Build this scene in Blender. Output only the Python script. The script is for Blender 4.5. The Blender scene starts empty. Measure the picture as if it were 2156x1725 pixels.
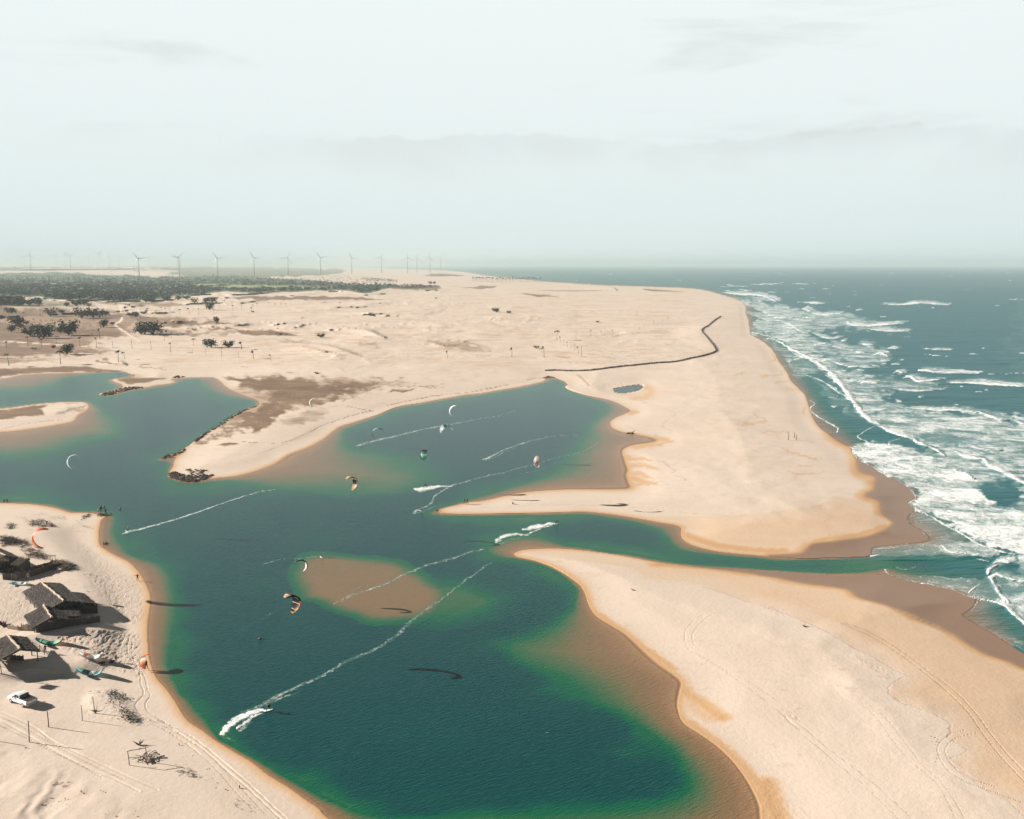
import bpy, bmesh, math, random
import numpy as np
from mathutils import Vector, Matrix

random.seed(7)
RNG = np.random.default_rng(11)
scene = bpy.context.scene
COL = scene.collection

# ------------------------------------------------------------------ camera, sky, sun, exposure
CAM_H = 76.0
FO, CX, CY, HOR = 1867.0, 1078.0, 862.5, 557.0        # picture-plane units used when surveying the site
PITCH = math.atan((CY - HOR) / FO)
cam_d = bpy.data.cameras.new("camera")
cam_d.sensor_width = 36.0
cam_d.lens = 36.0 * FO / 2156.0
cam_d.clip_start = 1.0
cam_d.clip_end = 200000.0
cam = bpy.data.objects.new("camera", cam_d)
cam.location = (0, 0, CAM_H)
cam.rotation_euler = (math.radians(90) - PITCH, 0, 0)
COL.objects.link(cam)
scene.camera = cam

SUN_EL = math.radians(22.0)
SUN_DIR = Vector((-0.980, 0.200, 0)).normalized() * math.cos(SUN_EL) + Vector((0, 0, math.sin(SUN_EL)))
sun_d = bpy.data.lights.new("sun", 'SUN')
sun_d.energy = 5.0
sun_d.angle = math.radians(0.5)
sun_d.color = (1.0, 0.92, 0.83)
sun = bpy.data.objects.new("sun", sun_d)
sun.rotation_euler = (-SUN_DIR).to_track_quat('-Z', 'Y').to_euler()
sun.location = (-300, 60, 300)
COL.objects.link(sun)

world = bpy.data.worlds.new("World")
scene.world = world
world.use_nodes = True
def build_world():
    nt = world.node_tree
    nt.nodes.clear()
    N, L = nt.nodes, nt.links
    out = N.new('ShaderNodeOutputWorld')
    bg = N.new('ShaderNodeBackground')
    sky = N.new('ShaderNodeTexSky')
    sky.sky_type = 'NISHITA'
    sky.sun_disc = False
    sky.sun_elevation = SUN_EL
    sky.sun_rotation = math.atan2(SUN_DIR.x, SUN_DIR.y)
    sky.altitude = 50
    sky.air_density = 1.0
    sky.dust_density = 1.5
    tc = N.new('ShaderNodeTexCoord')
    sep = N.new('ShaderNodeSeparateXYZ')
    L.new(tc.outputs['Generated'], sep.inputs[0])
    def math_(op, a, b=None, c=None, clamp=False):
        m = N.new('ShaderNodeMath'); m.operation = op; m.use_clamp = clamp
        for i, v in enumerate((a, b, c)):
            if v is None: continue
            if isinstance(v, (int, float)): m.inputs[i].default_value = v
            else: L.new(v, m.inputs[i])
        return m.outputs[0]
    def mr(v, a, b, c, d, smooth=True):
        m = N.new('ShaderNodeMapRange')
        m.interpolation_type = 'SMOOTHSTEP' if smooth else 'LINEAR'
        L.new(v, m.inputs[0])
        for i, x in enumerate((a, b, c, d)): m.inputs[i + 1].default_value = x
        return m.outputs[0]
    z = sep.outputs[2]
    def noise(scale_xyz, scale, detail=5, rough=0.55, dist=0.0, off=(0, 0, 0)):
        mp = N.new('ShaderNodeMapping')
        mp.inputs['Scale'].default_value = scale_xyz
        mp.inputs['Location'].default_value = off
        L.new(tc.outputs['Generated'], mp.inputs[0])
        n = N.new('ShaderNodeTexNoise')
        n.inputs['Scale'].default_value = scale
        n.inputs['Detail'].default_value = detail
        n.inputs['Roughness'].default_value = rough
        n.inputs['Distortion'].default_value = dist
        L.new(mp.outputs[0], n.inputs['Vector'])
        return n.outputs['Fac']
    # thin high veil: densest low down, opening to clear sky well above the picture
    veil = math_('MULTIPLY', mr(z, 0.31, 0.44, 1.0, 0.02), mr(sep.outputs[1], -0.35, 0.45, 0.12, 1.0))
    vc = N.new('ShaderNodeValToRGB')
    cr = vc.color_ramp
    cr.elements[0].position = 0.0; cr.elements[0].color = (0.665, 0.765, 0.770, 1)
    cr.elements[1].position = 0.36; cr.elements[1].color = (0.815, 0.870, 0.878, 1)
    e = cr.elements.new(0.08); e.color = (0.715, 0.800, 0.802, 1)
    e = cr.elements.new(0.17); e.color = (0.768, 0.832, 0.834, 1)
    L.new(z, vc.inputs[0])
    # cloud bank: greyer below a wandering upper edge
    edge = noise((1, 1, 0.0), 6.5, 7, 0.62)
    edge2 = math_('MULTIPLY_ADD', edge, 0.070, 0.100)
    bank = math_('SUBTRACT', edge2, z)
    bankf = mr(bank, -0.0015, 0.003, 0.0, 1.0)
    bankfade = mr(bank, 0.0, 0.075, 1.0, 0.0)
    bankm = math_('MULTIPLY', bankf, bankfade)
    brk = noise((1, 1, 2.0), 3.0, 4, 0.6, 0.3, (3, 1, 0))
    bankm = math_('MULTIPLY', bankm, mr(brk, 0.36, 0.56, 0.0, 1.0))
    # soft stretched wisps
    w1 = noise((1, 1, 6.0), 3.0, 7, 0.55, 0.5, (1.3, 0, 2))
    wm = mr(w1, 0.54, 0.70, 0.0, 1.0)
    wm = math_('MULTIPLY', wm, mr(z, 0.1, 0.16, 0.25, 1.0))
    tot = math_('ADD', math_('MULTIPLY', bankm, 0.50), math_('MULTIPLY', wm, 0.55), clamp=True)
    mixc = N.new('ShaderNodeMix'); mixc.data_type = 'RGBA'
    L.new(tot, mixc.inputs['Factor'])
    L.new(vc.outputs[0], mixc.inputs['A'])
    mixc.inputs['B'].default_value = (0.635, 0.675, 0.680, 1)
    # scale veil so that it sits where the exposure wants it; sky texture carries 0.1 physical strength
    sc = N.new('ShaderNodeMix'); sc.data_type = 'RGBA'; sc.blend_type = 'MULTIPLY'
    sc.inputs['Factor'].default_value = 1.0
    L.new(mixc.outputs['Result'], sc.inputs['A'])
    sc.inputs['B'].default_value = (VEIL, VEIL, VEIL, 1)
    mixs = N.new('ShaderNodeMix'); mixs.data_type = 'RGBA'
    L.new(veil, mixs.inputs['Factor'])
    dim = N.new('ShaderNodeMix'); dim.data_type = 'RGBA'; dim.blend_type = 'MULTIPLY'; dim.inputs['Factor'].default_value = 1.0
    L.new(sky.outputs[0], dim.inputs['A']); dim.inputs['B'].default_value = (0.20, 0.20, 0.20, 1)
    L.new(dim.outputs['Result'], mixs.inputs['A'])
    L.new(sc.outputs['Result'], mixs.inputs['B'])
    L.new(mixs.outputs['Result'], bg.inputs[0])
    bg.inputs[1].default_value = 0.05
    L.new(bg.outputs[0], out.inputs[0])
EXPO = 1.18
VEIL = 1.10 / (2 ** EXPO) / 0.05
build_world()

scene.view_settings.view_transform = 'Standard'
scene.view_settings.look = 'None'
scene.view_settings.exposure = EXPO
scene.view_settings.gamma = 1.0
scene.view_settings.use_curve_mapping = False
scene.render.engine = 'CYCLES'
scene.cycles.max_bounces = 6
scene.cycles.diffuse_bounces = 2
scene.cycles.glossy_bounces = 2
scene.cycles.transparent_max_bounces = 12
scene.cycles.volume_bounces = 1
scene.cycles.use_denoising = True

# ------------------------------------------------------------------ survey helpers
def ray(u, v):
    x = (np.asarray(u, float) - CX) / FO
    y = -(np.asarray(v, float) - CY) / FO
    c, s = math.cos(PITCH), math.sin(PITCH)
    return x, c + y * s, -s + y * c
def gp(u, v, h=0.0):
    """ground point surveyed at (u, v) for a surface standing h metres above the water"""
    x, y, z = ray(u, v)
    k = (CAM_H - h) / (-z)
    return x * k, y * k
def G(u, v, h=0.0):
    x, y = gp(u, v, h)
    return Vector((float(x), float(y), float(h)))
def mpp(v):
    """metres across one survey unit at row v"""
    x, y = gp(CX, v); 
    _, ry, rz = ray(CX, v)
    return CAM_H / (-float(rz)) / FO
def Z(s, ox, oy):
    return lambda pts: [(x / s + ox, y / s + oy) for x, y in pts]
z1 = Z(5.12, 0, 1010.6); z2 = Z(5.12, 0, 1305.3); z3 = Z(4, 0, 505.3); z4 = Z(4, 505.3, 505.3)
zC = Z(4, 1010.6, 505.3); zD = Z(3.368, 1515.9, 505.3); z7 = Z(4, 0, 741.1); z8 = Z(4, 505.3, 758.0)
zA = Z(4, 1010.6, 758.0); zB = Z(4.097, 1684.4, 926.4); zH = Z(4, 505.3, 1136.9)
zF = Z(2.934, 1044.3, 1136.9); zE = Z(3.739, 1600.1, 1263.3); zG = Z(3.048, 0, 1515.9)
zI = Z(6.40, 842.2, 943.2)
zJ = Z(8.0, 0, 1111.7)          # close survey of the hut compounds
zK = Z(8.533, 0, 1313.8)
zL = Z(4.924, 1111.7, 656.9)    # brush fence sheet

def smooth(pts, closed=False, n=4):
    P = np.array(pts, float); m = len(P); out = []
    if m < 3: return P
    for i in range(m if closed else m - 1):
        p0 = P[(i - 1) % m] if (closed or i > 0) else P[0]
        p1 = P[i]; p2 = P[(i + 1) % m]
        p3 = P[(i + 2) % m] if (closed or i + 2 < m) else P[-1]
        for k in range(n):
            t = k / n
            out.append(0.5 * ((2 * p1) + (-p0 + p2) * t + (2 * p0 - 5 * p1 + 4 * p2 - p3) * t * t
                              + (-p0 + 3 * p1 - 3 * p2 + p3) * t ** 3))
    if not closed: out.append(P[-1])
    return np.array(out)

VS = 2.2      # rows are foreshortened: weigh them up when measuring distances
def seg_dist(px, py, poly, closed):
    A = np.array(poly, float); B = np.roll(A, -1, 0)
    if not closed: A, B = A[:-1], B[:-1]
    best = np.full(px.shape, 1e12)
    for (ax, ay), (bx, by) in zip(A, B):
        ay2, by2 = ay * VS, by * VS
        dx, dy = bx - ax, by2 - ay2
        L2 = dx * dx + dy * dy
        if L2 < 1e-9: continue
        qx, qy = px - ax, py * VS - ay2
        t = np.clip((qx * dx + qy * dy) / L2, 0, 1)
        d = (qx - t * dx) ** 2 + (qy - t * dy) ** 2
        np.minimum(best, d, out=best)
    return np.sqrt(best)
def inside(px, py, poly):
    A = np.array(poly, float); B = np.roll(A, -1, 0)
    c = np.zeros(px.shape, bool)
    for (ax, ay), (bx, by) in zip(A, B):
        if ay == by: continue
        hit = ((ay > py) != (by > py)) & (px < (bx - ax) * (py - ay) / (by - ay) + ax)
        c ^= hit
    return c
def sfield(gx, gy, loops):
    """signed distance, positive inside the even-odd union of loops"""
    ins = np.zeros(gx.shape, bool); d = np.full(gx.shape, 1e12)
    for lp in loops:
        ins ^= inside(gx, gy, lp)
        np.minimum(d, seg_dist(gx, gy, lp, True), out=d)
    return np.where(ins, d, -d)
def sm(x, a, b):
    t = np.clip((x - a) / (b - a), 0, 1)
    return t * t * (3 - 2 * t)

# value noise on world metres (numpy, for real relief)
_tab = np.random.default_rng(3).random((256, 256))
def vnoise(x, y):
    xi = np.floor(x).astype(int); yi = np.floor(y).astype(int)
    fx = x - xi; fy = y - yi
    fx = fx * fx * (3 - 2 * fx); fy = fy * fy * (3 - 2 * fy)
    a = _tab[xi & 255, yi & 255]; b = _tab[(xi + 1) & 255, yi & 255]
    c = _tab[xi & 255, (yi + 1) & 255]; d = _tab[(xi + 1) & 255, (yi + 1) & 255]
    return (a * (1 - fx) + b * fx) * (1 - fy) + (c * (1 - fx) + d * fx) * fy
def fbm(x, y, o=4, g=0.5):
    s = 0; a = 1; n = 0
    for i in range(o):
        s = s + a * vnoise(x * 2 ** i + 17 * i, y * 2 ** i + 31 * i); n += a; a *= g
    return s / n
# ------------------------------------------------------------------ surveyed outlines
north_left = [(-500, 800), (-120, 801)] + z7([(0, 225), (200, 190), (500, 180), (800, 175), (1020, 168), (1100, 185), (1200, 207),
    (1120, 214), (1040, 218), (930, 235), (985, 262), (1045, 285), (1000, 312), (860, 345), (815, 371), (940, 365), (1080, 325),
    (1210, 308), (1300, 285), (1400, 272), (1480, 255), (1440, 232), (1560, 222), (1700, 214), (1800, 215), (1850, 245), (1900, 290),
    (1980, 335), (2080, 375), (2156, 400), (2186, 425), (2170, 455), (2130, 475),
    (2060, 492), (1960, 540), (1880, 600), (1760, 665), (1680, 715), (1620, 765), (1550, 815), (1480, 850), (1400, 870), (1330, 905),
    (1350, 913), (1450, 892), (1540, 850), (1500, 880), (1470, 910), (1455, 970), (1415, 1045), (1470, 1070), (1540, 1092), (1640, 1100), (1740, 1075), (1820, 1063), (1930, 1052)]) \
    + z8([(0, 970), (150, 930), (300, 870), (400, 800), (560, 740), (700, 670), (830, 570), (950, 530), (1150, 470), (1330, 400),
    (1500, 370), (1700, 330), (1900, 295)])
east_bay = zA([(0, 285), (180, 255), (400, 215), (540, 185), (560, 170), (540, 150), (560, 140), (610, 145), (700, 180), (740, 205),
    (710, 230), (780, 265), (950, 310), (1100, 340), (1200, 385), (1265, 430), (1200, 460), (1120, 500), (1095, 540), (1130, 580),
    (1220, 610), (1300, 625), (1440, 650), (1500, 672), (1450, 695), (1300, 715), (1220, 745), (1200, 780), (1230, 860), (1250, 920),
    (1240, 980), (1260, 1040), (1275, 1075), (1220, 1088), (1000, 1092), (700, 1092), (500, 1102), (350, 1117), (200, 1147), (100, 1172), (0, 1190)]) \
    + z8([(1925, 1200), (1830, 1222), (1750, 1240), (1690, 1258), (1655, 1278), (1700, 1292), (1850, 1302)])
chan_n = zA([(0, 1300), (300, 1296), (600, 1290), (900, 1283), (1080, 1295), (1300, 1330), (1500, 1365), (1680, 1400), (1690, 1450),
    (1700, 1500), (1760, 1545), (1850, 1580), (2000, 1612), (2156, 1632), (2350, 1650), (2560, 1668)]) \
    + zB([(0, 1028), (200, 1025), (400, 1020), (600, 1008), (612, 960), (640, 928), (850, 905), (1100, 872), (1070, 802), (960, 742), (928, 690),
    (945, 645), (1000, 612), (960, 590), (933, 545), (1000, 502), (960, 440), (900, 390), (800, 340), (680, 270), (560, 200), (480, 150), (440, 60)])
sea_n = zD([(920, 1470), (860, 1440), (770, 1378), (700, 1322), (655, 1250), (625, 1170), (605, 1100), (550, 1045), (505, 1000),
    (480, 950), (450, 900), (410, 850), (380, 790), (310, 722), (222, 672), (210, 620), (200, 560), (180, 520), (182, 480), (160, 442),
    (80, 408), (0, 383)]) + z4([(2156, 500 + 0)])[:0] \
    + zC([(2080, 478), (1950, 435), (1800, 410), (1600, 400), (1300, 390), (1000, 380), (800, 368), (540, 350), (400, 335), (135, 310)]) \
    + z4([(2000, 288), (1900, 270), (1700, 256), (1500, 250), (1250, 240), (1000, 231), (800, 224)]) + [(640, 556.0), (560, 500)]
sea_s = [(6000, 500), (6000, 1900), (2600, 1560), (2300, 1445)] + zE([(2078, 420), (2000, 370), (1850, 280), (1700, 190), (1580, 122)]) \
    + zB([(1390, 1513), (1480, 1458), (1520, 1378), (1450, 1348), (1330, 1300), (1160, 1258), (1000, 1228), (850, 1188), (745, 1152), (735, 1120), (720, 1158),
    (500, 1162), (200, 1158), (0, 1150)])
south_n = zF([(1750, 192), (1600, 188), (1400, 180), (1200, 160), (1000, 135), (800, 100), (600, 70), (400, 52), (200, 57), (130, 72),
    (110, 88), (140, 108), (250, 133), (350, 172), (450, 232), (520, 285), (550, 345), (575, 410), (620, 470), (700, 520), (800, 580),
    (900, 670), (1000, 760), (1100, 830), (1150, 880), (1140, 930), (1125, 1000), (1130, 1060), (1160, 1130), (1250, 1190),
    (1350, 1260), (1450, 1350), (1530, 1450), (1590, 1550), (1630, 1640), (1640, 1725)]) + [(1612, 1800), (1600, 1900), (1540, 2000), (1500, 2300)]
left_shore = [(1350, 2300), (1150, 2010), (930, 1880), (800, 1800)] + zG([(2110, 637), (2050, 570), (1960, 510), (1850, 430), (1720, 350), (1620, 270), (1500, 200), (1380, 125),
    (1290, 60), (1200, 0)]) + z2([(1880, 860), (1790, 740), (1700, 640), (1640, 520), (1610, 420), (1600, 300), (1590, 150), (1597, 20)]) \
    + z1([(1620, 1380), (1625, 1260), (1590, 1150), (1540, 1050), (1480, 970), (1400, 890), (1280, 830), (1150, 760), (1075, 700),
    (1068, 600), (1075, 500), (1100, 425), (1140, 402), (1200, 387), (1140, 376), (1050, 362), (900, 352), (760, 348), (700, 330), (600, 300),
    (450, 275), (300, 258), (100, 250), (0, 250)]) + [(-150, 1060), (-500, 1072)]
WATER = smooth(north_left + east_bay + chan_n + sea_n + sea_s + south_n + left_shore, True, 3)
ISLE = smooth([(-500, 868), (-100, 862)] + z7([(0, 475), (200, 455), (400, 430), (560, 420), (700, 422), (745, 440), (740, 485), (660, 530),
    (620, 580), (540, 600), (300, 640), (150, 660), (0, 670)]) + [(-150, 913), (-500, 925)], True, 3)
POND = smooth(zA([(1120, 250), (1180, 238), (1280, 222), (1365, 212), (1368, 240), (1310, 262), (1200, 280), (1140, 268)]), True, 3)

# drop-off line: water turns green here and deep beyond it
D1 = [(-500, 826), (-100, 826)] + z7([(0, 335), (250, 335), (450, 290), (560, 230), (700, 200), (800, 185), (1000, 174), (1090, 195),
    (1000, 215), (880, 240), (930, 275), (980, 298), (900, 330), (800, 374), (940, 374), (1100, 335), (1250, 312), (1450, 285),
    (1530, 245), (1600, 228), (1680, 240), (1720, 300), (1850, 370), (2000, 395), (2120, 410), (2140, 440), (2060, 486), (1880, 608), (1600, 795),
    (1400, 880), (1320, 912), (1420, 935), (1400, 1050), (1500, 1095), (1640, 1110), (1850, 1095)]) \
    + z8([(0, 1035), (300, 1080), (600, 1105), (1000, 1125), (1350, 1105), (1480, 1040), (1560, 960), (1450, 880), (1200, 800), (960, 760), (880, 680), (880, 600),
    (1000, 545), (1150, 490), (1300, 420), (1500, 385), (1800, 335)]) \
    + zA([(0, 300), (200, 268), (450, 222), (570, 190), (640, 175), (710, 205), (720, 240), (900, 310), (1060, 370), (1080, 420), (980, 510), (930, 570),
    (900, 640), (830, 720), (750, 820), (650, 930), (450, 1010), (200, 1090), (0, 1150)]) \
    + z8([(1900, 1195), (1700, 1242), (1590, 1290), (1640, 1312), (1850, 1312)]) \
    + zA([(0, 1318), (500, 1310), (900, 1304), (1200, 1350), (1400, 1400), (1520, 1440), (1570, 1490), (1590, 1540), (1660, 1592), (1750, 1618), (2156, 1660), (2560, 1690)]) \
    + zB([(0, 1035), (300, 1030), (620, 1015), (800, 1000), (1300, 1000), (1500, 960), (1700, 960), (1500, 850), (1250, 700), (1080, 600), (1050, 480), (900, 330), (700, 220), (520, 120), (500, 40)]) \
    + zD([(900, 1360), (760, 1240), (680, 1130), (610, 1010), (540, 900), (420, 760), (280, 640), (250, 520), (200, 440), (100, 395)]) \
    + zC([(2080, 462), (1800, 403), (1300, 385), (800, 362), (400, 330)]) + z4([(2000, 284), (1500, 246), (800, 222)]) + [(620, 555), (560, 490)] \
    + [(6000, 500), (6000, 1800), (2400, 1460)] + zE([(2078, 330), (1960, 200), (1850, 90)]) \
    + zB([(1620, 1330), (1500, 1230), (1200, 1175), (900, 1140), (730, 1110), (500, 1140), (200, 1145), (0, 1138)]) \
    + zF([(1600, 180), (1200, 150), (1000, 128), (850, 100), (600, 62), (400, 28)]) \
    + zA([(1200, 1648), (1000, 1612), (800, 1580), (600, 1530), (450, 1480), (250, 1500), (130, 1545), (60, 1590), (100, 1640), (200, 1668)]) \
    + zF([(20, 108), (200, 128), (350, 182), (440, 250), (490, 310), (480, 370), (450, 450), (350, 530), (220, 590), (90, 650), (120, 720), (250, 800), (400, 880),
    (600, 990), (800, 1090), (950, 1190), (1070, 1290), (1150, 1400), (1190, 1480), (1130, 1570), (1000, 1620), (800, 1660), (400, 1700), (0, 1700)]) \
    + [(900, 1725), (780, 1718)] + [(700, 1690), (610, 1640), (530, 1595), (462, 1555), (420, 1500)] \
    + z2([(1990, 850), (1900, 700), (1850, 560), (1830, 400), (1860, 200), (1870, 20)]) \
    + z1([(1890, 1450), (1915, 1300), (1870, 1130), (1820, 1010), (1740, 920), (1600, 865), (1400, 795), (1300, 680), (1240, 560), (1215, 400),
    (1100, 350), (900, 338), (800, 332), (700, 308), (550, 262), (300, 240), (0, 232)]) + [(-150, 1055), (-500, 1066)]
DEEP = smooth(D1, True, 3)
DEEP_ISLE = smooth([(-500, 862), (-100, 856)] + z7([(0, 465), (400, 422), (700, 412), (780, 425), (880, 500), (950, 580), (1010, 650), (960, 710),
    (750, 750), (620, 780), (450, 840), (250, 875), (0, 890)]) + [(-150, 968), (-500, 985)], True, 3)
SHOAL = smooth(zH([(445, 260), (460, 180), (560, 125), (700, 105), (900, 120), (1100, 150), (1300, 180), (1460, 240), (1640, 330), (1780, 460), (1700, 600), (1500, 680),
    (1250, 700), (1050, 690), (940, 650), (750, 590), (620, 515), (520, 490), (475, 400)]), True, 3)
SHOAL2 = smooth(zH([(1450, 620), (1500, 450), (1600, 340), (1800, 330), (2100, 420), (2300, 480), (2200, 620), (1900, 680), (1600, 700)]), True, 3)
# seaward wet sand bands (orange/brown boundary above the swash)
WETN = smooth(zB([(-300, 1000), (-160, 985), (0, 978), (60, 930), (120, 892), (300, 870), (550, 838), (700, 790), (800, 722), (770, 692), (700, 640), (690, 540), (640, 515), (560, 495),
    (565, 460), (630, 430), (640, 370), (655, 320), (520, 285), (490, 220), (478, 150), (430, 60), (330, 15), (240, -60), (400, -60), (700, 100), (1300, 600), (1300, 1060), (0, 1060)]), True, 3)
WETS = smooth(zF([(1000, 150), (1200, 166), (1450, 196), (1600, 216), (1750, 242), (1878, 266)]) + zB([(200, 1262), (400, 1290), (480, 1350), (600, 1390), (800, 1450), (1000, 1522),
    (1200, 1620), (1380, 1710)]) + zE([(1050, 75), (1250, 150), (1400, 210), (1560, 300), (1700, 390), (1800, 440), (1950, 490), (2078, 545)])
    + [(2260, 1450), (2600, 1600), (2600, 1300), (2200, 1180), (1700, 1185)], True, 3)
DAMPS = smooth(zF([(150, 58), (400, 120), (650, 150), (850, 182), (950, 245), (1250, 275), (1400, 330), (1600, 400), (1760, 440), (1878, 500)]) + zE([(180, 110), (430, 200), (600, 290),
    (750, 390), (880, 440), (1040, 540), (1150, 590), (1060, 640), (1010, 720), (1100, 800), (1300, 870), (1440, 930), (1500, 1000), (1480, 1080), (1620, 1180), (1490, 1270), (1640, 1380),
    (1780, 1500), (1950, 1580), (2078, 1700)]) + [(2300, 1850), (2600, 1900), (2600, 1300), (2200, 1180), (1700, 1185)], True, 2)
DAMPE = smooth(zA([(1300, 1330), (1600, 1310), (1900, 1310), (2156, 1300), (2400, 1280), (2700, 1240)]) + zB([(150, 560), (300, 480), (420, 500), (560, 500), (700, 560), (860, 700), (760, 800), (400, 900), (0, 1000),
    (-300, 1010)]) + zA([(2000, 1600), (1760, 1530), (1690, 1420)]), True, 2)

# ------------------------------------------------------------------ grid
offs = [2.2]
while offs[-1] < 1500:
    offs.append(offs[-1] + min(1.7, max(0.35, offs[-1] * 0.018)))
ROWS = HOR + np.array(offs)
COLS = np.concatenate([np.arange(-420, -24, 8.0), np.arange(-24, 2184, 2.0), np.arange(2184, 2580, 8.0)])
NR, NC = len(ROWS), len(COLS)
U, V = np.meshgrid(COLS, ROWS)
# coarse evaluation of the distance fields, then bilinear refinement
cr_i = np.unique(np.concatenate([np.arange(0, NR, 3), [NR - 1]])); cc_i = np.unique(np.concatenate([np.arange(0, NC, 3), [NC - 1]]))
CU, CV = np.meshgrid(COLS[cc_i], ROWS[cr_i])
def refine(F):
    a = np.empty((len(cr_i), NC))
    for i in range(len(cr_i)): a[i] = np.interp(COLS, COLS[cc_i], F[i])
    k = np.clip(np.searchsorted(cr_i, np.arange(NR), side='right') - 1, 0, len(cr_i) - 2)
    t = (np.arange(NR) - cr_i[k]) / (cr_i[k + 1] - cr_i[k])
    return a[k] * (1 - t[:, None]) + a[k + 1] * t[:, None]
sW = refine(sfield(CU, CV, [WATER, ISLE, POND]))
sD = refine(sfield(CU, CV, [DEEP, DEEP_ISLE])); sD = sD + (fbm(U / 45 + V / 70, V / 20, 3) - .5) * np.interp(V, [600, 800, 1700], [1, 5, 16])
sSh = refine(sfield(CU, CV, [SHOAL]))
sSh2 = refine(sfield(CU, CV, [SHOAL2]))
sWet = refine(np.maximum(sfield(CU, CV, [WETN]), sfield(CU, CV, [WETS])))
sDamp = refine(np.maximum(sfield(CU, CV, [DAMPS]), sfield(CU, CV, [DAMPE])))
X0, Y0 = gp(U, V)
MP = CAM_H / (V - HOR)             # metres per unit across
# wobble so that no edge is a drawn curve
wob = (fbm(X0 / 14, Y0 / 14, 4) - 0.5) * 2
sWj = sW + wob * 1.6
T = np.where(sD > 0, 1.0, np.clip(sWj / np.maximum(sWj - sD, 1e-3), 0, 1)) 
big_ = fbm(U / 150 + V / 120, V / 55 - U / 400, 3) - .45
T = np.where((sD > 0), 1.0 + 1.0 * (1 - np.exp(-sD / (34.0 + 70 * np.clip(big_ + .1, 0, .5)))) - np.clip(big_, 0, 1) * .9 * sm(sD, 0, 20) * sm(V, 930, 1050), T)
blob = (fbm(U / 55 + V / 60, V / 22, 4) - .5)
sSh = sSh + blob * 26; sSh2 = sSh2 + blob * 40
sh = sm(sSh, -14, 52) 
sh2 = sm(sSh2, -25, 60)
T = T * (1 - 0.0 * sh)
T = np.minimum(T, np.where(sSh > -10, 1.12 - 0.72 * sh + wob * 0.07, 9))
T = np.minimum(T, np.where(sSh2 > -30, 1.5 - 0.62 * sh2 + wob * 0.05, 9))
pond = sfield(CU, CV, [POND]); pond = refine(pond)
T = np.where(pond > 0, 1.7, T)
depth = np.where(sWj > 0, 0.05 + 0.9 * T, 0)

def window(poly, pad):
    P = np.array(poly); u0, v0 = P.min(0) - pad; u1, v1 = P.max(0) + pad
    c0, c1 = np.searchsorted(COLS, [u0, u1]); r0, r1 = np.searchsorted(ROWS, [v0, v1])
    return slice(max(r0, 0), min(r1 + 1, NR)), slice(max(c0, 0), min(c1 + 1, NC))
def stroke(F, pts, w, val, mode='max', n=4, soft=0.5, taper=None, jitter=0.0, vs=None):
    """lay a soft line of half width w (survey units) into field F; returns nothing"""
    P = smooth(pts, False, n)
    pad = w * 1.6 + 3 + jitter * 2
    sl = window(P, pad)
    gx, gy = U[sl], V[sl]
    if gx.size == 0: return
    if jitter:
        a_, b_ = gx / 10 + gy / 9, gy / 5 - gx / 16
        gx = gx + (fbm(a_, b_, 3) - 0.5) * 3 * jitter
        gy = gy + (fbm(a_ + 91, b_ + 47, 3) - 0.5) * 2 * jitter
    k = VS if vs is None else vs
    best = np.full(gx.shape, 1e9); tt = np.zeros(gx.shape)
    m = len(P) - 1
    for i in range(m):
        ax, ay = P[i]; bx, by = P[i + 1]; ay *= k; by *= k
        dx, dy = bx - ax, by - ay; L2 = dx * dx + dy * dy
        if L2 < 1e-9: continue
        t = np.clip(((gx - ax) * dx + (gy * k - ay) * dy) / L2, 0, 1)
        d = np.hypot(gx - ax - t * dx, gy * k - ay - t * dy)
        b = d < best
        best = np.where(b, d, best); tt = np.where(b, (i + t) / m, tt)
    ww = w
    if taper is not None: ww = np.interp(tt, np.linspace(0, 1, len(taper)), taper) * w
    f = val * (1 - sm(best / np.maximum(ww, 1e-3), soft, 1.25))
    if taper is not None and min(taper) < 0.15: f = f * np.clip(ww / (w * 0.15), 0, 1)
    if mode == 'max': F[sl] = np.maximum(F[sl], f)
    elif mode == 'add': F[sl] += f
def area(F, pts, val, soft=6.0, n=2, jitter=0.0, mode='max'):
    P = smooth(pts, True, n)
    sl = window(P, soft * 2 + 4 + jitter)
    gx, gy = U[sl], V[sl]
    if gx.size == 0: return
    if jitter:
        a_, b_ = gx / 21 + gy / 17, gy / 7.5 - gx / 33
        gx = gx + (fbm(a_, b_, 4) - 0.5) * 6 * jitter
        gy = gy + (fbm(a_ + 50, b_ + 9, 4) - 0.5) * 2.0 * jitter
    s = np.where(inside(gx, gy, P), 1, -1) * seg_dist(gx, gy, P, True)
    f = val * sm(s, -soft * 0.5, soft)
    F[sl] = np.maximum(F[sl], f) if mode == 'max' else F[sl] + f

# ------------------------------------------------------------------ relief
land = -np.minimum(sWj, 0) * MP              # metres inland, roughly
H = np.where(sWj > 0, -depth, 2.6 * (1 - np.exp(-land / 55.0)) * sm(land, 0, 12))
dry = sm(land, 6, 30)
H += dry * (fbm(X0 / 60, Y0 / 60, 4) - 0.45) * 1.8 * sm(land, 10, 80)
H += dry * (fbm(X0 / 9, Y0 / 9, 3) - 0.5) * 0.35
far = sm(V, 640, 600)
north = ((U < 1500) & (V < 800)) * 1.0
H += north * sm(land, 60, 300) * (np.maximum(fbm(X0 / 70 + 5, Y0 / 130 + 9, 4) - 0.5, 0) * 16) * sm(V, 800, 700) * sm(V, 575, 600)
rdg = 1 - np.abs(2 * fbm(X0 / 34 + 11 + fbm(X0 / 60, Y0 / 60, 2), Y0 / 46 + 3, 3) - 1)
H += north * sm(land, 40, 160) * np.clip(rdg - .80, 0, 1) ** 1.2 * 6 * sm(fbm(X0 / 220, Y0 / 220, 2), .38, .6) * sm(V, 600, 670)
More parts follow.
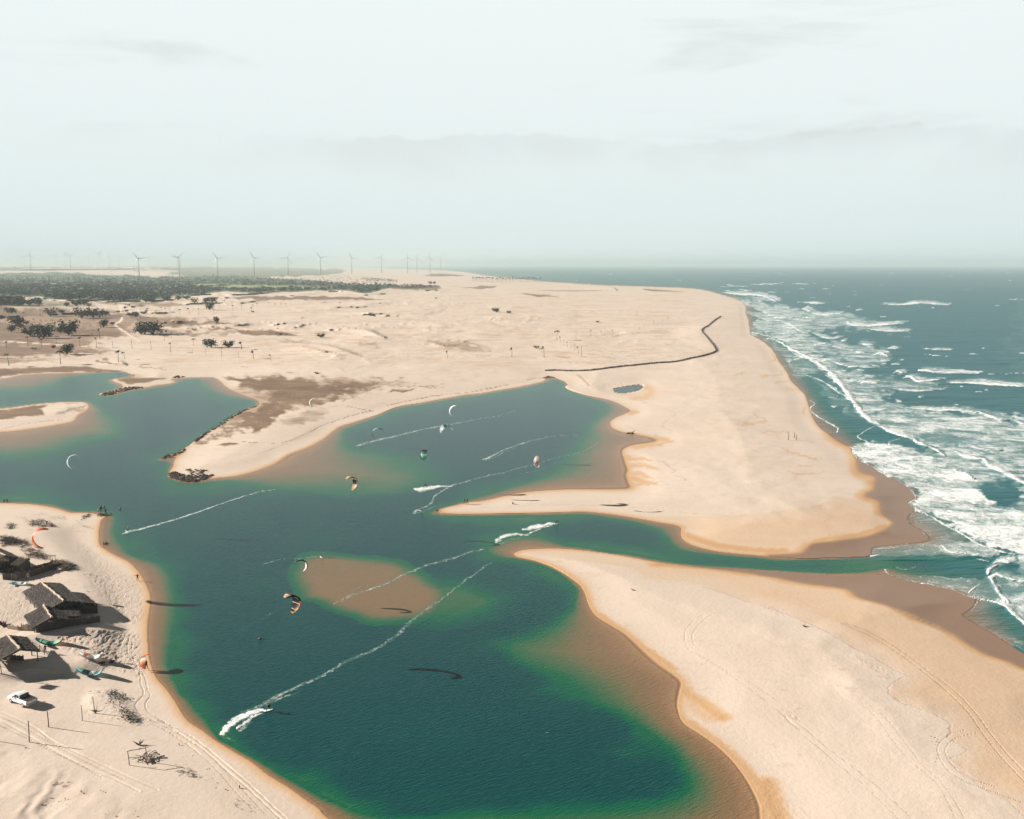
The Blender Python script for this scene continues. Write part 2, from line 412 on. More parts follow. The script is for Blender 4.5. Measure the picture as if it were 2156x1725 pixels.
# far ridges of drifted sand on the skyline to the left
H += sm(U, 640, 300) * sm(V, 574, 563) * (16 + 22 * fbm(X0 / 1500, Y0 / 4000, 3)) * (sWj < 0)
def dune(crest, amp, wl, lee=None):
    """ridge whose windward flank falls over wl metres and whose lee flank stands at the slip angle; coordinates surveyed"""
    P = smooth(crest, False, 4)
    W = np.array([gp(a, b) for a, b in P])
    ext = max(wl, 5) * 1.3
    x0, y0 = W.min(0) - ext; x1, y1 = W.max(0) + ext
    m = (X0 > x0) & (X0 < x1) & (Y0 > y0) & (Y0 < y1)
    gx, gy = X0[m], Y0[m]
    best = np.full(gx.shape, 1e9); side = np.zeros(gx.shape); tt = np.zeros(gx.shape)
    for i in range(len(W) - 1):
        a, b = W[i], W[i + 1]; d = b - a; L2 = d @ d
        if L2 < 1e-9: continue
        t = np.clip(((gx - a[0]) * d[0] + (gy - a[1]) * d[1]) / L2, 0, 1)
        qx, qy = gx - a[0] - t * d[0], gy - a[1] - t * d[1]
        dd = np.hypot(qx, qy); bb = dd < best
        best = np.where(bb, dd, best); side = np.where(bb, d[0] * qy - d[1] * qx, side); tt = np.where(bb, (i + t) / (len(W) - 1), tt)
    A = amp * np.sin(np.pi * np.clip(tt * 0.9 + 0.05, 0, 1)) ** 0.6
    lw = lee or amp / math.tan(math.radians(31))
    right = side > 0
    prof = np.where(right, np.clip(1 - best / lw, 0, 1), np.clip(1 - best / wl, 0, 1) ** 1.5)
    H[m] = np.maximum(H[m], H[m] * (1 - prof) + (A + 1.2) * prof) if False else H[m] + A * prof
dune(z4([(1000, 752), (1090, 765), (1140, 790), (1210, 818)]), 3.4, 48)
dune(z4([(510, 895), (600, 910), (680, 930), (760, 945)]), 1.8, 36)
dune(z4([(700, 880), (800, 905), (880, 930), (950, 955), (1010, 975)]), 2.0, 40)
dune(z4([(0, 752), (120, 757), (250, 775), (380, 795)]), 2.0, 40)
dune(z4([(1060, 615), (1120, 625)]), 3, 40)
dune(z4([(1220, 632), (1300, 638)]), 2.5, 40)
dune(z4([(1140, 455), (1200, 430), (1290, 420)]), 2.5, 90, 60)
dune(z4([(600, 445), (840, 428), (1000, 445)]), 2.5, 90, 60)
dune(z4([(1530, 880), (1640, 870), (1720, 885), (1800, 880)]), 1.2, 22)
dune(z4([(1640, 835), (1760, 845), (1900, 860), (2050, 900)]), 1.5, 30)
dune(z3([(1000, 1015), (1060, 1050)]), 1.5, 20)
dune(zC([(1040, 397), (1120, 405), (1150, 425)]), 3.0, 120)
for a, b in [((1840, 870), (1960, 790)), ((560, 985), (500, 1010)), ((250, 1030), (130, 1025))]:
    pass
dune(z2([(250, 530), (420, 512), (620, 545), (820, 580)]), 0.5, 5, 4)
dune(zK([(300, 185), (700, 180), (1250, 90), (1500, 80), (1900, 130)]), 0.8, 7, 4)
# the hut terrace: a low bank of blown sand under the compounds
terr = np.zeros_like(H)
area(terr, [(-420, 1075), (60, 1085), (140, 1130), (215, 1220), (250, 1330), (215, 1400), (100, 1420), (-420, 1430)], 1.0, 50)
H += terr * 0.8
bankl = np.zeros_like(H)
area(bankl, z2([(980, 760), (1180, 740), (1300, 800), (1400, 900), (1490, 1060), (1420, 1110), (1250, 1060), (1000, 1000), (900, 900)]), 1.0, 22)
H += bankl * 0.25
area_f = np.zeros_like(H)
area(area_f, z2([(-300, 1250), (300, 1380), (900, 1700), (1400, 2200), (-300, 2600)]), 1.0, 40)
rip = np.sin((X0 * 0.94 + Y0 * 0.35 + (fbm(X0 / 7, Y0 / 7, 3) - .5) * 9) * 1.9)
H += area_f * (fbm(X0 / 6 + 3, Y0 / 11, 3) - 0.4) * 0.42
H += area_f * rip * 0.035 * sm(fbm(X0 / 6 + 40, Y0 / 6, 2), 0.5, 0.65)

# trampled sand
tramp = np.zeros_like(H)
area(tramp, z2([(560, 200), (800, 120), (1000, 80), (1350, 120), (1500, 160), (1530, 330), (1560, 560), (1480, 620), (1250, 560), (1000, 480), (700, 330)]), 1.0, 14)
area(tramp, z1([(900, 1000), (1200, 990), (1450, 1040), (1540, 1200), (1560, 1500), (1400, 1560), (1250, 1450), (1100, 1280), (950, 1100)]), 0.8, 18)
area(tramp, z1([(0, 1090), (260, 1180), (330, 1330), (280, 1500), (100, 1540), (-400, 1500), (-400, 1100)]), 0.7, 12)
area(tramp, z1([(800, 640), (900, 700), (1150, 830), (1280, 960), (1400, 1040), (1000, 1000), (820, 800)]), 0.5, 14)
area(tramp, z2([(850, 920), (1000, 780), (1300, 780), (1500, 1000), (1480, 1150), (1250, 1100), (950, 1060)]), 0.3, 10)
area(tramp, zE([(60, 1400), (150, 1560), (330, 1640), (420, 1740), (-60, 1760), (-60, 1500)]), 0.2, 10)
area(tramp, zE([(700, 420), (900, 480), (1050, 560), (1000, 640), (880, 560), (780, 500)]), 0.4, 8)
area(tramp, zF([(1650, 400), (1760, 430), (1750, 470), (1650, 440)]), 0.4, 5)
foot = np.abs(vnoise(X0 / 0.55, Y0 / 0.8) - 0.5) + 0.6 * np.abs(vnoise(X0 / 0.33 + 7, Y0 / 0.45) - 0.5)
H += tramp * (0.45 - foot) * 0.26
# tyre tracks: pressed grooves with thrown-up edges
groove = np.zeros_like(H); rim = np.zeros_like(H)
def track(pts, w=1.6, val=1.0):
    stroke(groove, pts, w, val, soft=0.3); stroke(rim, pts, w * 2.2, val, soft=0.3)
def twin(a, b, w=1.6, val=1.0):
    if min(x for x, y in a) > 900: w, val = w * .85, val * .8
    track(a, w, val); track(b, w, val)
twin(zE([(640, 180), (760, 235), (900, 300), (1100, 425), (1300, 575), (1480, 725), (1640, 885), (1750, 1045), (1900, 1235), (2078, 1425), (2300, 1680)]),
     zE([(660, 175), (780, 220), (925, 285), (1130, 410), (1340, 570), (1540, 720), (1690, 880), (1800, 1030), (1930, 1190), (2078, 1350), (2300, 1600)]))
twin(zF([(1250, 705), (1400, 800), (1550, 905), (1700, 1022), (1878, 1172)]) + zE([(200, 930), (400, 1110), (600, 1280), (800, 1440), (1000, 1630), (1110, 1740), (1300, 1950)]),
     zF([(1290, 722), (1450, 822), (1600, 900), (1750, 1005), (1878, 1120)]) + zE([(240, 910), (440, 1090), (650, 1255), (860, 1415), (1060, 1590), (1210, 1730), (1400, 1900)]), 1.3, 0.7)
twin(zE([(860, 860), (960, 980), (1080, 1150), (1200, 1285), (1300, 1360), (1420, 1480), (1540, 1720)]),
     zE([(940, 880), (1060, 1010), (1180, 1170), (1290, 1310), (1400, 1400), (1520, 1560), (1620, 1740)]), 1.2, 0.6)
twin(zF([(1345, 435), (1250, 480), (1185, 540), (1165, 600), (1180, 660), (1220, 700)]), zF([(1380, 440), (1290, 490), (1235, 550), (1212, 600), (1230, 660)]), 1.3, 0.7)
twin(zE([(1620, 1020), (1500, 1060), (1420, 1120), (1400, 1190), (1440, 1290), (1560, 1400), (1800, 1500), (2078, 1600)]), zE([(1700, 1050), (1540, 1090), (1470, 1150), (1460, 1200), (1500, 1280), (1620, 1390), (1850, 1470)]), 1.5, 0.7)
twin(z2([(-300, 880), (0, 990), (200, 1075), (400, 1180), (560, 1300), (800, 1420), (1100, 1560), (1400, 1700), (1700, 1830)]),
     z2([(-300, 960), (0, 1085), (200, 1190), (450, 1330), (700, 1470), (1000, 1620), (1250, 1725), (1500, 1850)]), 3.0, 1.0)
twin(z2([(-100, 1000), (200, 1130), (440, 1260), (760, 1440), (1050, 1590), (1330, 1720)]), z2([(-50, 1120), (300, 1280), (600, 1440), (850, 1560), (1100, 1700)]), 2.0, 0.7)
twin(z2([(1385, 200), (1370, 330), (1410, 430), (1500, 560), (1520, 700), (1550, 800), (1480, 880), (1460, 940), (1540, 1050), (1700, 1150), (1900, 1260), (2156, 1450)]),
     z2([(1430, 200), (1420, 330), (1460, 470), (1560, 620), (1590, 760), (1620, 820), (1570, 900), (1600, 1000), (1800, 1120), (2000, 1270), (2156, 1370)]), 1.4, 0.9)
twin(zG([(960, 0), (1150, 90), (1300, 190), (1450, 320), (1600, 450), (1750, 590), (1900, 720)]), zG([(1010, 0), (1200, 90), (1350, 200), (1480, 310), (1640, 450), (1800, 600), (1940, 720)]), 1.8, 1.0)
twin(zG([(1050, 60), (1250, 190), (1400, 330), (1520, 470), (1650, 600)]), zG([(1100, 60), (1300, 190), (1440, 320), (1560, 450), (1700, 600)]), 1.2, 0.8)
twin(z8([(380, 210), (450, 260), (465, 300), (430, 340), (350, 370), (420, 410), (520, 430), (600, 440)]), z8([(400, 215), (440, 290), (400, 340), (320, 370), (380, 400), (450, 425), (560, 425)]), 1.4, 0.9)
twin(z8([(620, 320), (700, 355), (780, 380), (900, 385)]), z8([(640, 315), (720, 345), (800, 375)]), 1.3, 0.8)
twin(z8([(700, 430), (720, 460), (700, 490), (640, 480)]), z8([(150, 460), (130, 520), (150, 590)]), 1.3, 0.6)
twin(z8([(180, 460), (165, 520), (185, 590)]), z8([(330, 340), (380, 390), (480, 420)]), 1.3, 0.6)
twin(zA([(780, 120), (830, 170), (880, 225), (960, 240)]), zA([(800, 118), (870, 155), (930, 215), (970, 240)]), 1.6, 1.0)
twin(zA([(960, 245), (1050, 215), (1150, 200), (1250, 190), (1350, 205)]), zA([(970, 240), (1100, 230), (1200, 215), (1300, 195)]), 1.2, 0.7)
for q in range(7):
    track(zA([(930 + q * 9, 175 + q * 3), (950 + q * 8, 190), (940 + q * 9, 205 + q)]), 0.8, 0.5)
    track(zA([(1290 + q * 12, 180 + q * 4), (1310 + q * 12, 195 + q * 3), (1280 + q * 14, 208)]), 0.8, 0.5)
H += rim * 0.05 - groove * 0.15
# broken sea-cut scarp lines on the big sandbar
scarp = np.zeros_like(H)
def scl(pts, w=1.6, v=1.0, j=1.5):
    if sum(x for x, y in pts) / len(pts) > 1100: v, w = v * .5, w * 1.3
    stroke(scarp, pts, w, v, soft=0.2, jitter=j)
scl(zE([(10, 40), (180, 100), (430, 205), (600, 290), (750, 385), (880, 440), (1040, 540), (1150, 590)]), 1.5, .8)
scl(zE([(1170, 600), (1100, 615), (1040, 660), (1010, 720), (1100, 800), (1300, 870), (1440, 930), (1500, 1000), (1480, 1080)]), 1.8, .8, 3)
scl(zE([(1480, 1080), (1620, 1180), (1490, 1270), (1640, 1380), (1780, 1500), (1950, 1580), (2078, 1700)]), 1.4, .7, 3)
scl(zF([(1280, 290), (1400, 325), (1600, 400), (1760, 445)]), 1.4, .7)
scl(zF([(850, 190), (960, 250), (1240, 275)]), 0.8, .35)
scl(zA([(1200, 315), (1400, 360), (1600, 430), (1640, 465), (1560, 520), (1540, 560), (1620, 610)]), 1.0, .5, 3)
scl(zA([(1190, 540), (1260, 560), (1330, 600)]), 0.9, .4)
scl(zA([(900, 1225), (1100, 1230), (1400, 1250), (1600, 1275), (1900, 1300), (2156, 1295)]), 0.8, .45)
scl(zA([(0, 1240), (150, 1240), (400, 1225), (650, 1222), (900, 1228)]), 0.8, .4)
scl(zA([(1540, 855), (1600, 900), (1650, 930), (1620, 950)]), 1.6, .8, 3)
scl(zA([(1500, 850), (1580, 850)]), 1.2, .7, 2)
scl(zA([(1650, 975), (1700, 990), (1750, 1015)]), 1.2, .6, 3)
scl(zA([(1720, 580), (1800, 590), (1880, 620)]), 1.2, .3, 3)
# tide wrack lines
for pts, w, v in [(z8([(0, 690), (200, 700), (400, 690), (600, 600), (700, 550), (830, 505), (950, 465), (1100, 432), (1130, 430)]), 1.3, .9),
                  (z8([(1240, 385), (1400, 350), (1600, 310), (1800, 285), (1950, 270), (2156, 235)]), 1.3, .9),
                  (zA([(0, 250), (150, 225), (250, 210)]), 1.2, .8),
                  (z8([(860, 350), (1000, 290), (1100, 250), (1200, 215), (1330, 175)]), 1.5, .8),
                  (z8([(900, 390), (1000, 410), (1130, 432)]), 1.5, .8),
                  (z8([(150, 800), (400, 700), (560, 640), (650, 575)]), 1.0, .5),
                  (z7([(0, 655), (250, 600), (500, 575), (620, 572)]), 1.0, .6),
                  (z7([(540, 500), (620, 480), (690, 470), (720, 455)]), 1.4, .7),
                  (z7([(480, 520), (600, 515), (700, 490)]), .9, .5),
                  (zA([(400, 170), (480, 155), (560, 148), (600, 140)]), 1.8, 1.0),
                  (zA([(820, 125), (870, 165), (920, 215)]), 2.2, .9)]:
    scl(pts, w, v, 1.2)
H -= scarp * 0.08

# ------------------------------------------------------------------ colour masks
Fwet = np.zeros_like(H); Fbrown = np.zeros_like(H); Fsoil = np.zeros_like(H); Fveg = np.zeros_like(H)
Ffield = np.zeros_like(H); Fpale = np.zeros_like(H); Fstreak = np.zeros_like(H)
wetw = 15 + 6 * wob
Fwet = np.exp(-np.maximum(-sWj, 0) / (wetw * np.interp(V, [600, 800, 1100, 1725], [0.15, 0.45, 0.8, 1.5])))
Fwet = Fwet * np.interp(V, [700, 850, 1000, 1200], [.35, .55, .85, 1.0])
Fwet = np.maximum(Fwet, sm(sWet + (fbm(U / 60, V / 25, 3) - .5) * 22, -34, 6) * 0.92)
Fwet = np.maximum(Fwet, 0.33 * sm(sDamp, -2, 5) + 0.1 * sm(sDamp, 20, 60))
Fbrown = np.maximum(sm(sWj, -4.0, 5) * np.maximum(.42, sm(sWet, -60, -10)), sm(sWet + (fbm(U / 30, V / 14, 3) - .5) * 5, -7, 9))
def wet(pts, w, v, taper=None, j=3): stroke(Fwet, pts, w, v, soft=0.0, jitter=j, taper=taper)
wet(zF([(1130, 900), (1200, 960), (1280, 1010), (1400, 1100)]), 30, .8); wet(zF([(1170, 1000), (1330, 1100)]), 40, .5)
wet(zF([(1660, 1500), (1720, 1680), (1760, 1800)]), 44, .9); wet(zF([(1180, 1120), (1400, 1280), (1560, 1430), (1680, 1600)]), 22, .8)
wet(zF([(580, 420), (700, 505), (900, 650), (1100, 800)]), 15, .8)
wet(zF([(330, 130), (400, 135)]), 9, .45)
for a in [[(1260, 1040), (1350, 1050), (1500, 1030)], [(1260, 900), (1380, 890), (1520, 925)], [(1210, 820), (1340, 835), (1460, 850)], [(1300, 740), (1450, 720), (1600, 690)],
          [(1480, 660), (1560, 670), (1620, 690)], [(1250, 960), (1340, 960), (1450, 1000)], [(1280, 440), (1340, 440)]]:
    wet(zA(a), 22, .6, [1, .8, .2], 5)
wet(zA([(1280, 1000), (1360, 1020), (1480, 1050)]), 26, .7, [1, .8, .3])
wet(zA([(1360, 230), (1440, 250), (1400, 310), (1300, 320)]), 24, .5); wet(zA([(1200, 290), (1300, 300)]), 14, .4)
wet(zA([(1750, 1480), (2000, 1560), (2300, 1600), (2560, 1610)]), 26, .85); wet(zA([(1850, 1400), (2156, 1470), (2500, 1500)]), 22, .35)
wet(zB([(0, 960), (200, 860), (500, 820), (720, 750)]), 20, .8); wet(zB([(40, 520), (0, 600), (-100, 640)]), 20, .25)
for a in [[(360, 800), (400, 850), (360, 870)], [(460, 940), (380, 960), (300, 970)], [(480, 1000), (400, 1010)], [(560, 1060), (470, 1055)], [(240, 1240), (330, 1290), (130, 1310)], [(300, 1360), (470, 1360)],
          [(480, 1500), (620, 1540), (700, 1560)], [(560, 1600), (650, 1600)], [(480, 1640), (600, 1660), (720, 1650)], [(100, 960), (180, 940)], [(620, 1180), (580, 1230)]]:
    wet(zD(a), 7, .5, j=5)
# bare brown flats and scrubby soil
def soil(pts, v=1.0, soft=7, j=7): area(Fsoil, pts, min(1, v * 1.25), soft * 1.8, jitter=j * 1.3)
soil(z3([(-400, 575), (0, 562), (400, 575), (700, 600), (1000, 625), (1030, 650), (980, 685), (700, 672), (400, 650), (200, 668), (-400, 670)]), .7)
soil(z3([(1050, 640), (1300, 645), (1700, 690), (2156, 702), (1900, 715), (1400, 728), (1150, 705), (1050, 665)]), .75)
soil(z3([(-400, 680), (0, 690), (300, 700), (600, 730), (900, 750), (1040, 770), (1080, 812), (1000, 822), (700, 820), (450, 830), (570, 870), (400, 882), (0, 850), (-400, 850)]), .75)
soil(z3([(1080, 735), (1300, 740), (1620, 775), (2156, 785), (2156, 800), (1300, 805), (1120, 780)]), .6)
soil(z3([(-400, 560), (500, 560), (1050, 600), (1900, 690), (1700, 720), (1150, 730), (1150, 800), (900, 850), (700, 960), (300, 1010), (-400, 1030)]), .46, 14, 10)
soil(z8([(-200, 690), (60, 560), (330, 470), (560, 400), (900, 330), (1400, 210), (1330, 160), (400, 130), (0, 150)]), .36, 14, 10)
soil(z3([(1740, 738), (2156, 755), (2156, 772), (1850, 762)]), .8, 4)
soil(z3([(-400, 890), (100, 872), (500, 900), (900, 920), (1000, 940), (700, 970), (300, 985), (0, 992), (-400, 985)]), .65)
soil(z3([(-400, 1020), (0, 1000), (400, 1000), (500, 1025), (200, 1040), (-400, 1045)]), .4)
soil(z3([(800, 1010), (900, 1005), (960, 1040), (800, 1030)]), .6, 4)
soil(z7([(-900, 160), (0, 140), (400, 125), (700, 120), (1000, 152), (1010, 166), (700, 172), (400, 178), (150, 190), (0, 215), (-900, 220)]), .95, 5, 3)
soil(z7([(1100, 120), (1300, 130), (1420, 150), (1200, 150)]), .5, 4)
soil(z8([(0, 150), (250, 130), (450, 145), (700, 175), (1100, 178), (1330, 180), (1250, 215), (1050, 260), (900, 310), (830, 350), (740, 350), (560, 380), (430, 390), (400, 440),
    (330, 520), (250, 580), (180, 605), (60, 590), (-60, 620), (-200, 680), (-330, 720), (-200, 600), (0, 470), (120, 400), (200, 330), (140, 270), (60, 230), (0, 190)]), .95, 18, 12)
soil(z8([(1220, 290), (1280, 250), (1380, 232), (1470, 240), (1430, 262), (1300, 290)]), .75, 7, 6)
soil(z8([(1380, 205), (1600, 205), (1750, 225), (1600, 228)]), .45, 4)
soil(z8([(550, 420), (750, 430), (700, 520), (400, 560), (350, 500)]), .3, 10)
soil(z7([(-900, 480), (0, 488), (200, 462), (400, 440), (335, 480), (380, 530), (200, 545), (0, 575), (-900, 590)]), 1.0, 5, 3)
soil(z7([(400, 440), (560, 425), (700, 428), (500, 450)]), .45, 4)
soil(z7([(560, 480), (700, 455), (690, 500), (480, 525)]), .3, 4)
soil(z7([(990, 222), (1200, 214), (1430, 217), (1330, 240), (1100, 275), (1040, 262)]), .8, 4, 2)
soil(z7([(860, 350), (1000, 315), (1100, 290), (1230, 300), (1080, 322), (900, 365)]), .9, 3, 2)
soil(z7([(1850, 200), (2156, 228), (2250, 260), (2200, 330), (2050, 290), (1950, 240)]), .7, 5, 4)
soil(z7([(1640, 740), (1780, 770), (1700, 780), (1600, 770)]), .6, 4, 3)
soil(z7([(1820, 780), (1950, 760), (2030, 780), (1900, 790)]), .9, 3, 2)
soil(z4([(0, 472), (700, 478), (1300, 503), (900, 510), (400, 503), (0, 497)]), .85, 3, 3)
soil(z4([(0, 755), (300, 768), (560, 815), (200, 806), (0, 792)]), .9, 4, 3)
soil(z4([(100, 835), (500, 845), (800, 900), (600, 880), (300, 855)]), .35, 5, 4)
soil(z4([(1250, 385), (1400, 378), (1640, 380), (1720, 410), (1500, 425), (1300, 412)]), .8, 3, 3)
soil(z4([(1550, 300), (1620, 283), (1800, 285), (1890, 302), (1700, 305)]), .8, 2, 2)
soil(z4([(1750, 380), (1900, 400), (2100, 385), (2156, 395), (2000, 420), (1900, 412)]), .6, 2, 3)
soil(zC([(0, 380), (100, 390), (60, 405), (0, 402)]), .6, 2, 2); soil(zC([(320, 455), (450, 455), (690, 480), (500, 478)]), .6, 2, 3)
soil(zC([(1370, 412), (1500, 420), (1760, 440), (1600, 437), (1400, 428)]), 1.0, 2, 1)
soil(zC([(430, 430), (700, 422), (1100, 425), (800, 434)]), .5, 1.5, 1)
soil(z4([(1530, 880), (1640, 850), (1900, 850), (2050, 900), (2156, 940), (1900, 950), (1700, 900)]), .33, 5, 6)
soil(z4([(980, 850), (1180, 870), (1200, 900), (1000, 900)]), .28, 5, 6)
soil(z3([(800, 520), (1500, 535), (1560, 565), (1300, 562), (900, 545)]), .45, 3, 4)
soil(z3([(-400, 500), (0, 520), (700, 545), (760, 560), (0, 560), (-400, 560)]), .4, 3, 4)
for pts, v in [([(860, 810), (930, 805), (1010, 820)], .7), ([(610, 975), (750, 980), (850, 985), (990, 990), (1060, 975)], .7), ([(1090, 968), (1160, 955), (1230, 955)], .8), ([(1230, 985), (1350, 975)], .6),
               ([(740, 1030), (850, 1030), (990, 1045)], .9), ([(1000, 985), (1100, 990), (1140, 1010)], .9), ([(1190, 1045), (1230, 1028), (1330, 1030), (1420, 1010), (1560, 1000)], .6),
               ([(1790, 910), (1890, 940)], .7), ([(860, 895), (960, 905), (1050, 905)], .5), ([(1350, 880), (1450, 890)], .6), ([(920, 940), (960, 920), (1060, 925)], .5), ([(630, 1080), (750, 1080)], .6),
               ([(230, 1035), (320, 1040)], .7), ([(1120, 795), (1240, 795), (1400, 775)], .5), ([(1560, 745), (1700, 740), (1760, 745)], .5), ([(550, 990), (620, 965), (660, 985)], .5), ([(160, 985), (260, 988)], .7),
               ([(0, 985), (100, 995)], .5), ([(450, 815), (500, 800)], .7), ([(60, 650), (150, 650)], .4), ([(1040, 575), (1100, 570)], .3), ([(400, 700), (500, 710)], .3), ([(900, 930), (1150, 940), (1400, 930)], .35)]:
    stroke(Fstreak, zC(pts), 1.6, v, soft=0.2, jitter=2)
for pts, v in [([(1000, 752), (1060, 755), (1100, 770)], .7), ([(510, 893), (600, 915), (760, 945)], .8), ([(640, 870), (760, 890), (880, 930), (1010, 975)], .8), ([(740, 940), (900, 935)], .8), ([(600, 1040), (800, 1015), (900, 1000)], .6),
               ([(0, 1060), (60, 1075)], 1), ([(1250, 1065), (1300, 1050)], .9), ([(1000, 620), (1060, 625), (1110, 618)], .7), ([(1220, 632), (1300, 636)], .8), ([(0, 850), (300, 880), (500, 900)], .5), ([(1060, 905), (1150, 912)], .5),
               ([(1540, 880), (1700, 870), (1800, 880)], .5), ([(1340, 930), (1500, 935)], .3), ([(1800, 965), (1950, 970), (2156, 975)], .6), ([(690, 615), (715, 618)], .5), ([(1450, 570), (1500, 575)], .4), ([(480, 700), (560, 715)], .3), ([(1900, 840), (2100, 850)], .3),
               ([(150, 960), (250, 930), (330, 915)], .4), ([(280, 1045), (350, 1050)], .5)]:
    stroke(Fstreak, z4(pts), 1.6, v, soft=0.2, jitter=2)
# far woodland floor, fields, pale sand
def veg(pts, v=1.0, soft=4, j=4): area(Fveg, pts, v, soft, jitter=j)
veg(z3([(-900, 275), (0, 283), (400, 270), (650, 278), (750, 292), (1000, 295), (1300, 312), (1550, 303), (1800, 302), (2156, 318), (2156, 445), (1850, 435), (1720, 468), (1500, 472), (1300, 500), (1000, 515),
    (700, 505), (370, 500), (340, 478), (0, 475), (-900, 475)]), 1.0, 3, 4)
veg(z3([(-900, 480), (0, 490), (150, 490), (190, 545), (80, 555), (-900, 555)]), .9, 3, 4)
veg(z3([(200, 500), (500, 510), (750, 540), (600, 560), (250, 548)]), .55, 3, 5)
veg(z4([(0, 320), (300, 325), (500, 335), (700, 350), (850, 362), (1000, 374), (1250, 378), (1330, 388), (1200, 420), (1100, 448), (1000, 445), (830, 425), (400, 440), (0, 443)]), 1.0, 2.5, 2)
area(Fveg, z3([(1330, 236), (2156, 234), (2156, 312), (1900, 305), (1560, 305), (1400, 285), (1500, 262)]), .8, 3, jitter=4)
area(Fveg, z4([(0, 230), (300, 232), (700, 246), (900, 256), (800, 285), (640, 300), (300, 312), (0, 318)]), .8, 3, jitter=4)
area(Ffield, z3([(1560, 372), (1800, 372), (2156, 388), (2156, 412), (1900, 412), (1730, 398)]), 1, 2)
area(Ffield, z3([(400, 366), (500, 356), (640, 358), (560, 372), (420, 376)]), 1, 1.5)
area(Ffield, z3([(1980, 320), (2156, 322), (2156, 328), (2000, 326)]), .9, 1)
area(Ffield, z4([(0, 386), (300, 384), (560, 392), (790, 406), (600, 412), (430, 406), (330, 420), (180, 425), (0, 414)]), .85, 2, jitter=2)
area(Ffield, z4([(300, 355), (450, 368), (420, 376), (300, 372)]), .0, 2)
area(Fpale, zC([(1800, 700), (1890, 740), (1860, 790), (1920, 860), (1960, 900), (1900, 935), (1750, 900), (1650, 850), (1600, 760)]), .9, 16)
area(Fpale, z3([(0, 235), (600, 235), (1300, 245), (1400, 300), (1000, 290), (650, 272), (0, 278)]), .4, 3)
stroke(Fpale, z3([(1030, 655), (1010, 690), (960, 705), (1000, 740), (1060, 780), (1100, 810), (1170, 850)]), 2.6, 1.0, jitter=1)
stroke(Fpale, z3([(-300, 850), (0, 855), (250, 868), (500, 885), (800, 905)]), 1.3, 1.0, jitter=.6)
stroke(Fpale, z3([(0, 985), (300, 990), (450, 985)]), 1.2, .8, jitter=.6)
Fsoil *= (1 - Fpale)

def fan_mesh(name, X, Y, Zc, keep=None):
    me = bpy.data.meshes.new(name)
    idx = np.arange(NR * NC).reshape(NR, NC)
    a = idx[:-1, :-1].ravel(); b = idx[:-1, 1:].ravel(); c = idx[1:, 1:].ravel(); d = idx[1:, :-1].ravel()
    F = np.stack([d, c, b, a], 1)
    if keep is not None: F = F[keep[:-1, :-1].ravel()]
    used = np.zeros(NR * NC, bool); used[F.ravel()] = True
    remap = np.cumsum(used) - 1
    co = np.stack([X.ravel(), Y.ravel(), Zc.ravel()], 1)[used]
    F = remap[F]
    me.vertices.add(len(co)); me.vertices.foreach_set('co', co.astype(np.float32).ravel())
    me.loops.add(F.size); me.loops.foreach_set('vertex_index', F.astype(np.int32).ravel())
    me.polygons.add(len(F)); me.polygons.foreach_set('loop_start', np.arange(0, F.size, 4, dtype=np.int32))
    me.polygons.foreach_set('use_smooth', np.ones(len(F), bool))
    me.update(calc_edges=True)
    return me, used
def col_attr(me, name, used, *chs):
    at = me.color_attributes.new(name, 'FLOAT_COLOR', 'POINT')
    A = np.zeros((int(used.sum()), 4), np.float32); A[:, 3] = 1
    for i, c in enumerate(chs): A[:, i] = c.ravel()[used]
    at.data.foreach_set('color', A.ravel())
def height_at(u, v):
    c = int(np.clip(np.searchsorted(COLS, u), 1, NC - 1)); r = int(np.clip(np.searchsorted(ROWS, v), 1, NR - 1))
    tu = (u - COLS[c - 1]) / (COLS[c] - COLS[c - 1]); tv = (v - ROWS[r - 1]) / (ROWS[r] - ROWS[r - 1])
    return float((H[r - 1, c - 1] * (1 - tu) + H[r - 1, c] * tu) * (1 - tv) + (H[r, c - 1] * (1 - tu) + H[r, c] * tu) * tv)
def on_ground(u, v, water=False):
    """the point of the ground (or of the water surface) surveyed at (u, v)"""
    h = height_at(u, v)
    if water: h = max(h, 0.0)
    return G(u, v, h)

# ------------------------------------------------------------------ sea surface: foam, breakers, wakes
foam = np.zeros_like(H); crest = np.zeros_like(H); film = np.zeros_like(H)
sea = sm(U + (V - 700) * -0.62, 1440, 1470)
sea = np.where(V > 1180, sm(U, 1890, 2030) , sea); sea = np.where((V < 640), sm(U, 600, 640), sea)
def brk(f, pts, w=4, v=1.0, h=0.0, taper=(.3, 1, 1, .3), j=2.0, soft=.35):
    P = f(pts)
    stroke(foam, P, w, v * .93, soft=soft, taper=list(taper), jitter=j)
    if w >= 3 and h: stroke(foam, [(a + w * 1.2, b - w * .5) for a, b in P], w * 3.0, .68, soft=0.0, taper=list(taper), jitter=j * 2.2)
    if h: stroke(crest, P, w * 1.3, h * .6, soft=0.0, taper=list(taper), jitter=j)
def zone(f, pts, v, soft=14, j=10): area(foam, f(pts), v * 1.0, soft * 1.6, jitter=j * 1.6)
zone(zD, [(0, 370), (150, 400), (300, 400), (420, 440), (600, 500), (700, 560), (620, 640), (700, 700), (800, 780), (760, 850), (900, 900), (1100, 960), (1200, 1100), (1400, 1190), (1900, 1220), (2156, 1290),
          (2300, 1400), (2156, 1500), (1700, 1520), (1500, 1440), (1100, 1300), (950, 1160), (850, 1040), (700, 930), (600, 840), (450, 740), (300, 680), (215, 640), (200, 540), (150, 440), (50, 395)], .64)
zone(zD, [(215, 660), (330, 700), (420, 740), (520, 790), (620, 860), (720, 930), (640, 960), (560, 1000), (500, 950), (440, 860), (380, 780), (300, 720)], .44, 6, 3)
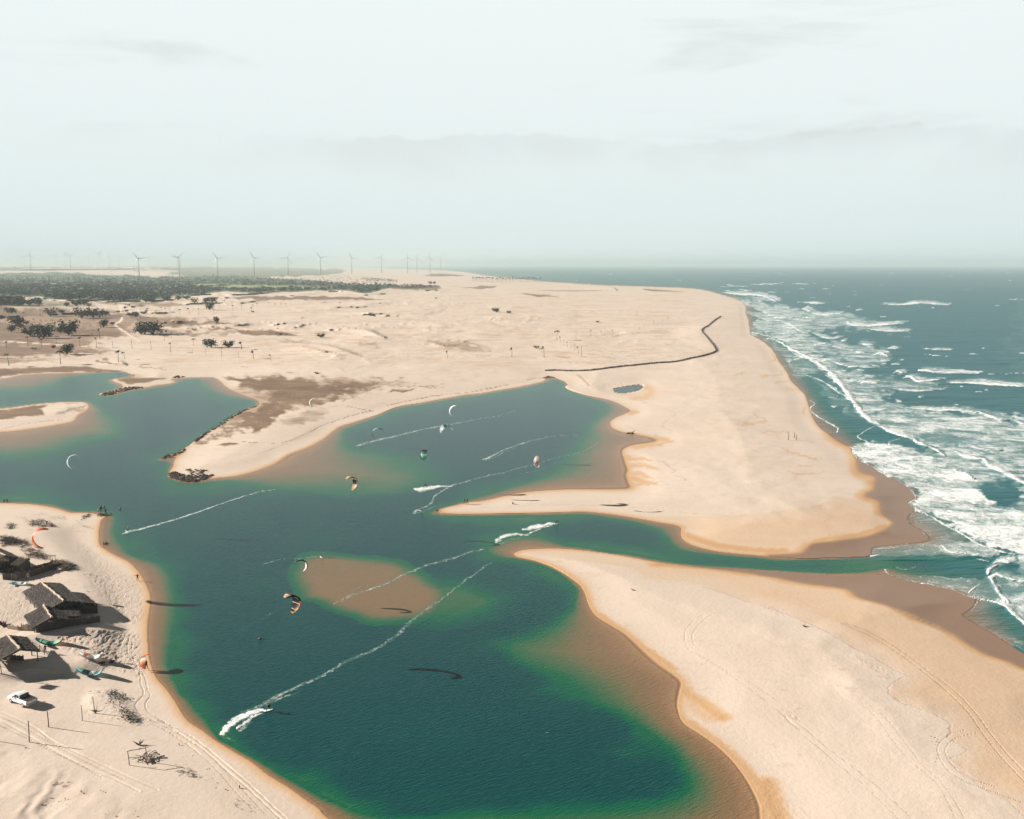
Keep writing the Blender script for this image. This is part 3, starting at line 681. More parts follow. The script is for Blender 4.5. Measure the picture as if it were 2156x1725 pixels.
zone(zD, [(640, 960), (800, 1040), (900, 1130), (1010, 1260), (900, 1250), (780, 1150), (700, 1050)], .40, 8, 6)
zone(lambda p: p, [(2140, 880), (2700, 900), (2800, 1250), (2700, 1420), (2300, 1340), (2140, 1280), (2150, 1000)], .60, 14, 8)
zone(lambda p: p, [(2150, 640), (2600, 650), (2700, 860), (2160, 850)], .22, 20, 14)
zone(zD, [(560, 480), (900, 520), (1300, 600), (1100, 640), (800, 640), (650, 700), (500, 600)], .56)
zone(zD, [(800, 700), (1200, 760), (1250, 830), (1200, 900), (900, 900), (700, 780)], .55)
zone(zD, [(950, 1010), (1250, 960), (1600, 1020), (1500, 1080), (1150, 1080)], .48)
zone(zD, [(1100, 1180), (1400, 1190), (1800, 1215), (2156, 1240), (2156, 1280), (1800, 1250), (1300, 1260), (1150, 1240)], .62)
zone(zD, [(1100, 1300), (1500, 1340), (1900, 1380), (2156, 1440), (2156, 1720), (1300, 1720), (1000, 1520), (950, 1480), (1100, 1440), (1300, 1460), (1500, 1480)], .55)
zone(zB, [(430, 62), (480, 150), (560, 200), (680, 270), (800, 340), (900, 390), (960, 440), (1000, 500), (935, 545), (1000, 612), (1180, 680), (1340, 770), (1480, 870), (1700, 950), (1932, 990), (2300, 1000),
          (2300, 700), (1700, 560), (1500, 300), (1250, 200), (900, 40), (600, 20)], .80, 8, 5)
zone(zB, [(1250, 560), (1500, 600), (1560, 660), (1400, 650)], .45, 8, 8)
zone(zB, [(620, 935), (850, 905), (1100, 872), (1350, 850), (1500, 880), (1700, 960), (1620, 1020), (1300, 1000), (620, 1000)], .47, 4, 4)
zone(zB, [(940, 640), (1000, 612), (1180, 680), (1340, 770), (1460, 870), (1250, 880), (1100, 850), (1070, 800), (960, 740)], .34, 4, 4)
zone(zB, [(740, 1140), (900, 1160), (1200, 1180), (1450, 1200), (1640, 1190), (1700, 1290), (1760, 1390), (1560, 1380), (1400, 1320), (1160, 1258), (850, 1188)], .46, 4, 4)
zone(zB, [(1650, 1170), (1932, 1180), (2300, 1300), (2300, 1700), (1932, 1580), (1780, 1430), (1720, 1300)], .58, 8, 6)
zone(zE, [(1700, 190), (1850, 280), (2078, 420), (2300, 520), (2300, 300), (1960, 60), (1880, 5), (1720, 10)], .26, 3, 2)
zone(zC, [(200, 255), (500, 330), (1000, 365), (1600, 392), (2100, 440), (2156, 430), (1500, 375), (800, 345)], .25, 3, 3)
B_ = lambda *a, **k: brk(zD, *a, **k)
B_([(340, 700), (420, 720), (480, 760), (560, 800), (640, 840), (760, 920), (850, 1010), (900, 1080), (960, 1160), (1040, 1260), (1130, 1310), (1220, 1360), (1340, 1400), (1440, 1450), (1540, 1490), (1600, 1530)], 8, 1, .7)
B_([(1000, 1210), (1080, 1280), (1200, 1340), (1380, 1400)], 12, .9)
B_([(560, 800), (700, 850), (780, 850), (860, 885), (960, 900), (1100, 905)], 5, .95, .6)
B_([(740, 1010), (800, 1040), (860, 1090), (940, 1130)], 2.5, .9); B_([(780, 955), (840, 1000), (920, 1030)], 4, .9)
for p, w in [([(300, 505), (350, 530), (430, 548)], 3), ([(405, 570), (480, 590), (560, 640), (625, 662)], 5), ([(660, 660), (720, 685), (790, 700), (850, 690)], 4), ([(580, 485), (640, 505)], 5),
             ([(655, 515), (720, 530), (860, 520)], 5), ([(905, 580), (935, 600), (1080, 605), (1300, 590)], 7), ([(1050, 632), (1100, 636), (1200, 645), (1340, 645)], 5), ([(1140, 458), (1300, 458), (1420, 446), (1530, 455), (1620, 460)], 4.5),
             ([(1350, 440), (1430, 448)], 4), ([(668, 745), (740, 735)], 3.5), ([(790, 755), (870, 770)], 3.5), ([(850, 715), (895, 712)], 3.5), ([(950, 785), (1030, 798)], 5), ([(1090, 818), (1140, 802), (1190, 825)], 5),
             ([(1190, 770), (1220, 765), (1250, 778)], 3.5), ([(1010, 735), (1070, 758)], 3), ([(1140, 852), (1190, 862)], 3.5), ([(1140, 880), (1190, 878)], 2.5), ([(1005, 1015), (1050, 1005), (1120, 1015)], 6),
             ([(1230, 945), (1270, 935), (1300, 948)], 4.5), ([(1410, 930), (1440, 925), (1600, 942), (1840, 945)], 6.5), ([(1300, 982), (1360, 972), (1410, 1000), (1570, 988)], 6), ([(1610, 1008), (1800, 1015), (1950, 1025), (2200, 1040)], 7),
             ([(1200, 1048), (1350, 1070), (1600, 1058)], 4), ([(1430, 775), (1640, 780)], 3), ([(1450, 815), (1650, 828)], 2), ([(1835, 1218), (1920, 1250), (2000, 1275), (2070, 1265)], 8), ([(2065, 1272), (2170, 1305)], 7),
             ([(1330, 1190), (1500, 1205), (1700, 1205), (1850, 1222)], 6), ([(1700, 1442), (1760, 1452), (1850, 1480), (2000, 1492)], 7), ([(1670, 1500), (1740, 1530), (1870, 1555)], 9),
             ([(1870, 1550), (1920, 1600), (2010, 1640), (2100, 1690), (2200, 1740)], 12), ([(1660, 1625), (1720, 1650), (1800, 1690)], 6), ([(780, 1180), (830, 1185)], 3), ([(1405, 1112), (1430, 1118)], 3.5),
             ([(960, 495), (1000, 495)], 3), ([(880, 535), (920, 540)], 2.5), ([(890, 472), (930, 472)], 2), ([(725, 348), (780, 348)], 2), ([(510, 312), (640, 314)], 2), ([(790, 325), (815, 322)], 2), ([(220, 315), (440, 312)], 2.2),
             ([(130, 352), (220, 358)], 2), ([(40, 318), (90, 320)], 2), ([(340, 370), (400, 372)], 2), ([(20, 372), (150, 385), (300, 395), (400, 440)], 5), ([(180, 385), (350, 400), (420, 430)], 3), ([(570, 445), (760, 450)], 3),
             ([(540, 440), (700, 455)], 2), ([(0, 330), (200, 328)], 1.6), ([(2000, 420), (2156, 422)], 1.6), ([(1900, 950), (2156, 945)], 1.6), ([(440, 610), (520, 630)], 3), ([(340, 555), (500, 548), (620, 550)], 2)]:
    B_(p, w, 1.0, .6 if w > 4 else .25, j=1.2)
_r = random.Random(5)
for _ in range(110):                      # scattered whitecaps farther out
    x = _r.uniform(1200, 2300); y = 562 + 330 * _r.random() ** 1.6
    if x < 1515 + (y - 620) * 1.2 + 40 and y > 600: continue
    if x < 1130: continue
    l = _r.uniform(1.0, 6) * (0.5 + (y - 557) / 200)
    stroke(foam, [(x - l, y), (x, y - .3), (x + l, y + .2)], 1.0 + (y - 557) / 130, _r.uniform(.6, 1.0), soft=.3)
for p, w in [([(980, 1385), (985, 1405), (1050, 1435), (1020, 1458), (925, 1472)], 2.4), ([(1100, 1320), (1050, 1345), (985, 1385)], 1.8), ([(1200, 1440), (1220, 1480), (1290, 1515)], 3), ([(1300, 1400), (1200, 1430)], 1.6),
             ([(640, 1190), (660, 1225), (760, 1290), (835, 1335), (830, 1365)], 2.4), ([(635, 1200), (670, 1160), (640, 1140)], 1.8), ([(490, 875), (500, 855), (590, 835)], 2.4), ([(610, 960), (700, 990), (770, 1030), (850, 1090)], 2.4),
             ([(210, 655), (330, 680), (440, 730), (520, 800), (590, 835)], 2.0), ([(400, 690), (460, 675), (520, 680)], 1.5), ([(410, 700), (500, 720), (570, 728)], 2.0), ([(230, 530), (340, 575)], 1.6), ([(750, 960), (900, 1030)], 2.0)]:
    brk(zD, p, w, .95, taper=(1, 1), j=1.2)
for p, w in [([(430, 55), (490, 160), (560, 200), (680, 270), (800, 340), (895, 385), (960, 440), (1000, 500), (940, 545), (965, 590), (1005, 612)], 2.6), ([(1005, 612), (1080, 640), (1180, 675)], 2.5),
             ([(1000, 612), (940, 650), (928, 700), (960, 742), (1070, 802), (1100, 868)], 1.6), ([(1100, 872), (850, 903), (640, 928)], 2), ([(640, 925), (600, 955), (612, 1000), (680, 990)], 5), ([(640, 940), (850, 925)], 4),
             ([(1340, 760), (1380, 800), (1500, 875), (1600, 920), (1750, 965), (1850, 985)], 3.5), ([(1215, 905), (1300, 965), (1400, 975)], 3), ([(1350, 960), (1420, 975), (1540, 985)], 2), ([(1530, 1025), (1630, 1045)], 3),
             ([(1150, 670), (1250, 730), (1360, 790)], 3.5), ([(735, 1115), (760, 1155), (850, 1190), (1000, 1228), (1160, 1258), (1330, 1300), (1450, 1350), (1540, 1372)], 3.2), ([(830, 1105), (900, 1115), (1000, 1095)], 2),
             ([(1540, 1372), (1490, 1455), (1388, 1513)], 1.4), ([(1388, 1513), (1500, 1578), (1620, 1650), (1720, 1735)], .9), ([(1550, 1240), (1490, 1290), (1460, 1320)], 3), ([(1640, 1180), (1700, 1290), (1770, 1390)], 6), ([(1620, 1160), (1640, 1110), (1690, 1080)], 6),
             ([(1680, 1060), (1740, 1045), (1800, 1060)], 8), ([(1650, 1190), (1700, 1160), (1800, 1190), (1932, 1220)], 7), ([(1680, 1395), (1780, 1430), (1850, 1500), (1960, 1590), (2100, 1700)], 7), ([(1560, 1378), (1690, 1392)], 3), ([(1350, 485), (1520, 545), (1700, 590), (1900, 640)], 5),
             ([(1830, 600), (1932, 640), (2100, 680)], 14), ([(1700, 1300), (1800, 1400)], 6)]:
    brk(zB, p, w, .95, .3 if w > 5 else 0, taper=(.7, 1, 1, .7), j=1.6)
# boards' wakes on the lagoon
def wake(pts, w, v, taper, j=1.2): stroke(foam, pts, w, v * (.84 if v < .8 else 1), soft=.25, taper=taper, jitter=j)
wake([(258, 1124), (275, 1119), (330, 1105), (400, 1084), (480, 1056), (545, 1036), (582, 1031)], 5.5, .80, [.5, 1, .8, .6, .5, .4, .25])
wake(z8([(985, 722), (1010, 715), (1100, 690), (1250, 655), (1400, 620), (1550, 585), (1680, 560), (1850, 530), (2000, 500), (2156, 475), (2320, 430)]), 6, .74, [1.2, 1.2, 1, .8, .6, .4, .25])
wake(zA([(25, 842), (60, 830), (100, 810), (200, 760), (350, 705), (500, 665), (640, 638), (830, 638)]), 5, .76, [.8, 1.3, .9, .8, .7, .4, .2]); wake(zA([(50, 845), (90, 838), (180, 790), (300, 735)]), 3, .7, [1, .5])
wake(z8([(1465, 1290), (1480, 1272), (1530, 1250), (1600, 1215), (1625, 1180), (1650, 1140), (1760, 1070), (1900, 1025), (2050, 985), (2156, 960)]) + zA([(200, 950), (350, 905), (450, 885), (620, 830), (850, 780), (1000, 690)]), 5, .72, [1.3, 1, .8, .8, .8, .6, .5, .3])
wake(z8([(1470, 1280), (1500, 1290), (1560, 1270), (1640, 1230)]), 4, .7, [1, .4])
wake(z8([(1480, 1088), (1530, 1090), (1600, 1075), (1680, 1064), (1790, 1064)]), 13, .95, [.6, 1.3, 1.0, .4, .3], 2)
wake(zA([(340, 955), (420, 945), (500, 930)]), 2.2, .6, [1, 1]); wake(zA([(500, 920), (700, 850), (820, 815)]), 1.8, .5, [1, .4])
wake(zI([(2095, 1010), (1990, 1030), (1900, 1050), (1800, 1070), (1720, 1095), (1640, 1100)]), 10, .95, [.4, .8, 1.1, 1.3, 1, .3], 2.5)
wake(zI([(2080, 1030), (1950, 1070), (1850, 1105), (1720, 1160)]), 3, .85, [.6, 1, 1, 1])
wake(zI([(1720, 1170), (1620, 1165), (1520, 1170), (1420, 1190), (1340, 1230), (1300, 1280)]), 12, .88, [.4, .7, 1, 1, .9, .6], 3); wake(zI([(1700, 1190), (1500, 1240), (1350, 1290)]), 6, .55, [.5, 1], 3)
wake(zI([(1750, 1190), (1850, 1160), (1900, 1130)]), 3, .5, [1, .5]); wake(zI([(1280, 1390), (1450, 1360)]), 4, .4, [1, .6])
wake(zI([(1120, 1365), (950, 1400), (750, 1480), (550, 1530), (400, 1570), (200, 1650), (60, 1700)]) + zH([(1500, 330), (1350, 350), (1230, 370), (1050, 430), (900, 480), (790, 540)])[2:], 6.5, .66, [.6, 1, 1, .9, .9, .8, .5], 2.2)
wake(zH([(900, 455), (1000, 400), (1100, 380)]), 3, .5, [.4, 1, .4]); wake(zH([(860, 520), (960, 470), (1060, 430)]), 5, .45, [1, 1, .4])
wake(zH([(2115, 190), (2000, 270), (1850, 380), (1700, 500), (1560, 590), (1450, 680), (1300, 820), (1100, 940), (900, 1020), (700, 1140), (500, 1230), (350, 1300), (220, 1370), (120, 1420), (30, 1450)]), 9, .64,
     [.4, .5, .6, .7, .8, .8, .9, 1, 1.1], 3)
wake(zH([(500, 1280), (350, 1330), (230, 1390)]), 7, .55, [.5, 1], 2)
wake([(566, 1494), (548, 1496), (525, 1502), (500, 1514), (480, 1530), (468, 1546)], 12, .95, [.4, .8, 1.1, 1.2, 1, .7], 3)
wake([(552, 1502), (535, 1508), (515, 1522), (500, 1534)], 8, .9, [.4, 1, 1, .6], 3); wake([(525, 1520), (512, 1532), (505, 1540)], 6, .75, [1, 1], 3)
wake([(462, 1548), (480, 1556), (495, 1560)], 4, .5, [1, 1], 3)
wake(zH([(180, 210), (230, 195), (300, 175), (400, 158), (460, 158), (550, 150), (620, 140), (685, 132)]), 3.2, .66, [.3, 1, .8, .6, 1, 1, .5])
wake(zH([(420, 520), (200, 660), (60, 730), (-100, 860)]), 4, .30, [.6, 1, .5]); wake(zF([(290, 1185), (350, 1195), (400, 1212)]), 3, .6, [.5, .5], 2)
wake(zF([(1180, 60), (1240, 70)]), 3, .5, [1, 1], 2); wake(zF([(1280, 85), (1320, 90)]), 2, .5, [1, 1], 2)
wake(zB([(0, 1165), (200, 1205), (350, 1225), (500, 1222)]), .9, .35, [1, 1])

swell = (fbm(X0 / 40, Y0 / 16, 3) - 0.5) * 0.9 * sm(V, 570, 640)
WZ = sea * (swell * sm(sWj, 8, 60)) + crest * 1.1
W_u, W_v = U, V
keep = (sWj > -5) | (sWj[:] > -5)
for sh_ in ((1, 0), (0, 1), (-1, 0), (0, -1)): keep |= np.roll(sWj, sh_, (0, 1)) > -5
# ------------------------------------------------------------------ materials
class NT:
    def __init__(s, name):
        s.m = bpy.data.materials.new(name); s.m.use_nodes = True
        s.t = s.m.node_tree; s.t.nodes.clear()
        s.out = s.t.nodes.new('ShaderNodeOutputMaterial')
    def n(s, typ, **kw):
        x = s.t.nodes.new(typ)
        for k, v in kw.items(): setattr(x, k, v)
        return x
    def l(s, a, b): s.t.links.new(a, b)
    def set(s, sock, v):
        if v is None: return
        if hasattr(v, 'is_output'): s.l(v, sock)
        else: sock.default_value = v
    def math(s, op, a, b=None, c=None, clamp=False):
        m = s.n('ShaderNodeMath', operation=op, use_clamp=clamp)
        for i, v in enumerate((a, b, c)): s.set(m.inputs[i], v)
        return m.outputs[0]
    def mr(s, v, a, b, c=0.0, d=1.0, smooth=True):
        m = s.n('ShaderNodeMapRange', interpolation_type='SMOOTHSTEP' if smooth else 'LINEAR')
        s.l(v, m.inputs[0])
        for i, x in enumerate((a, b, c, d)): s.set(m.inputs[i + 1], x)
        return m.outputs[0]
    def mix(s, f, a, b, mode='MIX'):
        m = s.n('ShaderNodeMix', data_type='RGBA', blend_type=mode)
        s.set(m.inputs['Factor'], f)
        s.set(m.inputs['A'], a if hasattr(a, 'is_output') else (*a, 1)); s.set(m.inputs['B'], b if hasattr(b, 'is_output') else (*b, 1))
        return m.outputs['Result']
    def pos(s, scale=(1, 1, 1), rot=0.0, obj=False):
        src = s.n('ShaderNodeTexCoord').outputs['Object'] if obj else s.n('ShaderNodeNewGeometry').outputs['Position']
        r = s.n('ShaderNodeMapping'); r.inputs['Rotation'].default_value = (0, 0, rot)
        s.l(src, r.inputs[0])
        m = s.n('ShaderNodeMapping'); m.inputs['Scale'].default_value = scale
        s.l(r.outputs[0], m.inputs[0]); return m.outputs[0]
    def noise(s, vec, scale=1.0, detail=4.0, rough=0.55, dist=0.0):
        n = s.n('ShaderNodeTexNoise'); s.l(vec, n.inputs['Vector'])
        n.inputs['Scale'].default_value = scale; n.inputs['Detail'].default_value = detail
        n.inputs['Roughness'].default_value = rough; n.inputs['Distortion'].default_value = dist
        return n.outputs['Fac']
    def attr(s, name):
        a = s.n('ShaderNodeAttribute', attribute_name=name); sp = s.n('ShaderNodeSeparateColor')
        s.l(a.outputs['Color'], sp.inputs[0]); return sp.outputs
    def ramp(s, v, stops):
        r = s.n('ShaderNodeValToRGB'); cr = r.color_ramp
        cr.elements[0].position = stops[0][0]; cr.elements[0].color = (*stops[0][1], 1)
        cr.elements[1].position = stops[-1][0]; cr.elements[1].color = (*stops[-1][1], 1)
        for p, c in stops[1:-1]:
            e = cr.elements.new(p); e.color = (*c, 1)
        s.l(v, r.inputs[0]); return r.outputs[0]
    def bump(s, h, strength, dist, normal=None):
        b = s.n('ShaderNodeBump'); b.inputs['Strength'].default_value = strength if not hasattr(strength, 'is_output') else 1
        if hasattr(strength, 'is_output'): s.l(strength, b.inputs['Strength'])
        b.inputs['Distance'].default_value = dist; s.l(h, b.inputs['Height'])
        if normal is not None: s.l(normal, b.inputs['Normal'])
        return b.outputs[0]
    def principled(s, color, rough=0.7, normal=None, **kw):
        p = s.n('ShaderNodeBsdfPrincipled')
        s.set(p.inputs['Base Color'], color if hasattr(color, 'is_output') else (*color, 1))
        s.set(p.inputs['Roughness'], rough)
        if normal is not None: s.l(normal, p.inputs['Normal'])
        for k, v in kw.items(): s.set(p.inputs[k.replace('_', ' ')], v)
        return p.outputs[0]
    def finish(s, sh): s.l(sh, s.out.inputs['Surface']); return s.m

def sand_material():
    s = NT("sand")
    A = s.attr("ma"); B = s.attr("mb"); C = s.attr("mc")
    p = s.pos()
    big = s.noise(p, 0.018, 4); mid = s.noise(p, 0.13, 5, .6); fine = s.noise(p, 2.4, 5, .65)
    strk = s.noise(s.pos((0.017, 0.032, 1), .1), 1.0, 8, .66, .4)
    strk2 = s.noise(s.pos((0.07, 0.10, 1), .1), 1.0, 6, .64, .4)
    base = s.mix(s.mr(big, .35, .65), (0.595, 0.497, 0.408), (0.63, 0.532, 0.447))
    base = s.mix(s.mr(mid, .45, .75, 0, .22), base, (0.57, 0.43, 0.31))
    base = s.mix(s.math('MULTIPLY', s.mr(strk, .48, .66), s.mr(B[2], 0, 1, .0, .62)), base, (0.50, 0.345, 0.215))
    base = s.mix(s.math('MULTIPLY', s.mr(strk2, .58, .72), s.mr(B[2], 0, 1, .0, .6)), base, (0.45, 0.30, 0.18))
    base = s.mix(s.mr(fine, .3, .8, 0, .16), base, (0.50, 0.37, 0.26))
    base = s.mix(s.math('MULTIPLY', s.mr(A[2], 0, .9, 0, .85), s.mr(strk2, .35, .6, .45, 1)), base, (0.32, 0.222, 0.145))
    soilc = s.mix(s.mr(strk, .4, .65), (0.140, 0.088, 0.056), (0.22, 0.142, 0.092))
    base = s.mix(s.math('MULTIPLY', s.mr(A[2], 0, .9, 0, .85), s.mr(strk2, .35, .6, .45, 1)), base, (0.32, 0.222, 0.145))
    soilc = s.mix(s.mr(fine, .5, .75, 0, .5), soilc, (0.13, 0.09, 0.062))
    sf = s.mr(s.math('ADD', A[2], s.math('MULTIPLY', s.math('SUBTRACT', s.math('ADD', s.math('MULTIPLY', strk, .36), s.math('ADD', s.math('MULTIPLY', strk2, .32), s.math('MULTIPLY', s.noise(s.pos((.30, .36, 1)), 1.0, 5, .7), .32))), 0.5), 2.6)), 0.12, .95, 0, 1)
    sf = s.math('MULTIPLY', sf, s.mr(A[2], 0, .12))
    base = s.mix(s.math('MULTIPLY', sf, .88), base, soilc)
    base = s.mix(s.math('MULTIPLY', C[0], .85), base, (0.72, 0.60, 0.48))
    base = s.mix(s.math('MULTIPLY', B[0], s.mr(mid, .35, .55, .55, 1)), base, (0.16, 0.095, 0.06))
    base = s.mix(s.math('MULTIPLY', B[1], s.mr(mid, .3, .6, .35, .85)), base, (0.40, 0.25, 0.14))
    spk = s.noise(s.pos((.30, .42, 1)), 1.0, 3, .6); spk2 = s.noise(s.pos((.006, .02, 1)), 1.0, 4, .6)
    base = s.mix(s.math('MULTIPLY', s.math('MULTIPLY', s.mr(spk, .60, .70), s.mr(spk2, .42, .56)), B[2]), base, (0.26, 0.17, 0.10))
    strk3 = s.noise(s.pos((.05, .20, 1), .12), 1.0, 4, .6, .6)
    base = s.mix(s.math('MULTIPLY', s.mr(strk3, .56, .70), s.math('MULTIPLY', B[2], .6)), base, (0.40, 0.265, 0.165))
    # wet gradient: damp orange, then soaked brown
    wn = s.math('ADD', A[0], s.math('MULTIPLY', s.math('SUBTRACT', s.noise(s.pos((.03, .12, 1)), 1.0, 5, .6), .5), s.mr(A[0], 0, .3, 0, .25)))
    base = s.mix(s.mr(wn, .06, .75, 0, 1), base, (0.55, 0.350, 0.190))
    base = s.mix(s.mr(wn, .62, 1.0, 0, .55), base, (0.44, 0.262, 0.135))
    base = s.mix(s.math('MULTIPLY', A[1], .93), base, s.mix(mid, (0.200, 0.112, 0.064), (0.230, 0.134, 0.080)))
    grn = s.noise(p, 0.03, 6, .7)
    vegc = s.mix(s.mr(grn, .4, .65), (0.045, 0.082, 0.048), (0.11, 0.14, 0.08))
    base = s.mix(s.math('MULTIPLY', A[3] if False else s.attr("md")[0], s.mr(s.noise(p, 0.02, 6, .7), .28, .5, .45, 1)), base, vegc)
    base = s.mix(C[1], base, s.mix(grn, (0.20, 0.25, 0.10), (0.30, 0.34, 0.15)))
    rough = s.mr(A[1], 0, 1, .85, .38)
    b1 = s.bump(s.noise(p, 1.1, 5, .6), s.mr(A[1], 0, .5, .28, .03), .22)
    tr = s.n('ShaderNodeTexVoronoi'); s.l(s.pos((1.5, 1.1, 1)), tr.inputs['Vector'])
    b2 = s.bump(tr.outputs['Distance'], s.mr(C[2], 0, 1, 0, .8), .22, b1)
    b3 = s.bump(s.noise(p, 7, 3, .6), s.mr(A[1], 0, .5, .2, .02), .05, b2)
    return s.finish(s.principled(base, rough, b3, Specular_IOR_Level=s.mr(A[1], 0, 1, .15, .5)))

def water_material():
    s = NT("water")
    A = s.attr("wa")     # r depth level 0..2, g foam, b sea
    t = A[0]; fo = A[1]; se = A[2]
    p = s.pos()
    nn = s.noise(s.pos((.02, .05, 1)), 1.0, 5, .6)
    tj = s.math('ADD', s.math('MULTIPLY', t, .5), s.math('MULTIPLY', s.math('SUBTRACT', nn, .5), s.mr(t, 0, .5, 0, .17)))
    lag = s.ramp(tj, [(0.0, (0.345, 0.205, 0.112)), (0.055, (0.275, 0.162, 0.088)), (0.14, (0.218, 0.131, 0.071)), (0.26, (0.170, 0.125, 0.064)), (0.38, (0.070, 0.120, 0.058)), (0.49, (0.006, 0.104, 0.048)),
                      (0.66, (0.004, 0.074, 0.055)), (0.80, (0.004, 0.056, 0.054)), (1.0, (0.003, 0.050, 0.053))])
    seac = s.ramp(tj, [(0.0, (0.27, 0.175, 0.118)), (0.2, (0.17, 0.15, 0.12)), (0.42, (0.075, 0.130, 0.110)), (0.6, (0.020, 0.120, 0.105)), (0.75, (0.016, 0.120, 0.125)), (1.0, (0.016, 0.108, 0.126))])
    col = s.mix(se, lag, seac)
    swl = s.noise(s.pos((.010, .055, 1)), 1.0, 5, .6)
    col = s.mix(s.math('MULTIPLY', se, s.mr(swl, .45, .72, 0, .45)), col, (0.060, 0.120, 0.118))
    # wind chop
    rot = math.radians(-28)
    c1 = s.noise(s.pos((.55, 2.3, 1), rot), 1.0, 4, .6, .3)
    c2 = s.noise(s.pos((.9, 3.2, 1), rot - .1), 1.0, 3, .6, .2)
    c3 = s.noise(s.pos((.035, .13, 1), math.radians(-8)), 1.0, 5, .6, .3)
    col = s.mix(s.mr(c1, .48, .75, 0, .34), col, s.mix(se, (0.016, 0.112, 0.104), (0.050, 0.155, 0.155)))  # paler chop crests: light caught by the ripples, put into the colour
    # foam: coverage level drives a broken threshold pattern
    f1 = s.noise(s.pos((.050, .060, 1), .15), 1.0, 8, .66, .5)
    f2 = s.noise(s.pos((1.5, 1.0, 1), math.radians(35)), 1.0, 6, .74, .6)
    fine = s.noise(s.pos((.34, .26, 1), math.radians(6)), 1.0, 8, .76, .4)
    lum = s.n('ShaderNodeMix', data_type='FLOAT'); s.l(se, lum.inputs[0]); s.l(f2, lum.inputs[2]); s.l(f1, lum.inputs[3])
    fn = s.math('ADD', s.math('MULTIPLY', lum.outputs[0], .56), s.math('MULTIPLY', fine, .44))
    thr = s.mr(fo, 0, 1, .66, .385, False)
    ff = s.mr(s.math('SUBTRACT', fn, thr), -.03, .09, 0, 1, False)
    ff = s.math('MULTIPLY', ff, s.mr(fo, .02, .15))
    ff = s.math('MULTIPLY', ff, s.mr(fo, .2, .95, .68, 1.0), clamp=True)
    # aerated water under the foam is paler
    col = s.mix(s.math('MULTIPLY', s.mr(fo, .10, .70, 0, .62), s.mr(f1, .35, .6, .55, 1)), col, s.mix(se, (0.10, 0.20, 0.16), (0.30, 0.42, 0.40)))
    col = s.mix(ff, col, (0.80, 0.83, 0.82))
    h = s.math('ADD', s.math('MULTIPLY', c1, .55), s.math('MULTIPLY', c2, .22))
    b1 = s.bump(h, .45, .40)
    b2 = s.bump(c3, s.math('MULTIPLY', se, .6), 2.2, b1)
    b3 = s.bump(s.math('MULTIPLY', ff, s.math('ADD', fine, .5)), .8, .35, b2)
    sh = s.principled(col, s.math('MAXIMUM', s.mr(ff, 0, 1, .22, .9), s.mr(se, 0, 1, .22, .38)), b3, IOR=1.33, Specular_IOR_Level=s.mr(se, 0, 1, .13, .10))
    tr = s.n('ShaderNodeBsdfTransparent')
    mx = s.n('ShaderNodeMixShader')
    al = s.math('MAXIMUM', s.mr(t, 0.0, .07, .0, 1.0), ff)
    s.l(al, mx.inputs[0]); s.l(tr.outputs[0], mx.inputs[1]); s.l(sh, mx.inputs[2])
    return s.finish(mx.outputs[0])

def simple(name, color, rough=0.7, var=0.0, scale=3.0, color2=None, bump=0.0, bscale=8.0, stretch=(1, 1, 1), obj=True, **kw):
    s = NT(name)
    v = s.pos(stretch, 0, obj)
    c = color
    if color2 is not None:
        c = s.mix(s.mr(s.noise(v, scale, 5, .6), .35, .65), color, color2)
    nrm = s.bump(s.noise(v, bscale, 4, .6), min(1, bump), .05) if bump else None
    return s.finish(s.principled(c, rough, nrm, **kw))

M = {}
M['sand'] = sand_material(); M['water'] = water_material()

me, used = fan_mesh("sand_ground", *gp(U, V, np.minimum(H, 60)), np.minimum(H, 60))
dist = np.hypot(X0, Y0)
inland = sm(V, 800, 740) * sm(U, 1560, 1400)
col_attr(me, "ma", used, Fwet, Fbrown, Fsoil)
col_attr(me, "mb", used, scarp, Fstreak, np.maximum(inland, 0.22 * sm(sDamp, 6, -20)))
col_attr(me, "mc", used, Fpale, Ffield, tramp)
col_attr(me, "md", used, Fveg)
ground = bpy.data.objects.new("sand_ground", me); COL.objects.link(ground)
ground["kind"] = "structure"; me.materials.append(M['sand'])

seam = sea > 0.5
def water_obj(name, k):
    me, used = fan_mesh(name, *gp(U, V, WZ), WZ, k)
    col_attr(me, "wa", used, np.where(sWj > 0, T, 0), np.clip(foam, 0, 1), sea)
    o = bpy.data.objects.new(name, me); COL.objects.link(o); o["kind"] = "structure"; me.materials.append(M['water'])
    return o
water_obj("lagoon_water", keep & ~seam)
water_obj("sea_water", keep & seam)

def haze():
    bm = bmesh.new(); bmesh.ops.create_cube(bm, size=1.0)
    R = 62000.0
    for v in bm.verts:
        v.co = Vector((v.co.x * 2 * R, v.co.y * 2 * R + 20000, -6.0 if v.co.z < 0 else 190.0))
    me = bpy.data.meshes.new("haze"); bm.to_mesh(me); bm.free()
    s = NT("haze_air")
    v = s.n('ShaderNodeVolumePrincipled')
    v.inputs['Color'].default_value = (0.54, 0.645, 0.66, 1); v.inputs['Density'].default_value = 0.000085; v.inputs['Anisotropy'].default_value = 0.0
    s.l(v.outputs[0], s.out.inputs['Volume'])
    me.materials.append(s.m)
    o = bpy.data.objects.new("haze", me); COL.objects.link(o); o["kind"] = "stuff"
haze()
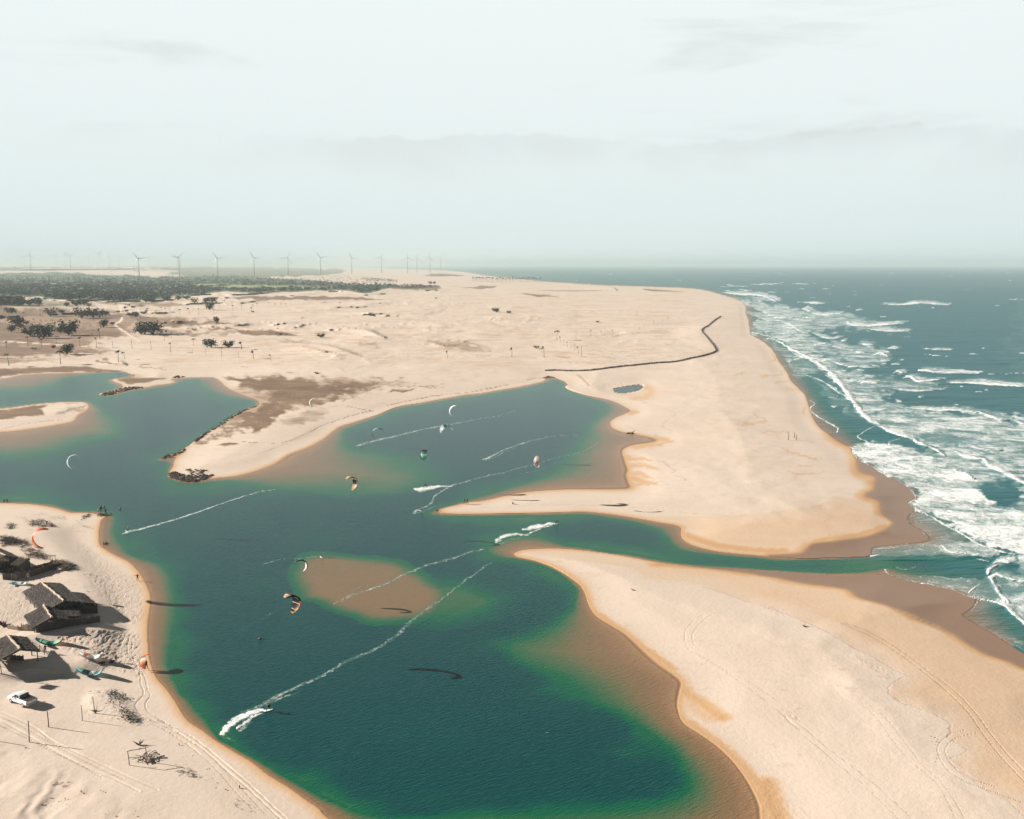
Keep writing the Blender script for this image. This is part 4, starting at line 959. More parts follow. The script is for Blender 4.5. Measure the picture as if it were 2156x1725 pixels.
# ------------------------------------------------------------------ building kit
class MB:
    def __init__(s): s.v = []; s.f = []; s.mi = []
    def add(s, vs, fs, mi=0):
        o = len(s.v); s.v += [tuple(v) for v in vs]; s.f += [tuple(i + o for i in f) for f in fs]; s.mi += [mi] * len(fs)
    def box(s, c, d, rz=0.0, mi=0, taper=1.0):
        cx, cy, cz = c; dx, dy, dz = d[0] / 2, d[1] / 2, d[2] / 2; co, si = math.cos(rz), math.sin(rz); vs = []
        for z, k in ((-dz, 1), (dz, taper)):
            for x, y in ((-dx, -dy), (dx, -dy), (dx, dy), (-dx, dy)):
                vs.append((cx + (x * co - y * si) * k, cy + (x * si + y * co) * k, cz + z))
        s.add(vs, [(3, 2, 1, 0), (4, 5, 6, 7), (0, 1, 5, 4), (1, 2, 6, 5), (2, 3, 7, 6), (3, 0, 4, 7)], mi)
    def tube(s, pts, r, n=6, mi=0, cap=True):
        pts = [Vector(p) for p in pts]; m = len(pts)
        rr = r if isinstance(r, (list, tuple)) else [r] * m
        vs = []; up = Vector((0, 0, 1))
        for i, p in enumerate(pts):
            d = (pts[min(i + 1, m - 1)] - pts[max(i - 1, 0)])
            d = d.normalized() if d.length > 1e-9 else Vector((0, 0, 1))
            a = d.cross(up if abs(d.z) < .9 else Vector((1, 0, 0))).normalized(); b = d.cross(a)
            for k in range(n):
                t = 2 * math.pi * k / n
                vs.append(p + (a * math.cos(t) + b * math.sin(t)) * rr[i])
        fs = [(i * n + k, i * n + (k + 1) % n, (i + 1) * n + (k + 1) % n, (i + 1) * n + k) for i in range(m - 1) for k in range(n)]
        if cap: fs += [tuple(range(n))[::-1], tuple((m - 1) * n + k for k in range(n))]
        s.add(vs, fs, mi)
    def ball(s, c, r, mi=0, n=8, m=6):
        rx, ry, rz = r if isinstance(r, (tuple, list)) else (r, r, r); vs = []
        for i in range(1, m):
            a = math.pi * i / m
            for k in range(n):
                t = 2 * math.pi * k / n
                vs.append((c[0] + rx * math.sin(a) * math.cos(t), c[1] + ry * math.sin(a) * math.sin(t), c[2] + rz * math.cos(a)))
        vs += [(c[0], c[1], c[2] + rz), (c[0], c[1], c[2] - rz)]; T_ = (m - 1) * n
        fs = [(i * n + k, (i + 1) * n + k, (i + 1) * n + (k + 1) % n, i * n + (k + 1) % n) for i in range(m - 2) for k in range(n)]
        fs += [(T_, k, (k + 1) % n) for k in range(n)] + [(T_ + 1, (m - 2) * n + (k + 1) % n, (m - 2) * n + k) for k in range(n)]
        s.add(vs, fs, mi)
    def mesh(s, name, mats, smooth=False):
        me = bpy.data.meshes.new(name); me.from_pydata(s.v, [], s.f)
        for m in (mats if isinstance(mats, (list, tuple)) else [mats]): me.materials.append(m)
        me.polygons.foreach_set('material_index', s.mi)
        if smooth: me.polygons.foreach_set('use_smooth', [True] * len(s.f))
        me.update(); return me
    def obj(s, name, mats, parent=None, smooth=False): return link(name, s.mesh(name, mats, smooth), parent)
def link(name, me, parent=None):
    o = bpy.data.objects.new(name, me); COL.objects.link(o)
    if parent is not None: o.parent = parent
    return o
def tag(o, label, cat, group=None, kind=None):
    if label: o["label"] = label
    if cat: o["category"] = cat
    if group: o["group"] = group
    if kind: o["kind"] = kind
    return o
def thing(name, label, cat, loc=(0, 0, 0), rz=0.0, group=None, scale=1.0):
    o = bpy.data.objects.new(name, None); COL.objects.link(o); o.location = loc; o.rotation_euler = (0, 0, rz)
    o.scale = (scale,) * 3 if isinstance(scale, (int, float)) else scale
    o.empty_display_size = .3
    return tag(o, label, cat, group)
def copy_thing(src, label, loc, rz=0.0, scale=1.0, group=None):
    r = src.copy(); COL.objects.link(r); r.location = loc; r.rotation_euler = (0, 0, rz)
    r.scale = (scale,) * 3 if isinstance(scale, (int, float)) else scale
    r["label"] = label
    if group: r["group"] = group
    for ch in KIDS.get(src.name, ()):
        c = ch.copy(); COL.objects.link(c); c.parent = r
        for g in KIDS.get(ch.name, ()):
            d = g.copy(); COL.objects.link(d); d.parent = c
    return r
KIDS = {}
def kids(o):
    KIDS[o.name] = [c for c in bpy.data.objects if c.parent is o]
    for c in KIDS[o.name]: KIDS[c.name] = [g for g in bpy.data.objects if g.parent is c]
    return o
class Proto:
    """first use hands out the original, later uses hand out copies"""
    def __init__(s, root): s.root = kids(root); s.used = False
    def place(s, label, loc, rz=0.0, scale=1.0, group=None):
        if not s.used:
            s.used = True; r = s.root; r.location = loc; r.rotation_euler = (0, 0, rz)
            r.scale = (scale,) * 3 if isinstance(scale, (int, float)) else scale
            r["label"] = label
            if group: r["group"] = group
            return r
        return copy_thing(s.root, label, loc, rz, scale, group)
ORD = ['first', 'second', 'third', 'fourth', 'fifth', 'sixth', 'seventh', 'eighth', 'ninth', 'tenth', 'eleventh', 'twelfth', 'thirteenth', 'fourteenth', 'fifteenth', 'sixteenth',
       'seventeenth', 'eighteenth', 'nineteenth', 'twentieth']
def nth(i, n, side='left'):
    if i == 0: return 'leftmost'
    if i == n - 1: return 'rightmost'
    return ORD[i] + ' from the left'

M['white_metal'] = simple('white_metal', (.30, .31, .32), .5)
M['trunk'] = simple('palm_trunk', (.20, .15, .11), .9, scale=2, color2=(.13, .10, .075))
M['palm_leaf'] = simple('palm_leaf', (.065, .060, .030), .75, scale=1.3, color2=(.035, .035, .020))
M['dry_leaf'] = simple('dry_leaf', (.15, .10, .055), .85, scale=1.3, color2=(.07, .045, .028))
M['bush_leaf'] = simple('bush_leaf', (.045, .050, .030), .8, scale=.6, color2=(.028, .034, .022))
M['forest_leaf'] = simple('forest_leaf', (.010, .050, .030), .8, scale=.03, color2=(.026, .074, .038), obj=False)
M['forest_dark'] = simple('forest_leaf_dark', (.010, .026, .020), .8, scale=.03, color2=(.020, .040, .026), obj=False)
M['thatch'] = simple('thatch', (.048, .034, .026), .95, scale=1.4, color2=(.016, .012, .010), bump=.8, bscale=9, stretch=(1, 4, 1))
M['thatch_pale'] = simple('thatch_pale', (.52, .42, .32), .95, scale=3, color2=(.40, .31, .23))
M['wood'] = simple('weathered_wood', (.12, .095, .078), .9, scale=4, color2=(.07, .056, .046))
M['wood_pale'] = simple('pale_wood', (.36, .28, .22), .9, scale=4, color2=(.24, .18, .14))
M['twig'] = simple('twig', (.10, .075, .055), .9, scale=3, color2=(.055, .045, .035))
M['twig_pale'] = simple('dry_twig', (.40, .31, .20), .9, scale=3, color2=(.26, .20, .13))
M['rock'] = simple('dark_rock', (.035, .028, .024), .95, scale=.8, color2=(.085, .066, .054), bump=.6)
M['skin'] = simple('skin', (.36, .20, .13), .6)
M['wetsuit'] = simple('wetsuit', (.012, .014, .018), .5)
M['shorts'] = simple('shorts', (.03, .035, .06), .7)
M['white_cloth'] = simple('white_cloth', (.75, .76, .75), .7)
M['hair'] = simple('hair', (.02, .014, .010), .7)
M['paint_white'] = simple('white_car_paint', (.80, .82, .83), .28)
M['glass'] = simple('dark_glass', (.02, .03, .035), .08)
M['black'] = simple('black_rubber', (.018, .018, .020), .7)
M['chrome'] = simple('grey_metal', (.45, .46, .47), .35)
M['red_lamp'] = simple('red_lamp_glass', (.35, .02, .015), .3)
def cloth(name, c, tr=.35):
    s = NT(name)
    v = s.pos((1, 1, 1), 0, True)
    cc = s.mix(s.mr(s.noise(v, 2, 3), .3, .7, 0, .25), c, tuple(x * .7 for x in c))
    d = s.principled(cc, .55)
    t = s.n('ShaderNodeBsdfTranslucent'); s.l(cc, t.inputs[0])
    m = s.n('ShaderNodeMixShader'); m.inputs[0].default_value = tr; s.l(d, m.inputs[1]); s.l(t.outputs[0], m.inputs[2])
    return s.finish(m.outputs[0])
KC = {'orange': (.75, .20, .05), 'red': (.60, .12, .07), 'salmon': (.78, .36, .22), 'white': (.82, .86, .83), 'black': (.012, .015, .016), 'teal': (.02, .22, .17), 'mint': (.30, .72, .52), 'sky': (.50, .72, .74),
      'aqua': (.25, .52, .50), 'deepteal': (.02, .10, .10), 'tan': (.68, .48, .30), 'grey': (.30, .33, .34), 'amber': (.85, .38, .08), 'pink': (.80, .62, .55)}
for k, c in KC.items(): M['k_' + k] = cloth('kite_cloth_' + k, c)

# ------------------------------------------------------------------ kites
def kite_mesh(R, Th, c0, w, c, sweep=.25, n=28, m=6, panels=None, fold=0.0, seed=0):
    """returns function p(theta, k) on the canopy; w: out from the flyer, c: leading to trailing edge"""
    w = Vector(w).normalized(); c = Vector(c); c = (c - w * c.dot(w)).normalized(); s = w.cross(c)
    rr = random.Random(seed)
    ph = rr.uniform(0, 6)
    def p(th, k):
        u = abs(th) / Th
        ch = c0 * (1 - .72 * u ** 2.4)
        le = sweep * c0 * 1.6 * u ** 2.2
        cam = math.sin(math.pi * min(1, k) ** .7) * .10 * ch
        q = s * (R * math.sin(th)) + w * (R * (math.cos(th) - math.cos(Th * .55)))
        out = (s * math.sin(th) + w * math.cos(th))
        q = q + c * (le + k * ch - .35 * c0) + out * (cam + .012 * R * math.sin(9 * th + ph) * k)
        return q
    return p
def kite(name, label, loc, R, Th, c0, w, c, panels, le_mat, group, nstrut=5, strut_mat=None, tube=None, extra=None, sweep=.25):
    t = thing(name, label, 'kite', loc, 0, group)
    p = kite_mesh(R, Th, c0, w, c, sweep)
    n, m = 40, 6; mb = MB(); vs = []
    for i in range(n + 1):
        for k in range(m + 1): vs.append(p(-Th + 2 * Th * i / n, k / m))
    mats = []
    fs = [[], []]
    for i in range(n):
        x = -1 + 2 * (i + .5) / n
        col = None
        for lim, cc in panels:
            if x <= lim: col = cc; break
        if isinstance(col, str): col = (col,) * 2
        for k in range(m):
            cc = col[0] if k < m / 2 else col[-1]
            if extra and extra(x, (k + .5) / m): cc = extra(x, (k + .5) / m)
            mm = M['k_' + cc]
            if mm not in mats: mats.append(mm)
            a = i * (m + 1) + k
            mb.f.append((a, a + 1, a + m + 2, a + m + 1)); mb.mi.append(mats.index(mm))
    mb.v = [tuple(v) for v in vs]
    mb.obj('canopy', mats, t, True)
    tr = tube or c0 * .075
    a = MB(); L_ = [p(-Th + 2 * Th * i / 30, 0) for i in range(31)]
    a.tube(L_, [tr * (.35 + .65 * math.sin(math.pi * min(max((i + 1.5) / 33, 0), 1)) ** .5) for i in range(31)], 8)
    le = le_mat if isinstance(le_mat, tuple) else (le_mat, le_mat)
    for q_ in range(len(a.f)): a.mi[q_] = 0 if q_ // 8 < 14 else 1
    a.obj('leading_edge', [M['k_' + le[0]], M['k_' + le[1]]], t, True); le_mat = le[0]
    for q in range(nstrut):
        th = Th * (-.72 + 1.44 * q / max(1, nstrut - 1))
        b = MB(); pts = [p(th, k / 4 * .95) - (Vector(w).normalized() * tr * .5) for k in range(5)]
        b.tube(pts, [tr * .55] * 4 + [tr * .3], 6); b.obj('strut', M['k_' + (strut_mat or le_mat)], t, True)
    return t
def kite_spot(ku, kv, su, sv):
    """height of a flying kite from where it stands against its own shadow on the ground"""
    best = None
    h0 = max(height_at(su, sv), 0)
    g = G(su, sv, h0)
    for i in range(20, 700):
        q = g + SUN_DIR * (i * .1)
        # project
        d = q - Vector((0, 0, CAM_H)); co, si = math.cos(PITCH), math.sin(PITCH)
        depth = d.y * co - d.z * si; up = d.y * si + d.z * co
        u = CX + FO * d.x / depth; v = CY - FO * up / depth
        e = (u - ku) ** 2 + .25 * (v - kv) ** 2
        if best is None or e < best[0]: best = (e, depth)
    rx, ry, rz = ray(ku, kv); r = Vector((float(rx), float(ry), float(rz)))
    return Vector((0, 0, CAM_H)) + r * best[1], best[1] / FO
GK = "kites in the air over the lagoon"
def fly(label, ku, kv, su, sv, px, Th, chord, w, c, panels, le, **kw):
    p, m_ = kite_spot(ku, kv, su, sv)
    W = lambda a: (a[0], -a[2], a[1])       # (right, up, toward the viewer) to world
    return kite('kite', label, p, px * m_, Th, chord * m_, W(w), W(c), panels, le, GK, **kw)
fly('orange and salmon kite low over the left beach', 79, 1131, 360, 1271, 22, 1.75, 17, (-.86, .30, .38), (.34, -.12, .93), [(-.4, 'salmon'), (.15, 'orange'), (1, 'red')], 'red', nstrut=3)
fly('white crescent kite nearest the left edge of the photo, over open lagoon', 150, 969, 493, 1136, 15.5, 1.75, 6, (-.80, .50, .12), (.12, .05, .99), [(1, 'white')], 'white', nstrut=3)
fly('small white crescent kite seen against the brown sand spit', 655, 847, 868, 946, 9, 1.5, 8, (-.95, .25, .1), (.10, .0, .99), [(1, 'white')], 'white', nstrut=3)
fly('slim white crescent kite, topmost over the lagoon', 953, 862, 1185, 978, 12, 1.7, 10, (-.75, .60, .1), (.12, .02, .99), [(.8, 'white'), (1, 'sky')], 'white', nstrut=3)
fly('pale blue arched kite with a grey underside over a long wake', 938, 900, 1258, 1062, 12.5, 1.65, 15, (-.12, .92, .30), (.42, -.35, .85), [(-.2, 'grey'), (.1, 'deepteal'), (.5, 'sky'), (1, 'white')], 'sky', nstrut=3)
fly('slim dark crescent kite left of the pale blue one', 792, 908, 1085, 1053, 12, 1.75, 6, (-.55, .80, .1), (.05, .02, .99), [(-.2, 'black'), (.4, 'aqua'), (1, 'black')], 'deepteal', nstrut=3)
fly('small black kite with a mint green panel', 891, 957, 1050, 1041, 11, 1.35, 15, (-.42, .38, .80), (.80, .10, .36), [(-.45, 'mint'), (.0, 'mint'), (.35, 'deepteal'), (1, 'black')], 'black', nstrut=3)
fly('white and pink kite standing upright with a round brown emblem', 1129, 973, 1335, 1077, 12.5, 1.25, 10.5, (-.25, .10, .95), (.95, .12, .2), [(-.5, 'white'), (.5, ('white', 'pink')), (1, 'pink')], 'white', nstrut=3,
    extra=lambda x, k: ('red' if (.12 < math.hypot((x + .25) * 1.0, (k - .5) * .8) < .24) or (x > .78 and .4 < k < .7) else ('grey' if -.75 < x < -.45 and .3 < k < .7 else None)))
fly('black and tan kite in the middle of the lagoon', 744, 1014, 1005, 1143, 16, 1.65, 15, (.52, .50, -.66), (-.78, .08, -.58), [(-.45, 'tan'), (.55, 'black'), (1, 'tan')], 'tan', nstrut=3)
fly('black and white kite above the brown shoal', 638, 1187, 840, 1286, 15, 1.65, 12, (.66, .60, -.4), (-.6, -.05, -.75), [(-.55, 'pink'), (.2, ('black', 'white')), (.6, ('black', 'sky')), (1, 'black')], 'black', nstrut=3)
fly('large black kite with amber tips and struts, biggest in the air', 620, 1266, 955, 1419, 23, 1.55, 26, (.55, .45, -.70), (-.80, .10, -.55), [(-.90, 'amber'), (.64, 'black'), (1, 'tan')], ('amber', 'black'), nstrut=5, strut_mat='tan')

def ground_kite(label, u, v, length, rz, panels, le, group="kites lying on the beach", arc=1.15, hgt=1.0, extra=None):
    """inflated kite resting belly down: leading edge arc on the sand, tips standing up"""
    p0 = on_ground(u, v)
    R = length / 2 / math.sin(min(arc, 1.57))
    t = thing('kite', label, 'kite', p0, rz, group)
    def P(th, k):
        u_ = abs(th) / arc
        ch = 1.9 * (1 - .6 * u_ ** 2)
        x = R * math.sin(th); z = R * (1 - math.cos(th)) * hgt + .12
        y = -.35 * u_ ** 2 * 2 + k * ch
        return Vector((x, y, z + .30 * math.sin(math.pi * k) * (1 - .4 * u_) + .06 * math.sin(7 * th) * k))
    n, m = 28, 5; mb = MB(); mats = []
    for i in range(n + 1):
        for k in range(m + 1): mb.v.append(tuple(P(-arc + 2 * arc * i / n, k / m)))
    for i in range(n):
        x = -1 + 2 * (i + .5) / n
        cc = next(c_ for lim, c_ in panels if x <= lim)
        mm = M['k_' + cc]
        if mm not in mats: mats.append(mm)
        for k in range(m):
            a = i * (m + 1) + k; mb.f.append((a, a + 1, a + m + 2, a + m + 1)); mb.mi.append(mats.index(mm))
    mb.obj('canopy', mats, t, True)
    a = MB(); a.tube([P(-arc + 2 * arc * i / 24, 0) for i in range(25)], [.16 * (.5 + .5 * math.sin(math.pi * (i + 1) / 26)) for i in range(25)], 8); a.obj('leading_edge', M['k_' + le], t, True)
    for x in (-.6, 0, .6):
        b = MB(); b.tube([P(arc * x, k / 4) - Vector((0, 0, .02)) for k in range(5)], .07, 6); b.obj('strut', M['k_' + le], t, True)
    return t
ground_kite('orange and green kite lying on the sand near the thatched shelter', 108, 1359, 5.2, .10, [(-.7, 'deepteal'), (-.3, 'mint'), (.1, 'teal'), (.35, 'mint'), (.6, 'salmon'), (1, 'orange')], 'teal')
ground_kite('white kite with orange wingtips lying on trampled sand', 194, 1389, 4.2, -.05, [(-.75, 'white'), (-.45, 'orange'), (.5, 'white'), (.8, 'salmon'), (1, 'white')], 'white')
ground_kite('aqua and dark kite lying at the edge of the big shadow', 193, 1424, 5.0, -.02, [(-.6, 'aqua'), (-.2, 'deepteal'), (.05, 'white'), (.35, 'deepteal'), (.7, 'aqua'), (1, 'deepteal')], 'aqua')
ground_kite('pale blue and white kite lying behind the long thatched hut', 41, 1233, 4.2, .05, [(-.75, 'sky'), (-.4, 'aqua'), (.1, 'white'), (.3, 'black'), (.6, 'white'), (1, 'grey')], 'sky', hgt=.6)

# ------------------------------------------------------------------ people
def make_person(name, J, E, R_, skin_from=1.52, top='wetsuit', low='wetsuit', fold=1.0, hair=True):
    """J joints, E bones, R_ radii; one continuous skinned body"""
    me = bpy.data.meshes.new('tmp'); names = list(J); me.from_pydata([J[k] for k in names], [(names.index(a), names.index(b)) for a, b in E], [])
    o = bpy.data.objects.new('tmp', me); COL.objects.link(o)
    sk = o.modifiers.new('s', 'SKIN'); sk.use_smooth_shade = True
    for i, k in enumerate(names):
        d = me.skin_vertices[0].data[i]; r = R_.get(k, .05); d.radius = (r, r) if not isinstance(r, tuple) else r; d.use_root = (k == 'pelvis')
    sb = o.modifiers.new('u', 'SUBSURF'); sb.levels = 1; sb.render_levels = 1
    dg = bpy.context.evaluated_depsgraph_get(); dg.update()
    ev = bpy.data.meshes.new_from_object(o.evaluated_get(dg))
    bpy.data.objects.remove(o)
    ev.name = name
    bm = bmesh.new(); bm.from_mesh(ev)
    # fingers: five unequal, curled, rooted in the palm
    for s_ in ('l', 'r'):
        h = Vector(J['hand_' + s_]); wv = Vector(J['wrist_' + s_]); d = (h - wv).normalized()
        side = d.cross(Vector((0, 1, 0))); side = side.normalized() if side.length > .1 else Vector((1, 0, 0))
        curl = side.cross(d).normalized()
        for i, (off, ln) in enumerate(((-.030, .070), (-.010, .082), (.010, .078), (.030, .060), (.042, .045))):
            b0 = h + side * off - d * (.0 if i < 4 else .05); dirn = d if i < 4 else (d * .5 + side * .8).normalized()
            mb = MB(); mb.tube([b0, b0 + dirn * ln * .5, b0 + dirn * ln * .8 + curl * .015 + curl * .01 * i, b0 + dirn * ln * .9 + curl * .035], [.010, .009, .008, .006], 5)
            vv = [bm.verts.new(x) for x in mb.v]
            for f in mb.f: bm.faces.new([vv[k] for k in f])
    bm.normal_update(); bm.to_mesh(ev); bm.free()
    for k in ('skin', top, low): ev.materials.append(M[k])
    hd = Vector(J['head']); hands = [Vector(J['hand_l']), Vector(J['hand_r'])]; pel = Vector(J['pelvis'])
    for f in ev.polygons:
        c = f.center
        if (c - hd).length < .20 or min((c - q).length for q in hands) < .16: f.material_index = 0
        elif (c - pel).length < .20 or c.z < pel.z: f.material_index = 2
        else: f.material_index = 1
        f.use_smooth = True
    root = bpy.data.objects.new('person', ev); COL.objects.link(root); root["category"] = 'person'; root["label"] = name
    if hair:
        mb = MB(); mb.ball(hd + Vector((0, -.012, .045)), (.088, .098, .085), 0, 10, 7)
        mb.obj('hair', M['hair'], root, True)
    return root
RAD = dict(pelvis=(.16, .12), belly=(.145, .105), chest=(.175, .12), neck=.06, head=(.085, .10), crown=(.075, .085), sh_l=.07, sh_r=.07, el_l=.048, el_r=.048, wrist_l=.033, wrist_r=.033, hand_l=(.040, .022), hand_r=(.040, .022),
           hip_l=.10, hip_r=.10, kn_l=.065, kn_r=.065, an_l=.042, an_r=.042, toe_l=(.042, .03), toe_r=(.042, .03), nose=.014)
BON = [('pelvis', 'belly'), ('belly', 'chest'), ('chest', 'neck'), ('neck', 'head'), ('head', 'crown'), ('chest', 'sh_l'), ('sh_l', 'el_l'), ('el_l', 'wrist_l'), ('wrist_l', 'hand_l'), ('chest', 'sh_r'), ('sh_r', 'el_r'), ('el_r', 'wrist_r'), ('wrist_r', 'hand_r'),
       ('pelvis', 'hip_l'), ('hip_l', 'kn_l'), ('kn_l', 'an_l'), ('an_l', 'toe_l'), ('pelvis', 'hip_r'), ('hip_r', 'kn_r'), ('kn_r', 'an_r'), ('an_r', 'toe_r')]
def pose(**k):
    b = dict(pelvis=(0, 0, .96), belly=(0, 0, 1.12), chest=(0, 0, 1.34), neck=(0, 0, 1.50), head=(0, .02, 1.62), crown=(0, .01, 1.70), sh_l=(-.19, 0, 1.42), sh_r=(.19, 0, 1.42), el_l=(-.25, 0, 1.14), el_r=(.25, 0, 1.14),
             wrist_l=(-.27, .08, .90), wrist_r=(.27, .08, .90), hand_l=(-.27, .11, .82), hand_r=(.27, .11, .82), hip_l=(-.10, 0, .90), hip_r=(.10, 0, .90), kn_l=(-.11, .02, .50), kn_r=(.11, .02, .50), an_l=(-.12, 0, .09), an_r=(.12, 0, .09),
             toe_l=(-.13, .16, .035), toe_r=(.13, .16, .035))
    b.update(k); return b
P_stand = Proto(make_person('standing', pose(), BON, RAD, low='shorts', top='skin'))
P_arms = Proto(make_person('arms', pose(el_l=(-.46, .05, 1.36), wrist_l=(-.72, .08, 1.38), hand_l=(-.81, .08, 1.38), el_r=(.33, .12, 1.20), wrist_r=(.20, .30, 1.22), hand_r=(.14, .37, 1.23), kn_l=(-.16, .05, .5), an_l=(-.2, 0, .09), toe_l=(-.22, .16, .035)), BON, RAD, top='wetsuit', low='shorts'))
P_walk = Proto(make_person('walking', pose(kn_l=(-.11, .20, .52), an_l=(-.11, .26, .12), toe_l=(-.11, .42, .08), kn_r=(.11, -.05, .50), an_r=(.11, -.32, .14), toe_r=(.11, -.20, .04), el_l=(-.26, -.12, 1.15), wrist_l=(-.27, -.10, .92),
                                   hand_l=(-.27, -.08, .84), el_r=(.26, .12, 1.16), wrist_r=(.25, .30, 1.0), hand_r=(.24, .36, .95)), BON, RAD, top='wetsuit', low='wetsuit'))
P_sit = Proto(make_person('sitting', pose(pelvis=(0, 0, .14), belly=(0, -.05, .30), chest=(0, -.08, .52), neck=(0, -.04, .68), head=(0, 0, .80), crown=(0, 0, .88), sh_l=(-.19, -.06, .60), sh_r=(.19, -.06, .60), el_l=(-.27, .12, .44), el_r=(.27, .12, .44),
                                  wrist_l=(-.14, .36, .44), wrist_r=(.14, .36, .44), hand_l=(-.08, .43, .44), hand_r=(.08, .43, .44), hip_l=(-.10, .04, .13), hip_r=(.10, .04, .13), kn_l=(-.13, .40, .46), kn_r=(.13, .40, .46), an_l=(-.12, .62, .09),
                                  an_r=(.12, .62, .09), toe_l=(-.13, .78, .035), toe_r=(.13, .78, .035)), BON, RAD, top='wetsuit', low='shorts'))
P_ride = Proto(make_person('riding', pose(pelvis=(0, -.30, .72), belly=(0, -.40, .86), chest=(0, -.52, 1.05), neck=(0, -.56, 1.21), head=(0, -.54, 1.33), crown=(0, -.55, 1.41), sh_l=(-.19, -.50, 1.13), sh_r=(.19, -.50, 1.13), el_l=(-.22, -.24, 1.12),
                                   el_r=(.22, -.24, 1.12), wrist_l=(-.17, .02, 1.24), wrist_r=(.17, .02, 1.24), hand_l=(-.15, .10, 1.27), hand_r=(.15, .10, 1.27), hip_l=(-.12, -.26, .68), hip_r=(.12, -.26, .68), kn_l=(-.26, -.02, .50), kn_r=(.26, -.02, .50),
                                   an_l=(-.28, -.04, .12), an_r=(.28, -.04, .12), toe_l=(-.28, .12, .07), toe_r=(.28, .12, .07)), BON, RAD, top='wetsuit', low='shorts'))
def person(P, label, u, v, rz=0.0, water=False, dz=0.0, s=1.0, group=None):
    p = on_ground(u, v, water) + Vector((0, 0, dz)); return P.place(label, p, rz, s, group)
def board_proto():
    mb = MB(); n = 14
    for side, z in ((0, .0), (1, .035)):
        for i in range(n):
            x = -.70 + 1.4 * i / (n - 1); w = .21 * (1 - abs(x / .72) ** 5) + .02; lift = .06 * (abs(x) / .7) ** 3
            mb.v += [(x, -w, z + lift), (x, w, z + lift)]
    for i in range(n - 1):
        a = 2 * i; b = 2 * n + a
        mb.f += [(a, a + 2, a + 3, a + 1), (b, b + 1, b + 3, b + 2), (a, b, b + 2, a + 2), (a + 1, a + 3, b + 3, b + 1)]; mb.mi += [0] * 4
    t = thing('kiteboard', 'x', 'board'); mb.obj('deck', M['white_cloth'], t, True)
    for x in (-.28, .28):
        a = MB(); a.tube([(x, -.12, .05), (x, -.07, .13), (x, .03, .15), (x, .09, .06)], .03, 6); a.obj('foot_strap', M['black'], t, True)
    for x in (-.62, .62):
        a = MB(); a.box((x, .1, -.02), (.08, .012, .05), mi=0); a.obj('fin', M['black'], t)
    return t
P_board = Proto(board_proto())
GP = "kitesurfers riding on the lagoon"
def rider(label, blabel, u, v, rz, s=1.0):
    p = on_ground(u, v, True)
    P_ride.place(label, p + Vector((0, 0, .10)), rz, s, GP)
    P_board.place(blabel, p + Vector((0, 0, .03)), rz, s, "boards under the riders")
rider('person in dark clothes riding a board beside the white spray, nearest rider to the camera', 'white board under the nearest rider, beside the white spray', 565, 1497, .5, 1.15)
rider('person riding a board at the left end of the long wake near the bathers', 'board at the left end of the long wake near the bathers', 267, 1119, 2.6)
rider('person in a white top riding beside the brown shoal', 'board of the rider beside the brown shoal', 677, 1174, 2.2)
rider('person riding at the right end of two bushy wakes in the channel mouth', 'board at the right end of the two bushy wakes', 1171, 1104, .4)
rider('person riding inside the curled foam left of the sand tip', 'board inside the curled foam left of the sand tip', 886, 1076, 2.5)
rider('person riding at the left head of the wake under the dark crescent kite', 'board at the head of the wake under the dark kite', 760, 938, 2.4)
rider('person riding at the head of the short wake above the upright white kite', 'board at the head of the short wake near the upright kite', 1025, 966, 2.4)
# a rider lying over the water beside a burst of spray, and one floating
person(P_sit, 'person crouched low behind a bright burst of spray', 896, 1022, 1.2, True, -.1)
person(P_sit, 'person floating alone in dark water below the largest kite', 548, 1346, 1.0, True, -.35)
GB = "bathers standing in shallow water off the left beach"
for i, (u, v, w) in enumerate([(210.5, 1070.5, 'leftmost in the cluster of bathers'), (213.5, 1070, 'second from left in the cluster of bathers'), (219.5, 1069.5, 'farthest out in the cluster of bathers'), (220.5, 1073, 'front one in the cluster of bathers'),
                               (206.5, 1076, 'beside the shore, left of the cluster of bathers'), (252.5, 1072, 'apart to the right of all other bathers')]):
    person(P_stand, 'person standing in the water, ' + w, u, v, .6 * i, True, -1.0, 1.0, GB)
person(P_walk, 'person standing on dark seaweed at the tip of the left beach', 223, 1083, .5)
person(P_stand, 'person in the shallows at the left edge, nearer the frame edge', 9, 1057, .5, True, -.6); person(P_stand, 'person in the shallows at the left edge, right one of the pair', 15, 1056.5, .9, True, -.6)
person(P_sit, 'person sitting on wet sand, left one of a pair on the left beach', 218.5, 1148, -1.2, False, 0, 1.1); person(P_sit, 'person sitting on wet sand, right one of a pair on the left beach', 223.5, 1147, -1.5, False, 0, 1.1)
person(P_arms, 'person standing at the waterline with one arm stretched out', 290, 1223.5, .3, False, 0, 1.05)
person(P_walk, 'person in dark clothes carrying an orange kite along the shore', 309, 1411, 1.2, False, 0, 1.15)
person(P_stand, 'person standing on the sand tip, left one of two', 977.5, 1062, .4, False, 0, 1.15); person(P_walk, 'person walking on the sand tip, right one of two', 984, 1062, .9, False, 0, 1.15)
person(P_sit, 'person sitting at the very tip of the sand spit', 921, 1077, 1.2, False, 0, 1.1)
person(P_sit, 'person sitting alone on the bright sand spit under a curved shadow', 1079, 1062, -1.4, False, 0, 1.0)
person(P_stand, 'person in dark clothes standing on the trampled sand', 245, 1395, .4, False, 0, .95)
person(P_walk, 'person standing at the open end of the thatched shelter', 96, 1375, .4, False, 0, 1.0)

